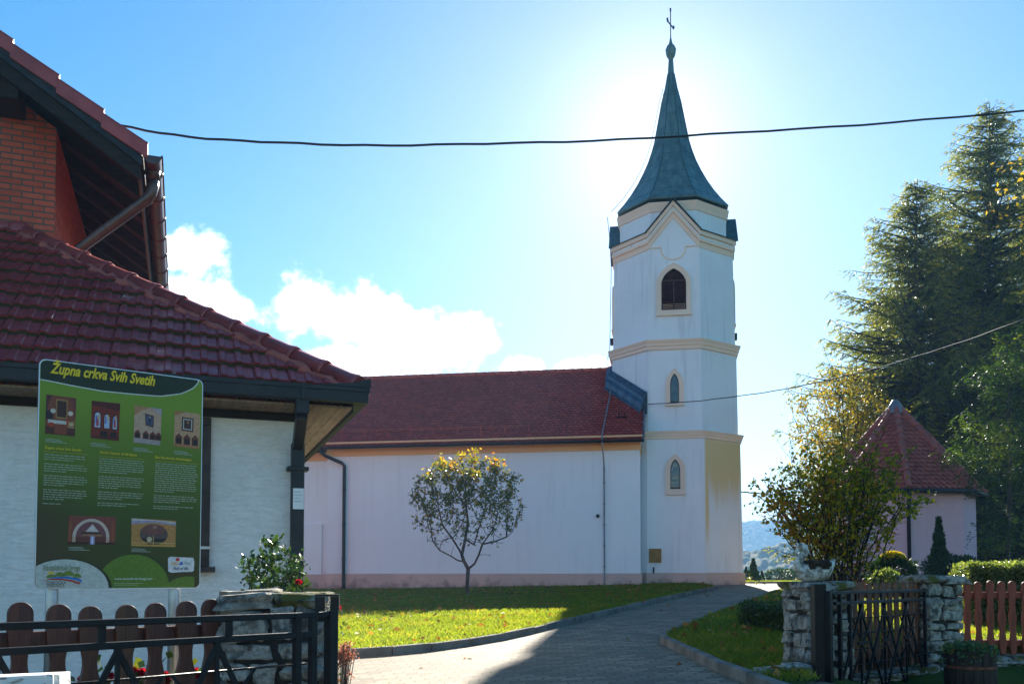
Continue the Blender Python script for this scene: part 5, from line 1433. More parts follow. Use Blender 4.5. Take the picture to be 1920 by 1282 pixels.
# chipped white plank lying across the lower left corner
wp = P(60, 1272, 2.9)
mb = MB(); mb.box(-0.7, 0.10, -0.05, 0.05, -0.16, 0.0); mb.box(-0.7, 0.098, -0.075, -0.052, -0.15, -0.03); mb.tube([(0.085, -0.08, -0.17), (0.085, -0.08, 0.005)], 0.012, 8)
o = mb.build('white_plank', M['white_board'], bevel=0.008); o.location = (wp.x, wp.y, P(60, 1263, 2.9).z); o.rotation_euler = (0, -0.035, 0.1)
tag(o, 'chipped white painted plank lying before the black gate leaf', 'plank')
# stone lump lying at the foot of the swan pillar
mb = MB(); rng = np.random.default_rng(77); stone_lump(mb, (0, 0, 0), (0.42, 0.2, 0.15), rng); mb.tube([(0.02, 0, 0.02), (0.16, 0, 0.02), (0.3, 0, 0.0)], [0.085, 0.09, 0.08], 10)
o = mb.build('fallen_stone', M['stone']); q = P(1462, 1265, 7.55); o.location = (q.x, q.y, q.z); tag(o, 'pale rounded stone lying in the grass at the foot of the swan pillar', 'stone')
# swan planter
sw_ = P(1528, 1093, 7.8); SC = 7.8 / F
swan = thing('swan_ornament', 'weathered white stone swan planter sitting on the gate pillar', 'ornament', (sw_.x, sw_.y, sw_.z + 0.015), 0.0)
mb = MB()
def loft(rings, n=14):
    vs = []
    for (c, rx, rz2) in rings:
        for k in range(n):
            a = 2 * math.pi * k / n; vs.append((c[0], c[1] + rx * math.cos(a), c[2] + rz2 * math.sin(a)))
    fs = [(i * n + k, i * n + (k + 1) % n, (i + 1) * n + (k + 1) % n, (i + 1) * n + k) for i in range(len(rings) - 1) for k in range(n)]
    fs += [tuple(range(n))[::-1], tuple((len(rings) - 1) * n + k for k in range(n))]
    mb.add(vs, fs, 0, True)
loft([((-0.155, 0, .085), .02, .03), ((-0.14, 0, .085), .06, .07), ((-0.10, 0, .08), .085, .08), ((-0.03, 0, .08), .105, .082), ((0.06, 0, .085), .10, .085), ((0.115, 0, .10), .075, .075), ((0.15, 0, .14), .045, .05), ((0.175, 0, .175), .018, .022)])
mb.tube([(-0.12, 0, .10), (-0.14, 0, .15), (-0.125, 0, .195), (-0.095, 0, .23), (-0.078, 0, .262), (-0.088, 0, .292), (-0.112, 0, .303), (-0.135, 0, .292), (-0.146, 0, .272)], [.055, .044, .036, .034, .034, .035, .034, .027, .017], 12)
mb.tube([(-0.143, 0, .278), (-0.156, 0, .255), (-0.16, 0, .232), (-0.159, 0, .215)], [.019, .014, .010, .006], 8)
mb.build('body', M['swan'], swan)
mb = MB(); rng = np.random.default_rng(2)
for i in range(26): stone_lump(mb, (rng.uniform(-.07, .09), -0.075 + rng.uniform(-.025, .03), rng.uniform(.115, .175)), (0.05, 0.04, 0.035), rng)
for i in range(20): stone_lump(mb, (rng.uniform(-.07, .1), rng.uniform(-.07, .07), .165), (0.06, 0.06, 0.03), rng)
mb.build('moss', M['soil'], swan)
# barrel planter
bp = P(1818, 1218, 8.3); 
bar = thing('barrel_planter', 'dark half-barrel planter with a rusty hoop and trailing succulents', 'planter', (bp.x, bp.y, 0), 0.2)
mb = MB(); zb_, zt_ = 0.36, bp.z; Rb = 0.215
for k in range(18):
    a0, a1 = 2 * math.pi * k / 18 + .012, 2 * math.pi * (k + 1) / 18 - .012
    vs = [(r * math.cos(a), r * math.sin(a), z) for z, ro in ((zb_, .93), ((zb_ + zt_) / 2, 1.03), (zt_, 1.0)) for r in (Rb * ro, Rb * ro - .025) for a in (a0, a1)]
    fs = []
    for l in (0, 4): fs += [(l, l + 1, l + 5, l + 4), (l + 3, l + 2, l + 6, l + 7), (l + 1, l + 3, l + 7, l + 5), (l + 2, l, l + 4, l + 6)]
    fs.append((8, 9, 11, 10)); mb.add(vs, fs)
mb.lathe([(Rb * .95, zb_), (Rb * .95, zt_ - 0.03)], 18, smooth=False)
mb.build('barrel', M['barrel'], bar)
mb = MB(); zh = P(1818, 1252, 8.1).z
mb.lathe([(Rb * 1.035, zh - .012), (Rb * 1.05, zh - .012), (Rb * 1.05, zh + .012), (Rb * 1.035, zh + .012)], 32, caps=False); mb.build('hoop', M['rust'], bar)

# ------------------------------------------------------------------ octagonal pavilion
PD = 26.0
pc = P(1683, 1000, PD)
vaz = math.atan2(pc.x, pc.y)
pav = thing('pavilion', 'small pink eight-sided chapel with a pointed red scalloped tile roof', 'chapel', (pc.x, pc.y, 0), 0)
def pz_(py, d=PD): return P(1683, py, d).z
RPa = 2.12                                                # roof apothem at the eaves
th0 = -math.pi / 2 - vaz - math.radians(15)               # direction of the front face normal
zae, zap_ = pz_(917, PD - 2.0), pz_(757)
zw0, zwt = pz_(1075, PD - 1.9), zae + 0.02
off = th0 - math.pi / 8
WAp = RPa - 0.22
mb = MB(); mb.lathe([(WAp * C8, zw0), (WAp * C8, zwt)], 8, a0=off); 
wall = MB()
for k in range(8):
    a0, a1 = off + k * math.pi / 4, off + (k + 1) * math.pi / 4
    if k in (6, 7): continue                              # open porch on the two faces turned to the left
    p_, q_ = Vector((math.cos(a0), math.sin(a0), 0)) * WAp * C8, Vector((math.cos(a1), math.sin(a1), 0)) * WAp * C8
    i_, j_ = p_ * 0.92, q_ * 0.92
    vs = [v + up * z for z in (zw0 + .0, zwt) for v in (p_, q_, j_, i_)]
    wall.add(vs, [(3, 2, 1, 0), (4, 5, 6, 7), (0, 1, 5, 4), (1, 2, 6, 5), (2, 3, 7, 6), (3, 0, 4, 7)])
wall.build('wall', M['pink'], pav)
MB().lathe([(WAp * C8 + 0.05, 0.6), (WAp * C8 + 0.05, zw0)], 8, a0=off).build('base', M['stone'], pav)
mb = MB(); a0, a1 = off + 6 * math.pi / 4, off + 8 * math.pi / 4
p_, q_ = Vector((math.cos(a0), math.sin(a0), 0)) * WAp * 0.9, Vector((math.cos(a1), math.sin(a1), 0)) * WAp * 0.9
mb.add([p_ + up * zw0, q_ + up * zw0, q_ + up * zwt, p_ + up * zwt], [(0, 1, 2, 3)]); mb.add([p_ * .97 + up * zw0, q_ * .97 + up * zw0, q_ * .97 + up * zwt, p_ * .97 + up * zwt], [(3, 2, 1, 0)])
mb.build('inner_wall', M['orange_plaster'], pav)
mb = MB()
for f in (0.04, 0.5, 0.96, 1.5, 1.96):
    k = 6 + int(f); a0, a1 = off + k * math.pi / 4, off + (k + 1) * math.pi / 4; ff = f % 1
    p_ = (Vector((math.cos(a0), math.sin(a0), 0)) * (1 - ff) + Vector((math.cos(a1), math.sin(a1), 0)) * ff) * (WAp * C8 - .08)
    MB().lathe([(0.12, zw0), (0.12, zw0 + .08), (0.085, zw0 + .12), (0.085, zw0 + 1.2), (0.075, zwt - .14), (0.12, zwt - .1), (0.12, zwt)], 14, (p_.x, p_.y, 0), smooth=False).build('column', M['white'], pav)
for k in (6, 7):
    for i in range(7):
        a0, a1 = off + k * math.pi / 4, off + (k + 1) * math.pi / 4; ff = (i + .5) / 7
        p_ = (Vector((math.cos(a0), math.sin(a0), 0)) * (1 - ff) + Vector((math.cos(a1), math.sin(a1), 0)) * ff) * (WAp * C8 - .06)
        mb.lathe([(0.045, zw0), (0.045, zw0 + .05), (0.03, zw0 + .1), (0.055, zw0 + .25), (0.03, zw0 + .45), (0.045, zw0 + .5), (0.045, zw0 + .55)], 8, (p_.x, p_.y, 0), smooth=True)
    p_, q_ = Vector((math.cos(a0), math.sin(a0), 0)) * (WAp * C8 - .06), Vector((math.cos(a1), math.sin(a1), 0)) * (WAp * C8 - .06)
    mb.bar(p_ + up * (zw0 + .58), q_ + up * (zw0 + .58), 0.14, 0.06)
mb.build('balustrade', M['white'], pav)
mb = MB(); sl_h = zap_ - zae; SLp = math.hypot(sl_h, RPa)
mb.lathe([(RPa * C8, zae - .01), (0.02, zap_ - .01)], 8, a0=off)
for k in range(8):
    am = off + (k + .5) * math.pi / 4
    nn = Vector((math.cos(am), math.sin(am), 0)); es = Vector((-nn.y, nn.x, 0))
    et_ = (-nn * RPa + up * sl_h).normalized(); en_ = (nn * sl_h + up * RPa).normalized()
    hw0 = RPa * 0.4142
    if math.cos(am - th0) < -0.2: continue
    scallop_field(mb, nn * RPa + up * zae, es, et_, en_, -hw0, hw0, SLp - .05, 0.17, 0.16, lambda s, t: abs(s) < hw0 * (1 - t / SLp) - 0.0)
proof = mb.build('roof', M['beaver2'], pav)
mb = MB()
for k in range(8):
    a = off + k * math.pi / 4
    cap_line(mb, (RPa * C8 * math.cos(a) * 1.01, RPa * C8 * math.sin(a) * 1.01, zae + .02), (0.06 * math.cos(a), 0.06 * math.sin(a), zap_ - .05), 11, 0.075, 0.09, 0, False)
mb.build('hip_cap', M['clay'], proof)
MB().lathe([(0.32, zap_ - .30), (0.29, zap_ - .22), (0.08, zap_ + .11), (0.0, zap_ + .13)], 16, smooth=True, caps=False).build('finial', M['lead'], proof)
MB().lathe([(0.012, zap_), (0.008, zap_ + .45)], 6).build('spike', M['iron'], proof)
mb = MB()
for k in range(8):
    a0, a1 = off + k * math.pi / 4, off + (k + 1) * math.pi / 4; r = RPa * C8 + .06
    mb.tube([(r * math.cos(a0), r * math.sin(a0), zae - .05), (r * math.cos(a1), r * math.sin(a1), zae - .05)], 0.06, 8)
mb.build('gutter', M['gutter'], pav)
MB().lathe([(WAp * C8, zae - .04), (RPa * C8, zae - .04)], 8, a0=off, caps=False).build('soffit', M['pink'], pav)
a1 = off + 1 * math.pi / 4
dd = Vector((math.cos(a1), math.sin(a1), 0)); r0, r1 = RPa * C8 + .02, WAp * C8 + .07
MB().tube([dd * r0 + up * (zae - .08), dd * r0 + up * (zae - .25), dd * r1 + up * (zae - .55), dd * r1 + up * zw0], 0.05, 10).build('downpipe', M['gutter'], pav)
fmid = Vector((math.cos(th0), math.sin(th0), 0)); fs_ = Vector((-fmid.y, fmid.x, 0))
wz = pz_(1003, PD - 1.9)
Mx = Matrix(((fs_.x, -fmid.x, 0, fmid.x * WAp), (fs_.y, -fmid.y, 0, fmid.y * WAp), (0, 0, 1, 0), (0, 0, 0, 1)))
xbx = -0.27
MB().box(xbx - .2, xbx + .2, -0.06, -0.002, wz - .2, wz + .2, 0, Mx).build('meter_box', M['grey_box'], pav, bevel=0.008)

# ------------------------------------------------------------------ cables
def cable(label, pts, r, sag=0.0):
    n = 40; a, b = Vector(pts[0]), Vector(pts[-1])
    if len(pts) == 2: line = [a.lerp(b, i / n) - up * (sag * 4 * (i / n) * (1 - i / n)) for i in range(n + 1)]
    else:
        m = Vector(pts[1]); line = []
        for i in range(n + 1):
            f = i / n; line.append(a * (1 - f) * (1 - 2 * f) + m * 4 * f * (1 - f) + b * f * (2 * f - 1))
    line = [p + up * (0.006 * math.sin(i * 1.9) + 0.005 * math.sin(i * 0.7 + 1)) for i, p in enumerate(line)]
    mb = MB(); mb.tube(line, r, 6); o = mb.build('overhead_cable', M['cable'])
    return tag(o, label, 'cable', 'overhead cables')
cable('thick twisted overhead cable crossing the sky and the green spire', [P(225, 236, 10.6), P(960, 269, 11.5), P(2100, 193, 13)], 0.014)
zt1 = cf(1213, 758, TY)
w = Vector((CO.x, CO.y)) + cu * zt1[0] + cv * (TY - .05)
cable('thin overhead wire running from the tower towards the conifers', [P(1215, 758, 31), P(1560, 711, 26.5), P(2060, 543, 18)], 0.015)
cable('short thin wire leaving the tower side towards the shrub', [P(1376, 920, 33), P(1400, 922.5, 36), P(1460, 928, 44)], 0.03)
# ------------------------------------------------------------------ vegetation
M['leaf_small'] = foliage('glossy_tree_leaf', [(0, (0.05, 0.085, 0.016)), (0.42, (0.10, 0.13, 0.02)), (0.62, (0.20, 0.19, 0.02)), (0.8, (0.36, 0.26, 0.025)), (1, (0.34, 0.12, 0.02))], 0.55, 0.42, 0.4, (1.7, 1.5, 0.5))
M['leaf_shrub'] = foliage('shrub_leaf', [(0, (0.06, 0.085, 0.014)), (0.45, (0.15, 0.165, 0.02)), (0.7, (0.32, 0.27, 0.022)), (0.9, (0.45, 0.33, 0.02)), (1, (0.42, 0.16, 0.03))], 0.58, 0.5, 0.35, (1.6, 1.5, 0.45))
M['leaf_yellow'] = foliage('yellowing_leaf', [(0, (0.09, 0.085, 0.018)), (0.5, (0.20, 0.17, 0.022)), (1, (0.42, 0.27, 0.03))], 0.5, 0.5, 0.3, (1.5, 1.4, 0.5))
M['leaf_locust'] = foliage('locust_leaf', [(0, (0.022, 0.045, 0.012)), (0.6, (0.05, 0.085, 0.016)), (1, (0.15, 0.17, 0.02))], 0.5, 0.5, 0.3, (1.6, 1.7, 0.5))
M['needle'] = foliage('spruce_needle', [(0, (0.022, 0.038, 0.012)), (0.45, (0.065, 0.09, 0.022)), (0.75, (0.16, 0.165, 0.03)), (1, (0.30, 0.24, 0.04))], 0.5, 0.5, 0.35, (1.4, 1.5, 0.5))
M['needle_soft'] = foliage('cypress_needle', [(0, (0.014, 0.036, 0.012)), (0.6, (0.03, 0.065, 0.018)), (1, (0.055, 0.10, 0.025))], 0.2, 0.55, 0.25, (1.4, 1.5, 0.5))
M['hedge_leaf'] = foliage('hedge_leaf', [(0, (0.03, 0.06, 0.014)), (0.6, (0.08, 0.12, 0.026)), (1, (0.22, 0.25, 0.09))], 0.42, 0.28, 0.6, (1.5, 1.5, 0.6))  # leaf colour lightened, its pale end standing in for sun glints
M['rose_leaf'] = foliage('rose_leaf', [(0, (0.018, 0.045, 0.012)), (0.7, (0.04, 0.08, 0.018)), (1, (0.12, 0.13, 0.02))], 0.35, 0.35, 0.5, (1.5, 1.5, 0.5))
M['red_petal'] = foliage('red_petal', [(0, (0.35, 0.006, 0.012)), (1, (0.55, 0.012, 0.03))], 0.4, 0.6, 0.2, (1.3, 1, 1))
M['yellow_petal'] = foliage('yellow_petal', [(0, (0.55, 0.40, 0.01)), (1, (0.72, 0.55, 0.02))], 0.35, 0.6, 0.2, (1.2, 1.1, 0.6))
M['pink_seed'] = foliage('sedum_head', [(0, (0.25, 0.09, 0.06)), (1, (0.45, 0.22, 0.15))], 0.35, 0.7, 0.2, (1.2, 1, 0.9))
M['succulent'] = foliage('succulent_leaf', [(0, (0.035, 0.075, 0.045)), (0.6, (0.09, 0.15, 0.06)), (0.9, (0.30, 0.26, 0.05)), (1, (0.4, 0.2, 0.05))], 0.3, 0.5, 0.3)

def unit(v): return v / (np.linalg.norm(v, axis=-1, keepdims=True) + 1e-9)
def leaf_mesh(pos, size, rng, aspect=0.45, axis=None, spread=1.0, fold=0.25, tint=None, droop=0.0):
    """one bent diamond per leaf: V (4n,3), Q (n,4), tint (4n,)"""
    n = len(pos)
    d = unit(rng.normal(size=(n, 3)))
    if axis is not None: d = unit(axis + d * spread)
    d[:, 2] -= droop; d = unit(d)
    s = unit(np.cross(d, unit(rng.normal(size=(n, 3)))))
    nn = np.cross(s, d)
    size = np.broadcast_to(np.asarray(size, float), (n,))[:, None]
    b = pos; tp = pos + d * size; m = pos + d * size * 0.48
    l = m + s * size * aspect * 0.5 + nn * size * fold * 0.3; r = m - s * size * aspect * 0.5 + nn * size * fold * 0.3
    V = np.stack([b, r, tp, l], 1).reshape(-1, 3)
    Q = np.arange(4 * n).reshape(n, 4)
    if tint is None: tint = rng.random(n)
    return V, Q, np.repeat(tint, 4)
def join(parts):
    V, Q, T, o = [], [], [], 0
    for v, q, t_ in parts:
        V.append(v); Q.append(q + o); T.append(t_); o += len(v)
    return np.concatenate(V), np.concatenate(Q), np.concatenate(T)
def tubes(p0, p1, r0, r1, n=5):
    """many tapered segments at once"""
    p0, p1 = np.asarray(p0, float), np.asarray(p1, float)
    t = unit(p1 - p0); ref = np.where(np.abs(t[:, 2:3]) > 0.9, np.array([[1.0, 0, 0]]), np.array([[0, 0, 1.0]]))
    s = unit(np.cross(t, ref)); u = np.cross(s, t)
    an = np.arange(n) * 2 * np.pi / n
    ca, sa = np.cos(an)[None, :, None], np.sin(an)[None, :, None]
    c = s[:, None] * ca + u[:, None] * sa
    A_ = p0[:, None] + c * np.asarray(r0)[:, None, None]; B_ = p1[:, None] + c * np.asarray(r1)[:, None, None]
    m = len(p0)
    V = np.concatenate([A_, B_], 1).reshape(-1, 3)
    k = np.arange(n); q = np.stack([k, (k + 1) % n, (k + 1) % n + n, k + n], -1)
    Q = (q[None] + (np.arange(m) * 2 * n)[:, None, None]).reshape(-1, 4)
    return V, Q
def colonize(nodes, par, attr, step, kill, infl, iters, up_bias=0.0, rng=None):
    """branches grow towards free space: classic space colonisation"""
    nodes = [np.array(p, float) for p in nodes]; par = list(par); attr = np.array(attr, float)
    for it in range(iters):
        if len(attr) == 0: break
        N = np.array(nodes)
        d2 = ((attr[:, None] - N[None]) ** 2).sum(-1)
        k = d2.argmin(1); dm = np.sqrt(d2[np.arange(len(attr)), k])
        ok = dm < infl
        if not ok.any(): break
        grew = False
        for i in np.unique(k[ok]):
            v = unit(attr[ok & (k == i)] - N[i]).sum(0)
            if np.linalg.norm(v) < 1e-3: continue
            v = unit(unit(v) + np.array([0, 0, up_bias]) + (rng.normal(size=3) * 0.16))
            q = N[i] + v * step
            if ((N - q) ** 2).sum(-1).min() < (step * 0.3) ** 2: continue
            nodes.append(q); par.append(int(i)); grew = True
        N = np.array(nodes)
        d2 = ((attr[:, None] - N[None, -400:]) ** 2).sum(-1).min(1)
        attr = attr[d2 > kill ** 2]
        if not grew: break
    return np.array(nodes), np.array(par)
def thicken(par, tip, p, n):
    r = np.zeros(n); kids = np.zeros(n, int)
    for i in range(n):
        if par[i] >= 0: kids[par[i]] += 1
    acc = np.where(kids == 0, tip ** p, 0.0)
    for i in range(n - 1, -1, -1):
        if par[i] >= 0: acc[par[i]] += acc[i] if acc[i] > 0 else tip ** p
    return acc ** (1 / p), kids
def woody(name, nodes, par, rad, parent, mat, n=5):
    i = np.where(par >= 0)[0]
    V, Q = tubes(nodes[par[i]], nodes[i], np.minimum(rad[par[i]], rad[i] * 1.25), rad[i], n)
    return np_obj(name, V, Q, mat, parent, None, True, True)

# small ornamental tree on the lawn
rng = np.random.default_rng(12)
TB = P(877, 1113, 24.5); TB.z = g(TB.x, TB.y) + 0.07
tm = 24.5 / F
tree1 = thing('small_tree', 'small round-crowned tree on the lawn with its top leaves tinted a sunlit yellow, before the nave wall', 'tree', tuple(TB), 0)
def tp_(px, py, dy=0.0): p = P(px, py, 24.5); return np.array([p.x, p.y + dy, p.z])
nodes = [np.array(TB), tp_(876, 1096), tp_(877, 1078), tp_(878, 1066)]; par = [-1, 0, 1, 2]
def limb(pts, start):
    k = start
    for p in pts:
        nodes.append(p); par.append(k); k = len(nodes) - 1
    return k
limb([tp_(870, 1052), tp_(866, 1040), tp_(872, 1010, .1), tp_(877, 980, .2), tp_(874, 950, .1)], 3)
limb([tp_(890, 1056), tp_(898, 1040, -.1), tp_(905, 1020, -.2), tp_(920, 1000, -.3)], 3)
limb([tp_(858, 1050, .2), tp_(845, 1042, .3), tp_(822, 1030, .4), tp_(808, 1012, .5)], 4)
limb([tp_(862, 1030, -.3), tp_(850, 1010, -.5), tp_(835, 990, -.6)], 5)
limb([tp_(925, 1015, .2), tp_(950, 1005, .3)], 11)
limb([tp_(888, 1020, .4), tp_(895, 990, .7)], 6)
att = []
ctr = tp_(877, 945)
while len(att) < 900:
    p = rng.uniform(-1, 1, 3)
    if (p ** 2).sum() > 1: continue
    q = ctr + p * np.array([112 * tm, 100 * tm, 108 * tm])
    if q[2] < tp_(877, 1020)[2] and abs(p[0]) < 0.35: continue
    att.append(q)
att += [tp_(868, 846), tp_(866, 856), tp_(870, 850), tp_(801, 882), tp_(803, 895), tp_(800, 890), tp_(985, 950), tp_(768, 940)]
nodes, par = colonize(nodes, par, att, 0.11, 0.20, 1.6, 60, 0.12, rng)
rad, kids = thicken(par, 0.0055, 2.35, len(nodes))
rad = np.clip(rad, 0.005, 0.085)
woody('trunk', nodes, par, rad, tree1, M['bark'], 7)
thin = np.where((rad < 0.012) & (nodes[:, 2] > tp_(877, 1030)[2]))[0]
hz_ = (nodes[thin, 2] - tp_(877, 1035)[2]) / (190 * tm)
pr_ = np.clip(hz_ * 1.5, 0.06, 1) ** 1.6
pos, tint = [], []
for i, pq in zip(thin, pr_):
    for _ in range(rng.poisson(8.5 * pq * (0.45 + 1.1 * (.5 + .5 * math.sin(nodes[i][0] * 4.1) * math.sin(nodes[i][2] * 4.7 + 1) * 1.0)))):
        pos.append(nodes[i] + rng.normal(size=3) * 0.055)
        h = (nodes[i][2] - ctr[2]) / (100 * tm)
        tint.append(np.clip(rng.normal(0.38 + 0.42 * max(0, h - .2), 0.22), 0, 1))  # higher leaves tinted yellower, sunlight put into their colour
pos = np.array(pos)
V, Q, T = leaf_mesh(pos, rng.uniform(0.085, 0.15, len(pos)), rng, 0.42, np.array([[0, 0, -0.1]]), 1.0, 0.3, np.array(tint), 0.35)
np_obj('crown', V, Q, M['leaf_small'], tree1, T)

# multi-stemmed shrub behind the right gate
rng = np.random.default_rng(5)
SD = 9.9
sm_ = SD / F
sb = P(1585, 1100, SD); sb.z = g(sb.x, sb.y)
shrub = thing('large_shrub', 'large many-stemmed shrub with yellowing leaves beside the pink chapel and swan pillar', 'shrub', tuple(sb), 0)
def sp2(px, py, dy=0.0): p = P(px, py, SD); return np.array([p.x, p.y + dy, p.z])
c2 = sp2(1560, 940)
nodes, par, lw = [np.array(sb)], [-1], [0.0]
def grow(q, k, w):
    nodes.append(q); par.append(k); lw.append(w); return len(nodes) - 1
for i in range(46):                                        # a fan of stems arching out of one stool
    a = rng.uniform(0, 2 * math.pi); rad_o = rng.random() ** 0.6
    tip = sp2(1565 - 8 + 138 * rad_o * math.cos(a), 0)
    tip = np.array([tip[0], sb.y + 0.62 * rad_o * math.sin(a), sp2(0, 852 + 108 * rad_o ** 2.2 + rng.uniform(-22, 30))[2]])
    b = np.array([sb.x + rng.normal() * .09, sb.y + rng.normal() * .09, sb.z - .05])
    k = grow(b, 0, 0); n_ = 16
    for s_i in range(1, n_ + 1):
        f = s_i / n_
        q = b + (tip - b) * np.array([f ** 1.55, f ** 1.55, f ** 0.92]) + rng.normal(size=3) * 0.010
        k = grow(q, k, max(0.0, f - 0.42))
        if f > 0.3 and rng.random() < 0.95:
            for _ in range(2 if f > .5 else 1):
                kk = k; d_ = unit(np.array([rng.normal(0, .8) + (tip - b)[0] * .5, rng.normal(0, .8), rng.uniform(.2, 1.0)])); L_ = rng.uniform(.10, .30) * (.6 + .6 * f)
                m_ = max(2, int(L_ / .055)); p_ = nodes[k]
                for j in range(m_):
                    p_ = p_ + d_ * L_ / m_ + rng.normal(size=3) * .012; kk = grow(p_, kk, max(0.03, f - 0.30))
    if rng.random() < .35:
        p_ = nodes[k]
        for j in range(4): p_ = p_ + unit(tip - b) * .06 + rng.normal(size=3) * .01; k = grow(p_, k, .03)
nodes, par, lw = np.array(nodes), np.array(par), np.array(lw)
rad, kids = thicken(par, 0.0026, 2.5, len(nodes)); rad = np.clip(rad, 0.0024, 0.014); rad[0] = .01
woody('stem', nodes, par, rad, shrub, M['dark_bark'], 5)
clump = 0.35 + 1.3 * (np.sin(nodes[:, 0] * 9 + 1) * np.sin(nodes[:, 2] * 8) * np.sin(nodes[:, 1] * 7 + 2) * .5 + .5)
idx_ = np.repeat(np.arange(len(nodes)), rng.poisson(5.4 * np.clip(lw, 0, .5) * clump * (rad < .007)))
pos = nodes[idx_] + rng.normal(size=(len(idx_), 3)) * 0.032
print('shrub leaves', len(pos), 'nodes', len(nodes))
side = np.clip(-(pos[:, 0] - c2[0]) / (140 * sm_), -1, 1)
T0 = np.clip(rng.normal(0.63, 0.24, len(pos)) + 0.18 * side + 0.12 * np.clip((c2[2] - pos[:, 2]) / .6, -1, 1), 0, 1)
V, Q, T = leaf_mesh(pos, rng.uniform(0.034, 0.07, len(pos)), rng, 0.62, None, 1, 0.25, T0, 0.25)
np_obj('crown', V, Q, M['leaf_shrub'], shrub, T)

# thin yellow tree behind the shrub, bare whips reaching out of its top
rng = np.random.default_rng(15)
YD = 29.5
yb0 = P(1590, 1080, YD); yb0.z = g(yb0.x, yb0.y)
ytree = thing('yellow_tree', 'thin yellowing tree with bare whips rising behind the shrub, left of the chapel roof', 'tree', tuple(yb0), 0)
def yp(px, py, dy=0.0): p = P(px, py, YD); return np.array([p.x, p.y + dy, p.z])
nodes, par = [np.array(yb0)], [-1]; k = 0
for py in (1030, 980, 930, 880):
    nodes.append(yp(1590 + rng.uniform(-5, 5), py)); par.append(k); k = len(nodes) - 1
for i in range(9):
    a = yp(1590, 950 - 8 * i); b = yp(1590 + rng.uniform(-75, 60), 800 - 8 * i, rng.uniform(-1, 1)); kk = 2
    for f in (.33, .66, 1): nodes.append(a * (1 - f) + b * f); par.append(kk); kk = len(nodes) - 1
att = []
while len(att) < 700:
    p = rng.uniform(-1, 1, 3)
    if (p ** 2).sum() > 1: continue
    att.append(yp(1590, 820) + p * np.array([110 * YD / F, 1.6, 135 * YD / F]))
nodes, par = colonize(nodes, par, att, 0.2, 0.33, 2.5, 50, 0.35, rng)
for i in range(48):                                        # bare whips
    j = rng.integers(12, len(nodes)); kk = int(j); d_ = np.array([rng.normal(-0.35, .3), rng.normal(0, .2), 1.0])
    for s_i in range(4):
        nodes = np.vstack([nodes, nodes[kk] + d_ * rng.uniform(.16, .3)]); par = np.append(par, kk); kk = len(nodes) - 1
rad, kids = thicken(par, 0.006, 2.4, len(nodes)); rad = np.clip(rad, 0.005, 0.09)
woody('trunk', nodes, par, rad, ytree, M['dark_bark'], 5)
thin = np.where((rad < 0.02) & (np.arange(len(nodes)) < len(nodes) - 190))[0]
idx_ = np.repeat(thin, rng.poisson(15, len(thin)))
pos = nodes[idx_] + rng.normal(size=(len(idx_), 3)) * 0.17
V, Q, T = leaf_mesh(pos, rng.uniform(0.07, 0.14, len(pos)), rng, 0.6, None, 1, 0.25, np.clip(rng.normal(.42, .28, len(pos)), 0, 1), 0.2)
np_obj('crown', V, Q, M['leaf_yellow'], ytree, T)

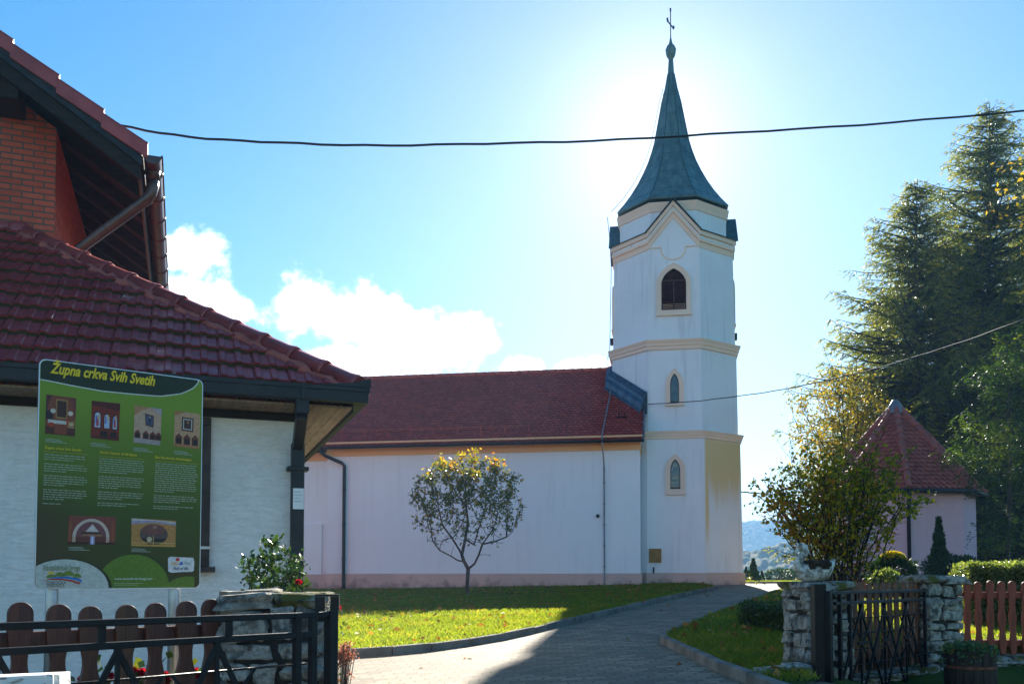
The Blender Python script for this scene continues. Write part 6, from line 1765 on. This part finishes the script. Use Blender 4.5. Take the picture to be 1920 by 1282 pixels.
# conifers
def spruce(label, px, pyt, d, base_r, seed, z_low, dens=1.0, lean=0.0):
    rng = np.random.default_rng(seed)
    top = P(px, pyt, d); base = np.array([top.x, top.y, g(top.x, top.y)])
    t_ = thing('spruce_tree', label, 'tree', tuple(base), 0, 'dark conifers behind the chapel')
    H = top.z - base[2]
    zz = np.linspace(0, 1, 14)
    sway = lambda f: np.array([0.12 * math.sin(f * 5 + seed), 0.1 * math.sin(f * 4), 0])
    pts = np.array([base + np.array([0, 0, H * f]) + sway(f) * f for f in zz])
    V0, Q0 = tubes(pts[:-1], pts[1:], 0.24 * (1 - zz[:-1]) + 0.012, 0.24 * (1 - zz[1:]) + 0.012, 8)
    bp0, bp1, br0, br1 = [], [], [], []
    leafpos, leafdir, leaft = [], [], []
    z = z_low
    while z < H - 0.25:
        f = z / H
        for _ in range(rng.integers(6, 10)):
            a = rng.uniform(0, 2 * math.pi)
            L = base_r * (1 - f) ** 0.78 * rng.uniform(0.5, 1.28) + 0.16
            d0 = np.array([math.cos(a), math.sin(a), 0.0])
            p = base + np.array([0, 0, z]) + sway(f) * f
            elev = 0.35 - 0.75 * (1 - f) + rng.normal(0, .12)
            m = max(3, int(L / 0.28)); pl = [p]
            for i in range(m):
                g_ = i / m; e = elev * (1 - g_) + (0.55) * g_ ** 2
                pl.append(pl[-1] + (d0 * math.cos(e) + np.array([0, 0, math.sin(e)])) * L / m + rng.normal(size=3) * 0.02)
            pl = np.array(pl)
            bp0 += list(pl[:-1]); bp1 += list(pl[1:]); rr_ = (0.012 + 0.017 * L) * (1 - np.arange(m + 1) / (m + .5)); br0 += list(rr_[:-1]); br1 += list(rr_[1:])
            side = np.array([-d0[1], d0[0], 0])
            for i in range(1, m + 1):                      # hanging side twigs carrying the needles
                w = (i / m)
                for s in (-1, 1):
                    tl_ = (0.20 + 0.42 * math.sin(min(1, w) * math.pi * 0.85) * min(1, L / 2.2)) * rng.uniform(.6, 1.2)
                    td = unit(d0 * 0.75 + side * s * rng.uniform(.4, 1.0) + np.array([0, 0, rng.uniform(-0.55, 0.15)]))
                    q0 = pl[i] - (pl[i] - pl[i - 1]) * rng.random(); nn_ = max(2, int(tl_ / 0.024 * dens))
                    for j in range(nn_):
                        leafpos.append(q0 + td * tl_ * (j + rng.random()) / nn_ + np.array([0, 0, -0.10 * (j / nn_) ** 2])); leafdir.append(td + np.array([0, 0, -.15])); leaft.append(j / nn_ * .5 + .3 * w)
            leafpos.append(pl[-1]); leafdir.append(pl[-1] - pl[-2]); leaft.append(.8)
        z += rng.uniform(0.20, 0.34) * (1.15 - 0.45 * f)
    for i in range(26): leafpos.append(base + np.array([0, 0, H - rng.uniform(0, .8)])); leafdir.append(rng.normal(size=3) * .6 + np.array([0, 0, .7])); leaft.append(.6)
    V1, Q1 = tubes(bp0, bp1, br0, br1, 4)
    woodV = np.concatenate([V0, V1]); woodQ = np.concatenate([Q0, Q1 + len(V0)])
    np_obj('trunk', woodV, woodQ, M['dark_bark'], t_, None, True, True)
    lp, ld = np.array(leafpos), unit(np.array(leafdir))
    clump = 0.5 + 0.5 * np.sin(lp[:, 0] * 1.7 + seed) * np.sin(lp[:, 2] * 1.3) * np.sin(lp[:, 1] * 1.9)
    T0 = np.clip(rng.normal(0.10, .17, len(lp)) + 0.35 * clump + .75 * np.array(leaft), 0, 1)  # paler twig tips (new growth) and clumps also carry painted sunlight
    V, Q, T = leaf_mesh(lp, rng.uniform(0.10, 0.19, len(lp)), rng, 0.20, ld, 0.6, 0.5, T0, 0.12)
    np_obj('crown', V, Q, M['needle'], t_, T)
    print('needles', len(lp))
spruce('tallest dark spruce at the right edge, its tip touching the overhead cable', 1848, 195, 35.0, 6.9, 3, 1.2)
spruce('slimmer pointed spruce on the left flank of the tallest spruce, above the chapel roof', 1716, 338, 33.5, 6.0, 8, 0.8)
spruce('spruce standing in the notch between the two pointed spruces', 1782, 430, 36.5, 6.0, 27, 1.0)
spruce('dark spruce cut by the right picture edge behind the yellow twigs', 1945, 235, 39.0, 5.6, 21, 2.0, 0.8)
spruce('short spruce low between the yellow tree and the chapel roof', 1650, 560, 38.0, 3.4, 33, 0.5, 0.8)

# locust with drooping feathery foliage at the right
rng = np.random.default_rng(44)
LD = 21.0
lb = P(1895, 1060, LD); lb.z = g(lb.x, lb.y)
loc = thing('locust_tree', 'feathery green locust tree hanging over the right side of the chapel', 'tree', tuple(lb), 0)
def lp_(px, py, dy=0.0): p = P(px, py, LD); return np.array([p.x, p.y + dy, p.z])
nodes, par = [np.array(lb)], [-1]; k = 0
for py in (1010, 950, 890, 830, 770): nodes.append(lp_(1895 + rng.uniform(-6, 6), py)); par.append(k); k = len(nodes) - 1
att = []
blobs = [(1900, 680, 70, 60), (1850, 700, 50, 40), (1870, 780, 80, 60), (1830, 830, 60, 50), (1880, 880, 70, 60), (1818, 850, 32, 34), (1950, 780, 80, 120), (1960, 640, 80, 80), (1875, 985, 40, 40)]
for px, py, rx, ry in blobs:
    for _ in range(70): 
        v = unit(rng.normal(size=3)) * rng.random() ** .4
        att.append(lp_(px + v[0] * rx, py + v[2] * ry, v[1] * 1.3))
nodes, par = colonize(nodes, par, att, 0.17, 0.26, 3.0, 60, -0.03, rng)
rad, kids = thicken(par, 0.006, 2.3, len(nodes)); rad = np.clip(rad, 0.005, 0.15)
woody('trunk', nodes, par, rad, loc, M['dark_bark'], 6)
thin = np.where(rad < 0.02)[0]
parts_ = []
idx_ = np.repeat(thin, 2)
base_p = nodes[idx_] + rng.normal(size=(len(idx_), 3)) * .09
fd = unit(np.stack([rng.normal(size=len(idx_)), rng.normal(size=len(idx_)), rng.normal(-.55, .35, len(idx_))], -1))
sd_ = unit(np.cross(fd, np.array([[0, 0, 1.0]])))
ft = np.clip(rng.normal(.38, .22, len(idx_)) + 0.35 * np.sin(base_p[:, 0] * 2.1) * np.sin(base_p[:, 2] * 2.3), 0, 1)
for j in range(7):
    for s in (-1, 1):
        pp = base_p + fd * 0.045 * (j + .5) + np.array([0, 0, -0.004 * j * j])
        parts_.append(leaf_mesh(pp, rng.uniform(.06, .085, len(pp)), rng, 0.42, unit(sd_ * s + fd * .4), .25, .1, ft, .1))
V, Q, T = join(parts_)
np_obj('crown', V, Q, M['leaf_locust'], loc, T)

# sparse yellow birch twigs in front of the spruces, right edge
rng = np.random.default_rng(64)
BD = 24.0
bb = P(1965, 1060, BD); bb.z = g(bb.x, bb.y)
birch = thing('birch_tree', 'sparse yellow-leaved tree reaching in at the right edge before the tall spruce', 'tree', tuple(bb), 0)
def bp_(px, py, dy=0.0): p = P(px, py, BD); return np.array([p.x, p.y + dy, p.z])
nodes, par = [np.array(bb)], [-1]; k = 0
for py in range(1000, 330, -60): nodes.append(bp_(1965 + rng.uniform(-6, 6), py)); par.append(k); k = len(nodes) - 1
att = [bp_(rng.uniform(1835, 1990), rng.uniform(290, 420), rng.normal(0, .6)) for _ in range(60)] + [bp_(rng.uniform(1950, 2080), rng.uniform(200, 600), rng.normal(0, 1)) for _ in range(120)]
nodes, par = colonize(nodes, par, att, 0.2, 0.35, 3.5, 50, 0.05, rng)
rad, kids = thicken(par, 0.006, 2.4, len(nodes)); rad = np.clip(rad, 0.005, 0.12)
woody('trunk', nodes, par, rad, birch, M['dark_bark'], 5)
thin = np.where((rad < 0.012) & (nodes[:, 2] > bp_(0, 450)[2]))[0]; idx_ = np.repeat(thin, rng.poisson(1.6, len(thin)))
pos = nodes[idx_] + rng.normal(size=(len(idx_), 3)) * .09
V, Q, T = leaf_mesh(pos, rng.uniform(.10, .19, len(pos)), rng, .5, None, 1, .3, np.clip(rng.normal(.75, .25, len(pos)), 0, 1), .3)
np_obj('crown', V, Q, M['leaf_yellow'], birch, T)

# bushes closing the view under the trees at the right
def blob_bush(name, label, cat, c, rad3, n, size, mat, seed, tmean=.4, stem=True, group=None, aspect=.55, flat_top=None, shell=0.55):
    rng = np.random.default_rng(seed)
    t_ = thing(name, label, cat, (c[0], c[1], c[2] - rad3[2]), 0, group)
    v = unit(rng.normal(size=(n, 3))); rr0 = rng.random(n) ** .33; rr0 = shell + (1 - shell) * rr0
    lump = 1 + 0.13 * np.sin(v[:, 0] * 7 + seed) * np.sin(v[:, 2] * 6 + 1) + 0.09 * np.sin(v[:, 1] * 11 + v[:, 0] * 5) + 0.06 * rng.normal(size=n)
    pos = np.array(c) + v * (rr0 * lump)[:, None] * np.array(rad3)
    V, Q, T = leaf_mesh(pos, rng.uniform(.7, 1.3, n) * size, rng, aspect, v, .8, .25, np.clip(rng.normal(tmean, .22, n), 0, 1), 0)
    np_obj('crown', V, Q, mat, t_, T)
    if stem:
        m = 26; b = np.array([c[0], c[1], c[2] - rad3[2]]); e = np.array(c) + unit(rng.normal(size=(m, 3))) * np.array(rad3) * .6
        e = np.where(e[:, 2:3] < b[2] + .05, np.abs(e - b) * [1, 1, 1] + b, e)
        V, Q = tubes(np.repeat(b[None], m, 0), e, np.full(m, .03 * rad3[0] + .004), np.full(m, .008), 5); np_obj('stem', V, Q, M['dark_bark'], t_)
    return t_
for i, (px, d, rx, rz_2, lab) in enumerate(((1830, 37, 2.4, 2.3, 'bushy thicket between the chapel wall and the locust trunk'), (1905, 33, 2.6, 3.0, 'bushy thicket in deep shade at the right edge above the clipped hedge'), (1990, 40, 3.5, 3.5, 'bushy thicket just past the right picture edge'), (1760, 41, 3.0, 2.6, 'bushy thicket hidden behind the chapel'))):
    q = P(px, 1000, d); blob_bush('thicket', lab, 'bush', (q.x, q.y, g(q.x, q.y) + rz_2), (rx, rx, rz_2), 7000, .16, M['leaf_locust'], 70 + i, .55, True, 'thickets under the conifers')
# slim thujas and low shrubs on the far lawn strip
def column_conifer(name, label, px, pyt, pyb, d, wpx, n, seed, mat, group=None, zb=None):
    rng = np.random.default_rng(seed)
    b = P(px, pyb, d); h = (pyb - pyt) / F * d; z0 = zb if zb is not None else g(b.x, b.y); h = h + (b.z - z0); r = wpx / 2 / F * d
    t_ = thing(name, label, 'conifer', (b.x, b.y, z0), 0, group)
    f = rng.random(n) ** 1.35; a = rng.uniform(0, 2 * math.pi, n)
    pr2 = np.minimum(np.minimum(1, (1 - f) * 1.28), 0.75 + f * 2) * (1 - 0.25 * f)
    lump = 1 + .2 * np.sin(f * 24 + a * 2 + seed) + .12 * np.sin(f * 47 - a * 3)
    rr0 = r * pr2 * lump * (0.55 + .5 * rng.random(n) ** .5)
    pos = np.stack([b.x + rr0 * np.cos(a), b.y + rr0 * np.sin(a), z0 + f * h * .97], -1)
    ax = np.stack([np.cos(a) * .55, np.sin(a) * .55, np.full(n, .85)], -1)
    V, Q, T = leaf_mesh(pos, r * rng.uniform(.22, .42, n), rng, .38, ax, .35, .3, np.clip(rng.normal(.4, .25, n), 0, 1))
    np_obj('crown', V, Q, mat, t_, T)
    V, Q = tubes([[b.x, b.y, z0 - .05]], [[b.x, b.y, z0 + h * .85]], [r * .16], [.006], 7); np_obj('trunk', V, Q, M['dark_bark'], t_)
column_conifer('thuja', 'tallest of the three little thujas on the far lawn beyond the tower', 1413, 1047, 1090, 42, 23, 2600, 4, M['needle_soft'], 'thujas on the far lawn')
column_conifer('thuja', 'broad low thuja against the tower side of the far lawn', 1399, 1062, 1090, 42.3, 15, 1500, 5, M['needle_soft'], 'thujas on the far lawn')
column_conifer('thuja', 'shortest far thuja, on the shrub side of the group of three', 1429, 1070, 1090, 42.6, 14, 1200, 6, M['needle_soft'], 'thujas on the far lawn')
for i, (px, py, rx, lab) in enumerate(((1463, 1081, .75, 'low dark shrub on the far lawn beside the thujas'), (1488, 1080, .7, 'low green shrub on the far lawn just left of the swan ornament'), (1540, 1083, .8, 'low shrub on the far lawn behind the swan ornament'))):
    q = P(px, py, 43.5 + i); blob_bush('low_shrub', lab, 'shrub', (q.x, q.y, g(q.x, q.y) + .32), (rx, .5, .34), 1500, .09, M['needle_soft'], 90 + i, .5)
# garden in front of the chapel
column_conifer('cypress', 'slim dark green pointed cypress in front of the chapel downpipe', 1762, 968, 1085, 20.0, 44, 5200, 9, M['needle_soft'])
q = P(1783, 1066, 20.6); blob_bush('low_shrub', 'dark trimmed shrub spreading at the foot of the cypress', 'shrub', (q.x, q.y, q.z), (.58, .5, .30), 3600, .06, M['needle_soft'], 97, .22)
q = P(1812, 1070, 19.5); blob_bush('low_shrub', 'dark rounded shrub between the cypress and the clipped hedge', 'shrub', (q.x, q.y, q.z), (.22, .4, .32), 2200, .05, M['needle_soft'], 98, .3)
q = P(1673, 1069, 15.0); blob_bush('juniper', 'dark spreading juniper under the yellow chrysanthemums', 'shrub', (q.x, q.y, q.z - .05), (.37, .36, .27), 5200, .06, M['needle_soft'], 99, .25, True, None, .3)
q = P(1660, 1083, 14.2); blob_bush('low_shrub', 'bright green small shrub at the foot of the juniper', 'shrub', (q.x, q.y, q.z - .05), (.20, .2, .16), 1800, .05, M['hedge_leaf'], 101, .8)
q = P(1674, 1044, 15.0); cm = blob_bush('chrysanthemum', 'dome of yellow chrysanthemums above the dark juniper', 'flowers', (q.x, q.y, q.z - .03), (.175, .17, .10), 900, .035, M['hedge_leaf'], 102, .5)
rng = np.random.default_rng(103); v = unit(rng.normal(size=(420, 3))); v[:, 2] = np.abs(v[:, 2]); pos = np.array([q.x, q.y, q.z - .03]) + v * np.array([.185, .18, .11])
V, Q, T = join([leaf_mesh(pos, .034, rng, .9, v, .9, .2) for _ in range(4)]); np_obj('flower', V, Q, M['yellow_petal'], cm, T)
# potted red flowers on the chapel steps
q = P(1622, 1072, 22.5)
pot = thing('flower_pot', 'small pot of red flowers by the chapel balustrade', 'flower pot', (q.x, q.y, g(q.x, q.y)), 0)
MB().lathe([(.13, 0), (.17, .32), (.19, .32), (.19, .38), (.15, .38)], 14, smooth=False).build('pot', M['clay'], pot)
rng = np.random.default_rng(9); v = unit(rng.normal(size=(260, 3))); pos = np.array([q.x, q.y, g(q.x, q.y) + .5]) + v * .22
V, Q, T = leaf_mesh(pos, .1, rng, .6, v, .8, .2); np_obj('leaves', V, Q, M['rose_leaf'], pot, T)
V, Q, T = leaf_mesh(pos[:110] + v[:110] * .05, .09, rng, .9, v[:110], .9, .2); np_obj('flower', V, Q, M['red_petal'], pot, T)

# clipped hedges: boxes of small leaves
def hedge(label, corners, z0, z1, n, size, mat, seed, tmean=.4, r=.06):
    rng = np.random.default_rng(seed); a, b, w = corners
    a, b = np.array(a), np.array(b); d_ = b - a; L = np.hypot(*d_); d_ = d_ / L; nrm = np.array([-d_[1], d_[0]])
    t_ = thing('clipped_hedge', label, 'hedge', (a[0], a[1], z0), 0)
    u, v2, h = rng.random(n), rng.random(n), rng.random(n)
    face = rng.choice(5, n, p=[.34, .12, .34, .1, .1])
    u = np.where(face == 3, 0.0, np.where(face == 4, 1.0, u)); v2 = np.where(face == 0, 0.0, np.where(face == 1, 1.0, v2)); h = np.where(face == 2, 1.0, h)
    jit = rng.normal(size=(n, 3)) * size * .55 + np.stack([np.sin(h * 9 + u * 13), np.sin(u * 17), np.sin(u * 11 + v2 * 7)], -1) * size * .35
    x, y = a[0] + d_[0] * u * L + nrm[0] * v2 * w, a[1] + d_[1] * u * L + nrm[1] * v2 * w
    pos = np.stack([x, y, z0 + h * (z1 - z0)], -1) + jit
    ax = np.zeros((n, 3)); ax[face == 2, 2] = 1; ax[face == 0, :2] = -nrm; ax[face == 1, :2] = nrm; ax[face == 3, :2] = -d_; ax[face == 4, :2] = d_
    V, Q, T = leaf_mesh(pos, rng.uniform(.7, 1.3, n) * size, rng, .6, ax, 1.1, .25, np.clip(rng.normal(tmean, .25, n), 0, 1))
    np_obj('crown', V, Q, mat, t_, T)
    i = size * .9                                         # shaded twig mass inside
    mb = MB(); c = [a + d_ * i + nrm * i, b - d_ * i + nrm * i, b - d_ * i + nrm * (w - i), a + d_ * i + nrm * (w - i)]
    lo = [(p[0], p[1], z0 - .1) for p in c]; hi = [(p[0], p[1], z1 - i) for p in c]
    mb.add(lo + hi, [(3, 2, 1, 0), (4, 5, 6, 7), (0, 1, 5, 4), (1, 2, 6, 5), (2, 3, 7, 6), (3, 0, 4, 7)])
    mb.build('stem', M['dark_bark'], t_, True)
h0, h1 = G(1388, 1172, .07), G(1492, 1190, .07)
zt_h = P(1430, 1131, 12.6).z
hedge('low dark clipped hedge on the grass corner left of the swan pillar', ((h0.x, h0.y), (h1.x, h1.y), 0.75), min(h0.z, h1.z) - .05, zt_h, 9000, .035, M['hedge_leaf'], 7, .12)
h0, h1 = P(1822, 1200, 11.6), P(2010, 1200, 11.3)
hedge('tall clipped hedge with glossy leaves tinted pale like glints behind the red picket fence', ((h0.x, h0.y), (h1.x, h1.y), 1.1), g(h0.x, h0.y), P(1860, 1063, 11.6).z, 21000, .042, M['hedge_leaf'], 17, .75)

# rose bush behind the left pillar
rng = np.random.default_rng(23)
RD = 6.3
rb0 = P(520, 1200, RD); rb0.z = g(rb0.x, rb0.y)
rose = thing('rose_bush', 'leafy rose bush with red blooms behind the lichen-blackened pillar', 'shrub', tuple(rb0), 0)
def rp(px, py, dy=0.0): p = P(px, py, RD); return np.array([p.x, p.y + dy, p.z])
nodes, par = [np.array(rb0)], [-1]
for px, py in ((508, 1010), (530, 1040), (485, 1050), (553, 1070), (470, 1060), (515, 1075), (560, 1090), (500, 1090), (540, 1100)):
    kk = 0
    for f in (.3, .6, .85, 1): nodes.append(np.array(rb0) * (1 - f) + rp(px, py, rng.uniform(-.1, .1)) * f + rng.normal(size=3) * .015); par.append(kk); kk = len(nodes) - 1
att = []
for px, py, rx, ry, n in ((510, 1030, 26, 28, 60), (500, 1070, 42, 34, 110), (550, 1075, 28, 36, 100), (520, 1110, 50, 30, 90), (463, 1080, 8, 6, 8), (462, 1048, 8, 6, 8)):
    for _ in range(n):
        v = unit(rng.normal(size=3)) * rng.random() ** .45; att.append(rp(px + v[0] * rx, py + v[2] * ry, v[1] * .14))
nodes, par = colonize(nodes, par, att, .04, .055, .5, 50, .1, rng)
rad, kids = thicken(par, .0016, 2.3, len(nodes)); rad = np.clip(rad, .0016, .008)
woody('stem', nodes, par, rad, rose, M['bark'], 5)
thin = np.where((rad < .004) & (nodes[:, 2] > rp(0, 1150)[2]))[0]; idx_ = np.repeat(thin, rng.poisson(8.5, len(thin)))
pos = nodes[idx_] + rng.normal(size=(len(idx_), 3)) * .024
V, Q, T = leaf_mesh(pos, rng.uniform(.028, .055, len(pos)), rng, .6, None, 1, .2, np.clip(rng.normal(.35, .25, len(pos)), 0, 1), .2)
np_obj('leaves', V, Q, M['rose_leaf'], rose, T)
def bloom(parent, c, r, seed, mat):
    rng = np.random.default_rng(seed); v = unit(rng.normal(size=(70, 3))); v[:, 2] = v[:, 2] * .6
    V, Q, T = leaf_mesh(np.array(c) + v * r * .35, r * rng.uniform(.8, 1.2, 70), rng, .9, unit(v + np.array([[0, 0, .5]])), .35, .6)
    np_obj('bloom', V, Q, mat, parent, T)
bloom(rose, rp(566, 1091, -.1), .020, 1, M['red_petal'])
# a second low rose showing only its blooms and a few stems beside the post
q = P(615, 1150, 5.6)
r2_ = thing('rose_bush', 'short rose with two red blooms peeping over the gate post', 'shrub', (q.x, q.y, g(q.x, q.y)), 0)
c1, c2_ = P(599, 1118, 5.6), P(634, 1140, 5.6)
mb = MB()
for c in (c1, c2_): mb.tube([(q.x, q.y, g(q.x, q.y)), (q.x + (c.x - q.x) * .6, q.y + .02, (c.z + .8) / 2 + .1), tuple(c)], .004, 5)
mb.build('stem', M['bark'], r2_, True)
bloom(r2_, c1, .016, 3, M['red_petal']); bloom(r2_, c2_, .017, 4, M['red_petal'])
rng = np.random.default_rng(6); pos = np.array([q.x, q.y, 1.1]) + rng.normal(size=(120, 3)) * np.array([.05, .05, .12])
V, Q, T = leaf_mesh(pos, .04, rng, .6); np_obj('leaves', V, Q, M['rose_leaf'], r2_, T)
# red geraniums at the foot of the varnished fence
for i, (px, py, lab) in enumerate(((190, 1278, 'red geranium at the foot of the varnished fence, furthest from the pillar'), (257, 1262, 'tall red geranium between the middle pickets of the varnished fence'), (310, 1275, 'low red geranium right of the tall one behind the varnished fence'), (366, 1268, 'red geranium by the pickets nearest the limestone pillar'))):
    q = P(px, py, 4.9); zg_ = g(q.x, q.y)
    t_ = thing('geranium', lab, 'flowers', (q.x, q.y, zg_), 0, 'geraniums behind the varnished fence')
    rng = np.random.default_rng(200 + i)
    pos = np.array([q.x, q.y, q.z - .16]) + rng.normal(size=(240, 3)) * np.array([.06, .05, .09])
    V, Q, T = leaf_mesh(pos, .05, rng, .9, np.array([[0, 0, .6]]), 1); np_obj('leaves', V, Q, M['rose_leaf'], t_, T)
    MB().tube([(q.x, q.y, zg_), (q.x + .01, q.y, q.z)], .007, 6).build('stem', M['bark'], t_, True)
    for j in range(3): bloom(t_, (q.x + rng.normal() * .03, q.y - .04, q.z + rng.normal() * .015), .026, 300 + i * 5 + j, M['red_petal'])
# pink sedum by the slim gate post
q = P(646, 1228, 5.3); rng = np.random.default_rng(8)
sed = thing('sedum', 'dry pinkish sedum clump at the foot of the slim gate post', 'flowers', (q.x, q.y, g(q.x, q.y)), 0)
cl_ = np.array([q.x, q.y, q.z]) + rng.normal(size=(26, 3)) * np.array([.022, .03, .04])
mb = MB()
for c in cl_: mb.tube([(q.x - .03, q.y, g(q.x, q.y)), tuple(c)], .0025, 4)
mb.build('stem', M['bark'], sed, True)
pos = np.repeat(cl_, 24, 0) + rng.normal(size=(26 * 24, 3)) * .011
V, Q, T = leaf_mesh(pos, .016, rng, .7); np_obj('flower_heads', V, Q, M['pink_seed'], sed, T)
# succulents trailing from the barrel
rng = np.random.default_rng(18); n = 700
a = rng.uniform(0, 2 * math.pi, n); rr0 = .23 * rng.random(n) ** .5
pos = np.stack([bp.x + rr0 * np.cos(a), bp.y + rr0 * np.sin(a), bp.z + .01 + .06 * rng.random(n) - .05 * (rr0 / .23) ** 3], -1)
tr = rng.random(n) < .16; pos[tr] = np.stack([bp.x + .235 * np.cos(a[tr]), bp.y + .235 * np.sin(a[tr]), bp.z - rng.random(tr.sum()) ** 2 * .14], -1)
V, Q, T = leaf_mesh(pos, rng.uniform(.03, .055, n), rng, .65, np.array([[0, 0, .5]]), 1, .2, np.clip(rng.normal(.4, .3, n), 0, 1), .2)
o = np_obj('leaves', V, Q, M['succulent'], bar, T)

# grass blades and fallen leaves (uncountable)
rng = np.random.default_rng(77)
def scatter(poly, dens, ymin, ymax):
    pa = np.array(poly); x0, x1 = pa[:, 0].min(), pa[:, 0].max(); y0, y1 = max(ymin, pa[:, 1].min()), min(ymax, pa[:, 1].max())
    n = int((x1 - x0) * (y1 - y0) * dens); q = np.stack([rng.uniform(x0, x1, n), rng.uniform(y0, y1, n)], -1)
    q = q[inside(q, pa)]; u = q[:, 0] / q[:, 1]
    return q[(u > -.28) & (u < .66)]
def grass(poly, bands, hh, name='grass'):
    parts_ = []
    for y0, y1, dens, w in bands:
        q = scatter(poly, dens, y0, y1); n = len(q)
        if n == 0: continue
        z = gnp(q[:, 0], q[:, 1]) + .072
        patch = .5 + .5 * np.sin(q[:, 0] * 1.3 + 2 * np.sin(q[:, 1] * .7)) * np.sin(q[:, 1] * 1.1)
        h = hh * rng.uniform(.5, 1.2, n) * (.8 + .4 * patch); a = rng.uniform(0, 2 * math.pi, n); ln = rng.normal(0, .45, (n, 2)) * h[:, None]
        s = np.stack([np.cos(a), np.sin(a)], -1) * (w * rng.uniform(.7, 1.3, n))[:, None] / 2
        b = np.column_stack([q, z])
        V = np.stack([b - np.column_stack([s, np.zeros(n)]), b + np.column_stack([s, np.zeros(n)]), np.column_stack([q + ln * .4 + s * .6, z + h * .6]), np.column_stack([q + ln, z + h])], 1).reshape(-1, 3)
        Q = np.arange(4 * n).reshape(n, 4)
        parts_.append((V, Q, np.repeat(np.clip(rng.normal(.42, .2, n) + .15 * (patch - .5) + .22 * (np.sin(q[:, 0] * 4.1 + 1) * np.sin(q[:, 1] * 3.3) > .55), 0, 1), 4)))
    V, Q, T = join(parts_)
    o = np_obj(name, V, Q, M['grass'], None, T); o['kind'] = 'stuff'; o['label'] = 'mown lawn grass'; o['category'] = 'grass'
    return o
g1 = grass(LAWN_L, ((9, 16, 1500, .011), (16, 24, 620, .017), (24, 36, 260, .026)), .055)
g2 = grass(LAWN_R, ((7, 11, 1900, .009), (11, 16, 800, .013), (16, 28, 160, .03)), .055)
g3 = grass(LAWN_F, ((36, 47, 160, .035),), .06)
for o, l in ((g1, 'mown lawn grass in front of the nave, partly sunlit'), (g2, 'mown grass on the right of the path around the clipped hedge'), (g3, 'narrow strip of sunlit grass on the far side of the path')): o['label'] = l
parts_ = []
for poly, dens, off in ((LAWN_L, 4.5, .11), (LAWN_R, 9, .11), (PATH, .55, .012)):
    q = scatter(poly, dens, 7, 36)
    if off < .05: q = q[~inside(q, np.array(LAWN_L)) & ~inside(q, np.array(LAWN_R))]
    n = len(q); pos = np.column_stack([q, gnp(q[:, 0], q[:, 1]) + off])
    ax = np.column_stack([rng.normal(size=(n, 2)), np.zeros(n)])
    parts_.append(leaf_mesh(pos, rng.uniform(.05, .13, n) if off > .05 else rng.uniform(.03, .08, n), rng, .7, unit(ax), .12, .5))
V, Q, T = join(parts_)
o = np_obj('fallen_leaves', V, Q, M['litter'], None, T); o['kind'] = 'stuff'; o['label'] = 'brown autumn leaves scattered on the lawns and path'; o['category'] = 'fallen leaves'

# ------------------------------------------------------------------ haze over the valley
t = NT('valley_air')
v = t.n('ShaderNodeVolumePrincipled'); v.inputs['Color'].default_value = (0.30, 0.58, 0.95, 1); v.inputs['Density'].default_value = 0.0008; v.inputs['Anisotropy'].default_value = 0.0
t.l(v.outputs[0], t.out.inputs['Volume'])
mb = MB(); mb.box(-1750, 1750, -310, 1750, -62, 125)
hz_o = mb.build('haze', t.mat); hz_o['kind'] = 'stuff'; hz_o['label'] = 'blue autumn haze over the valley'; hz_o['category'] = 'haze'
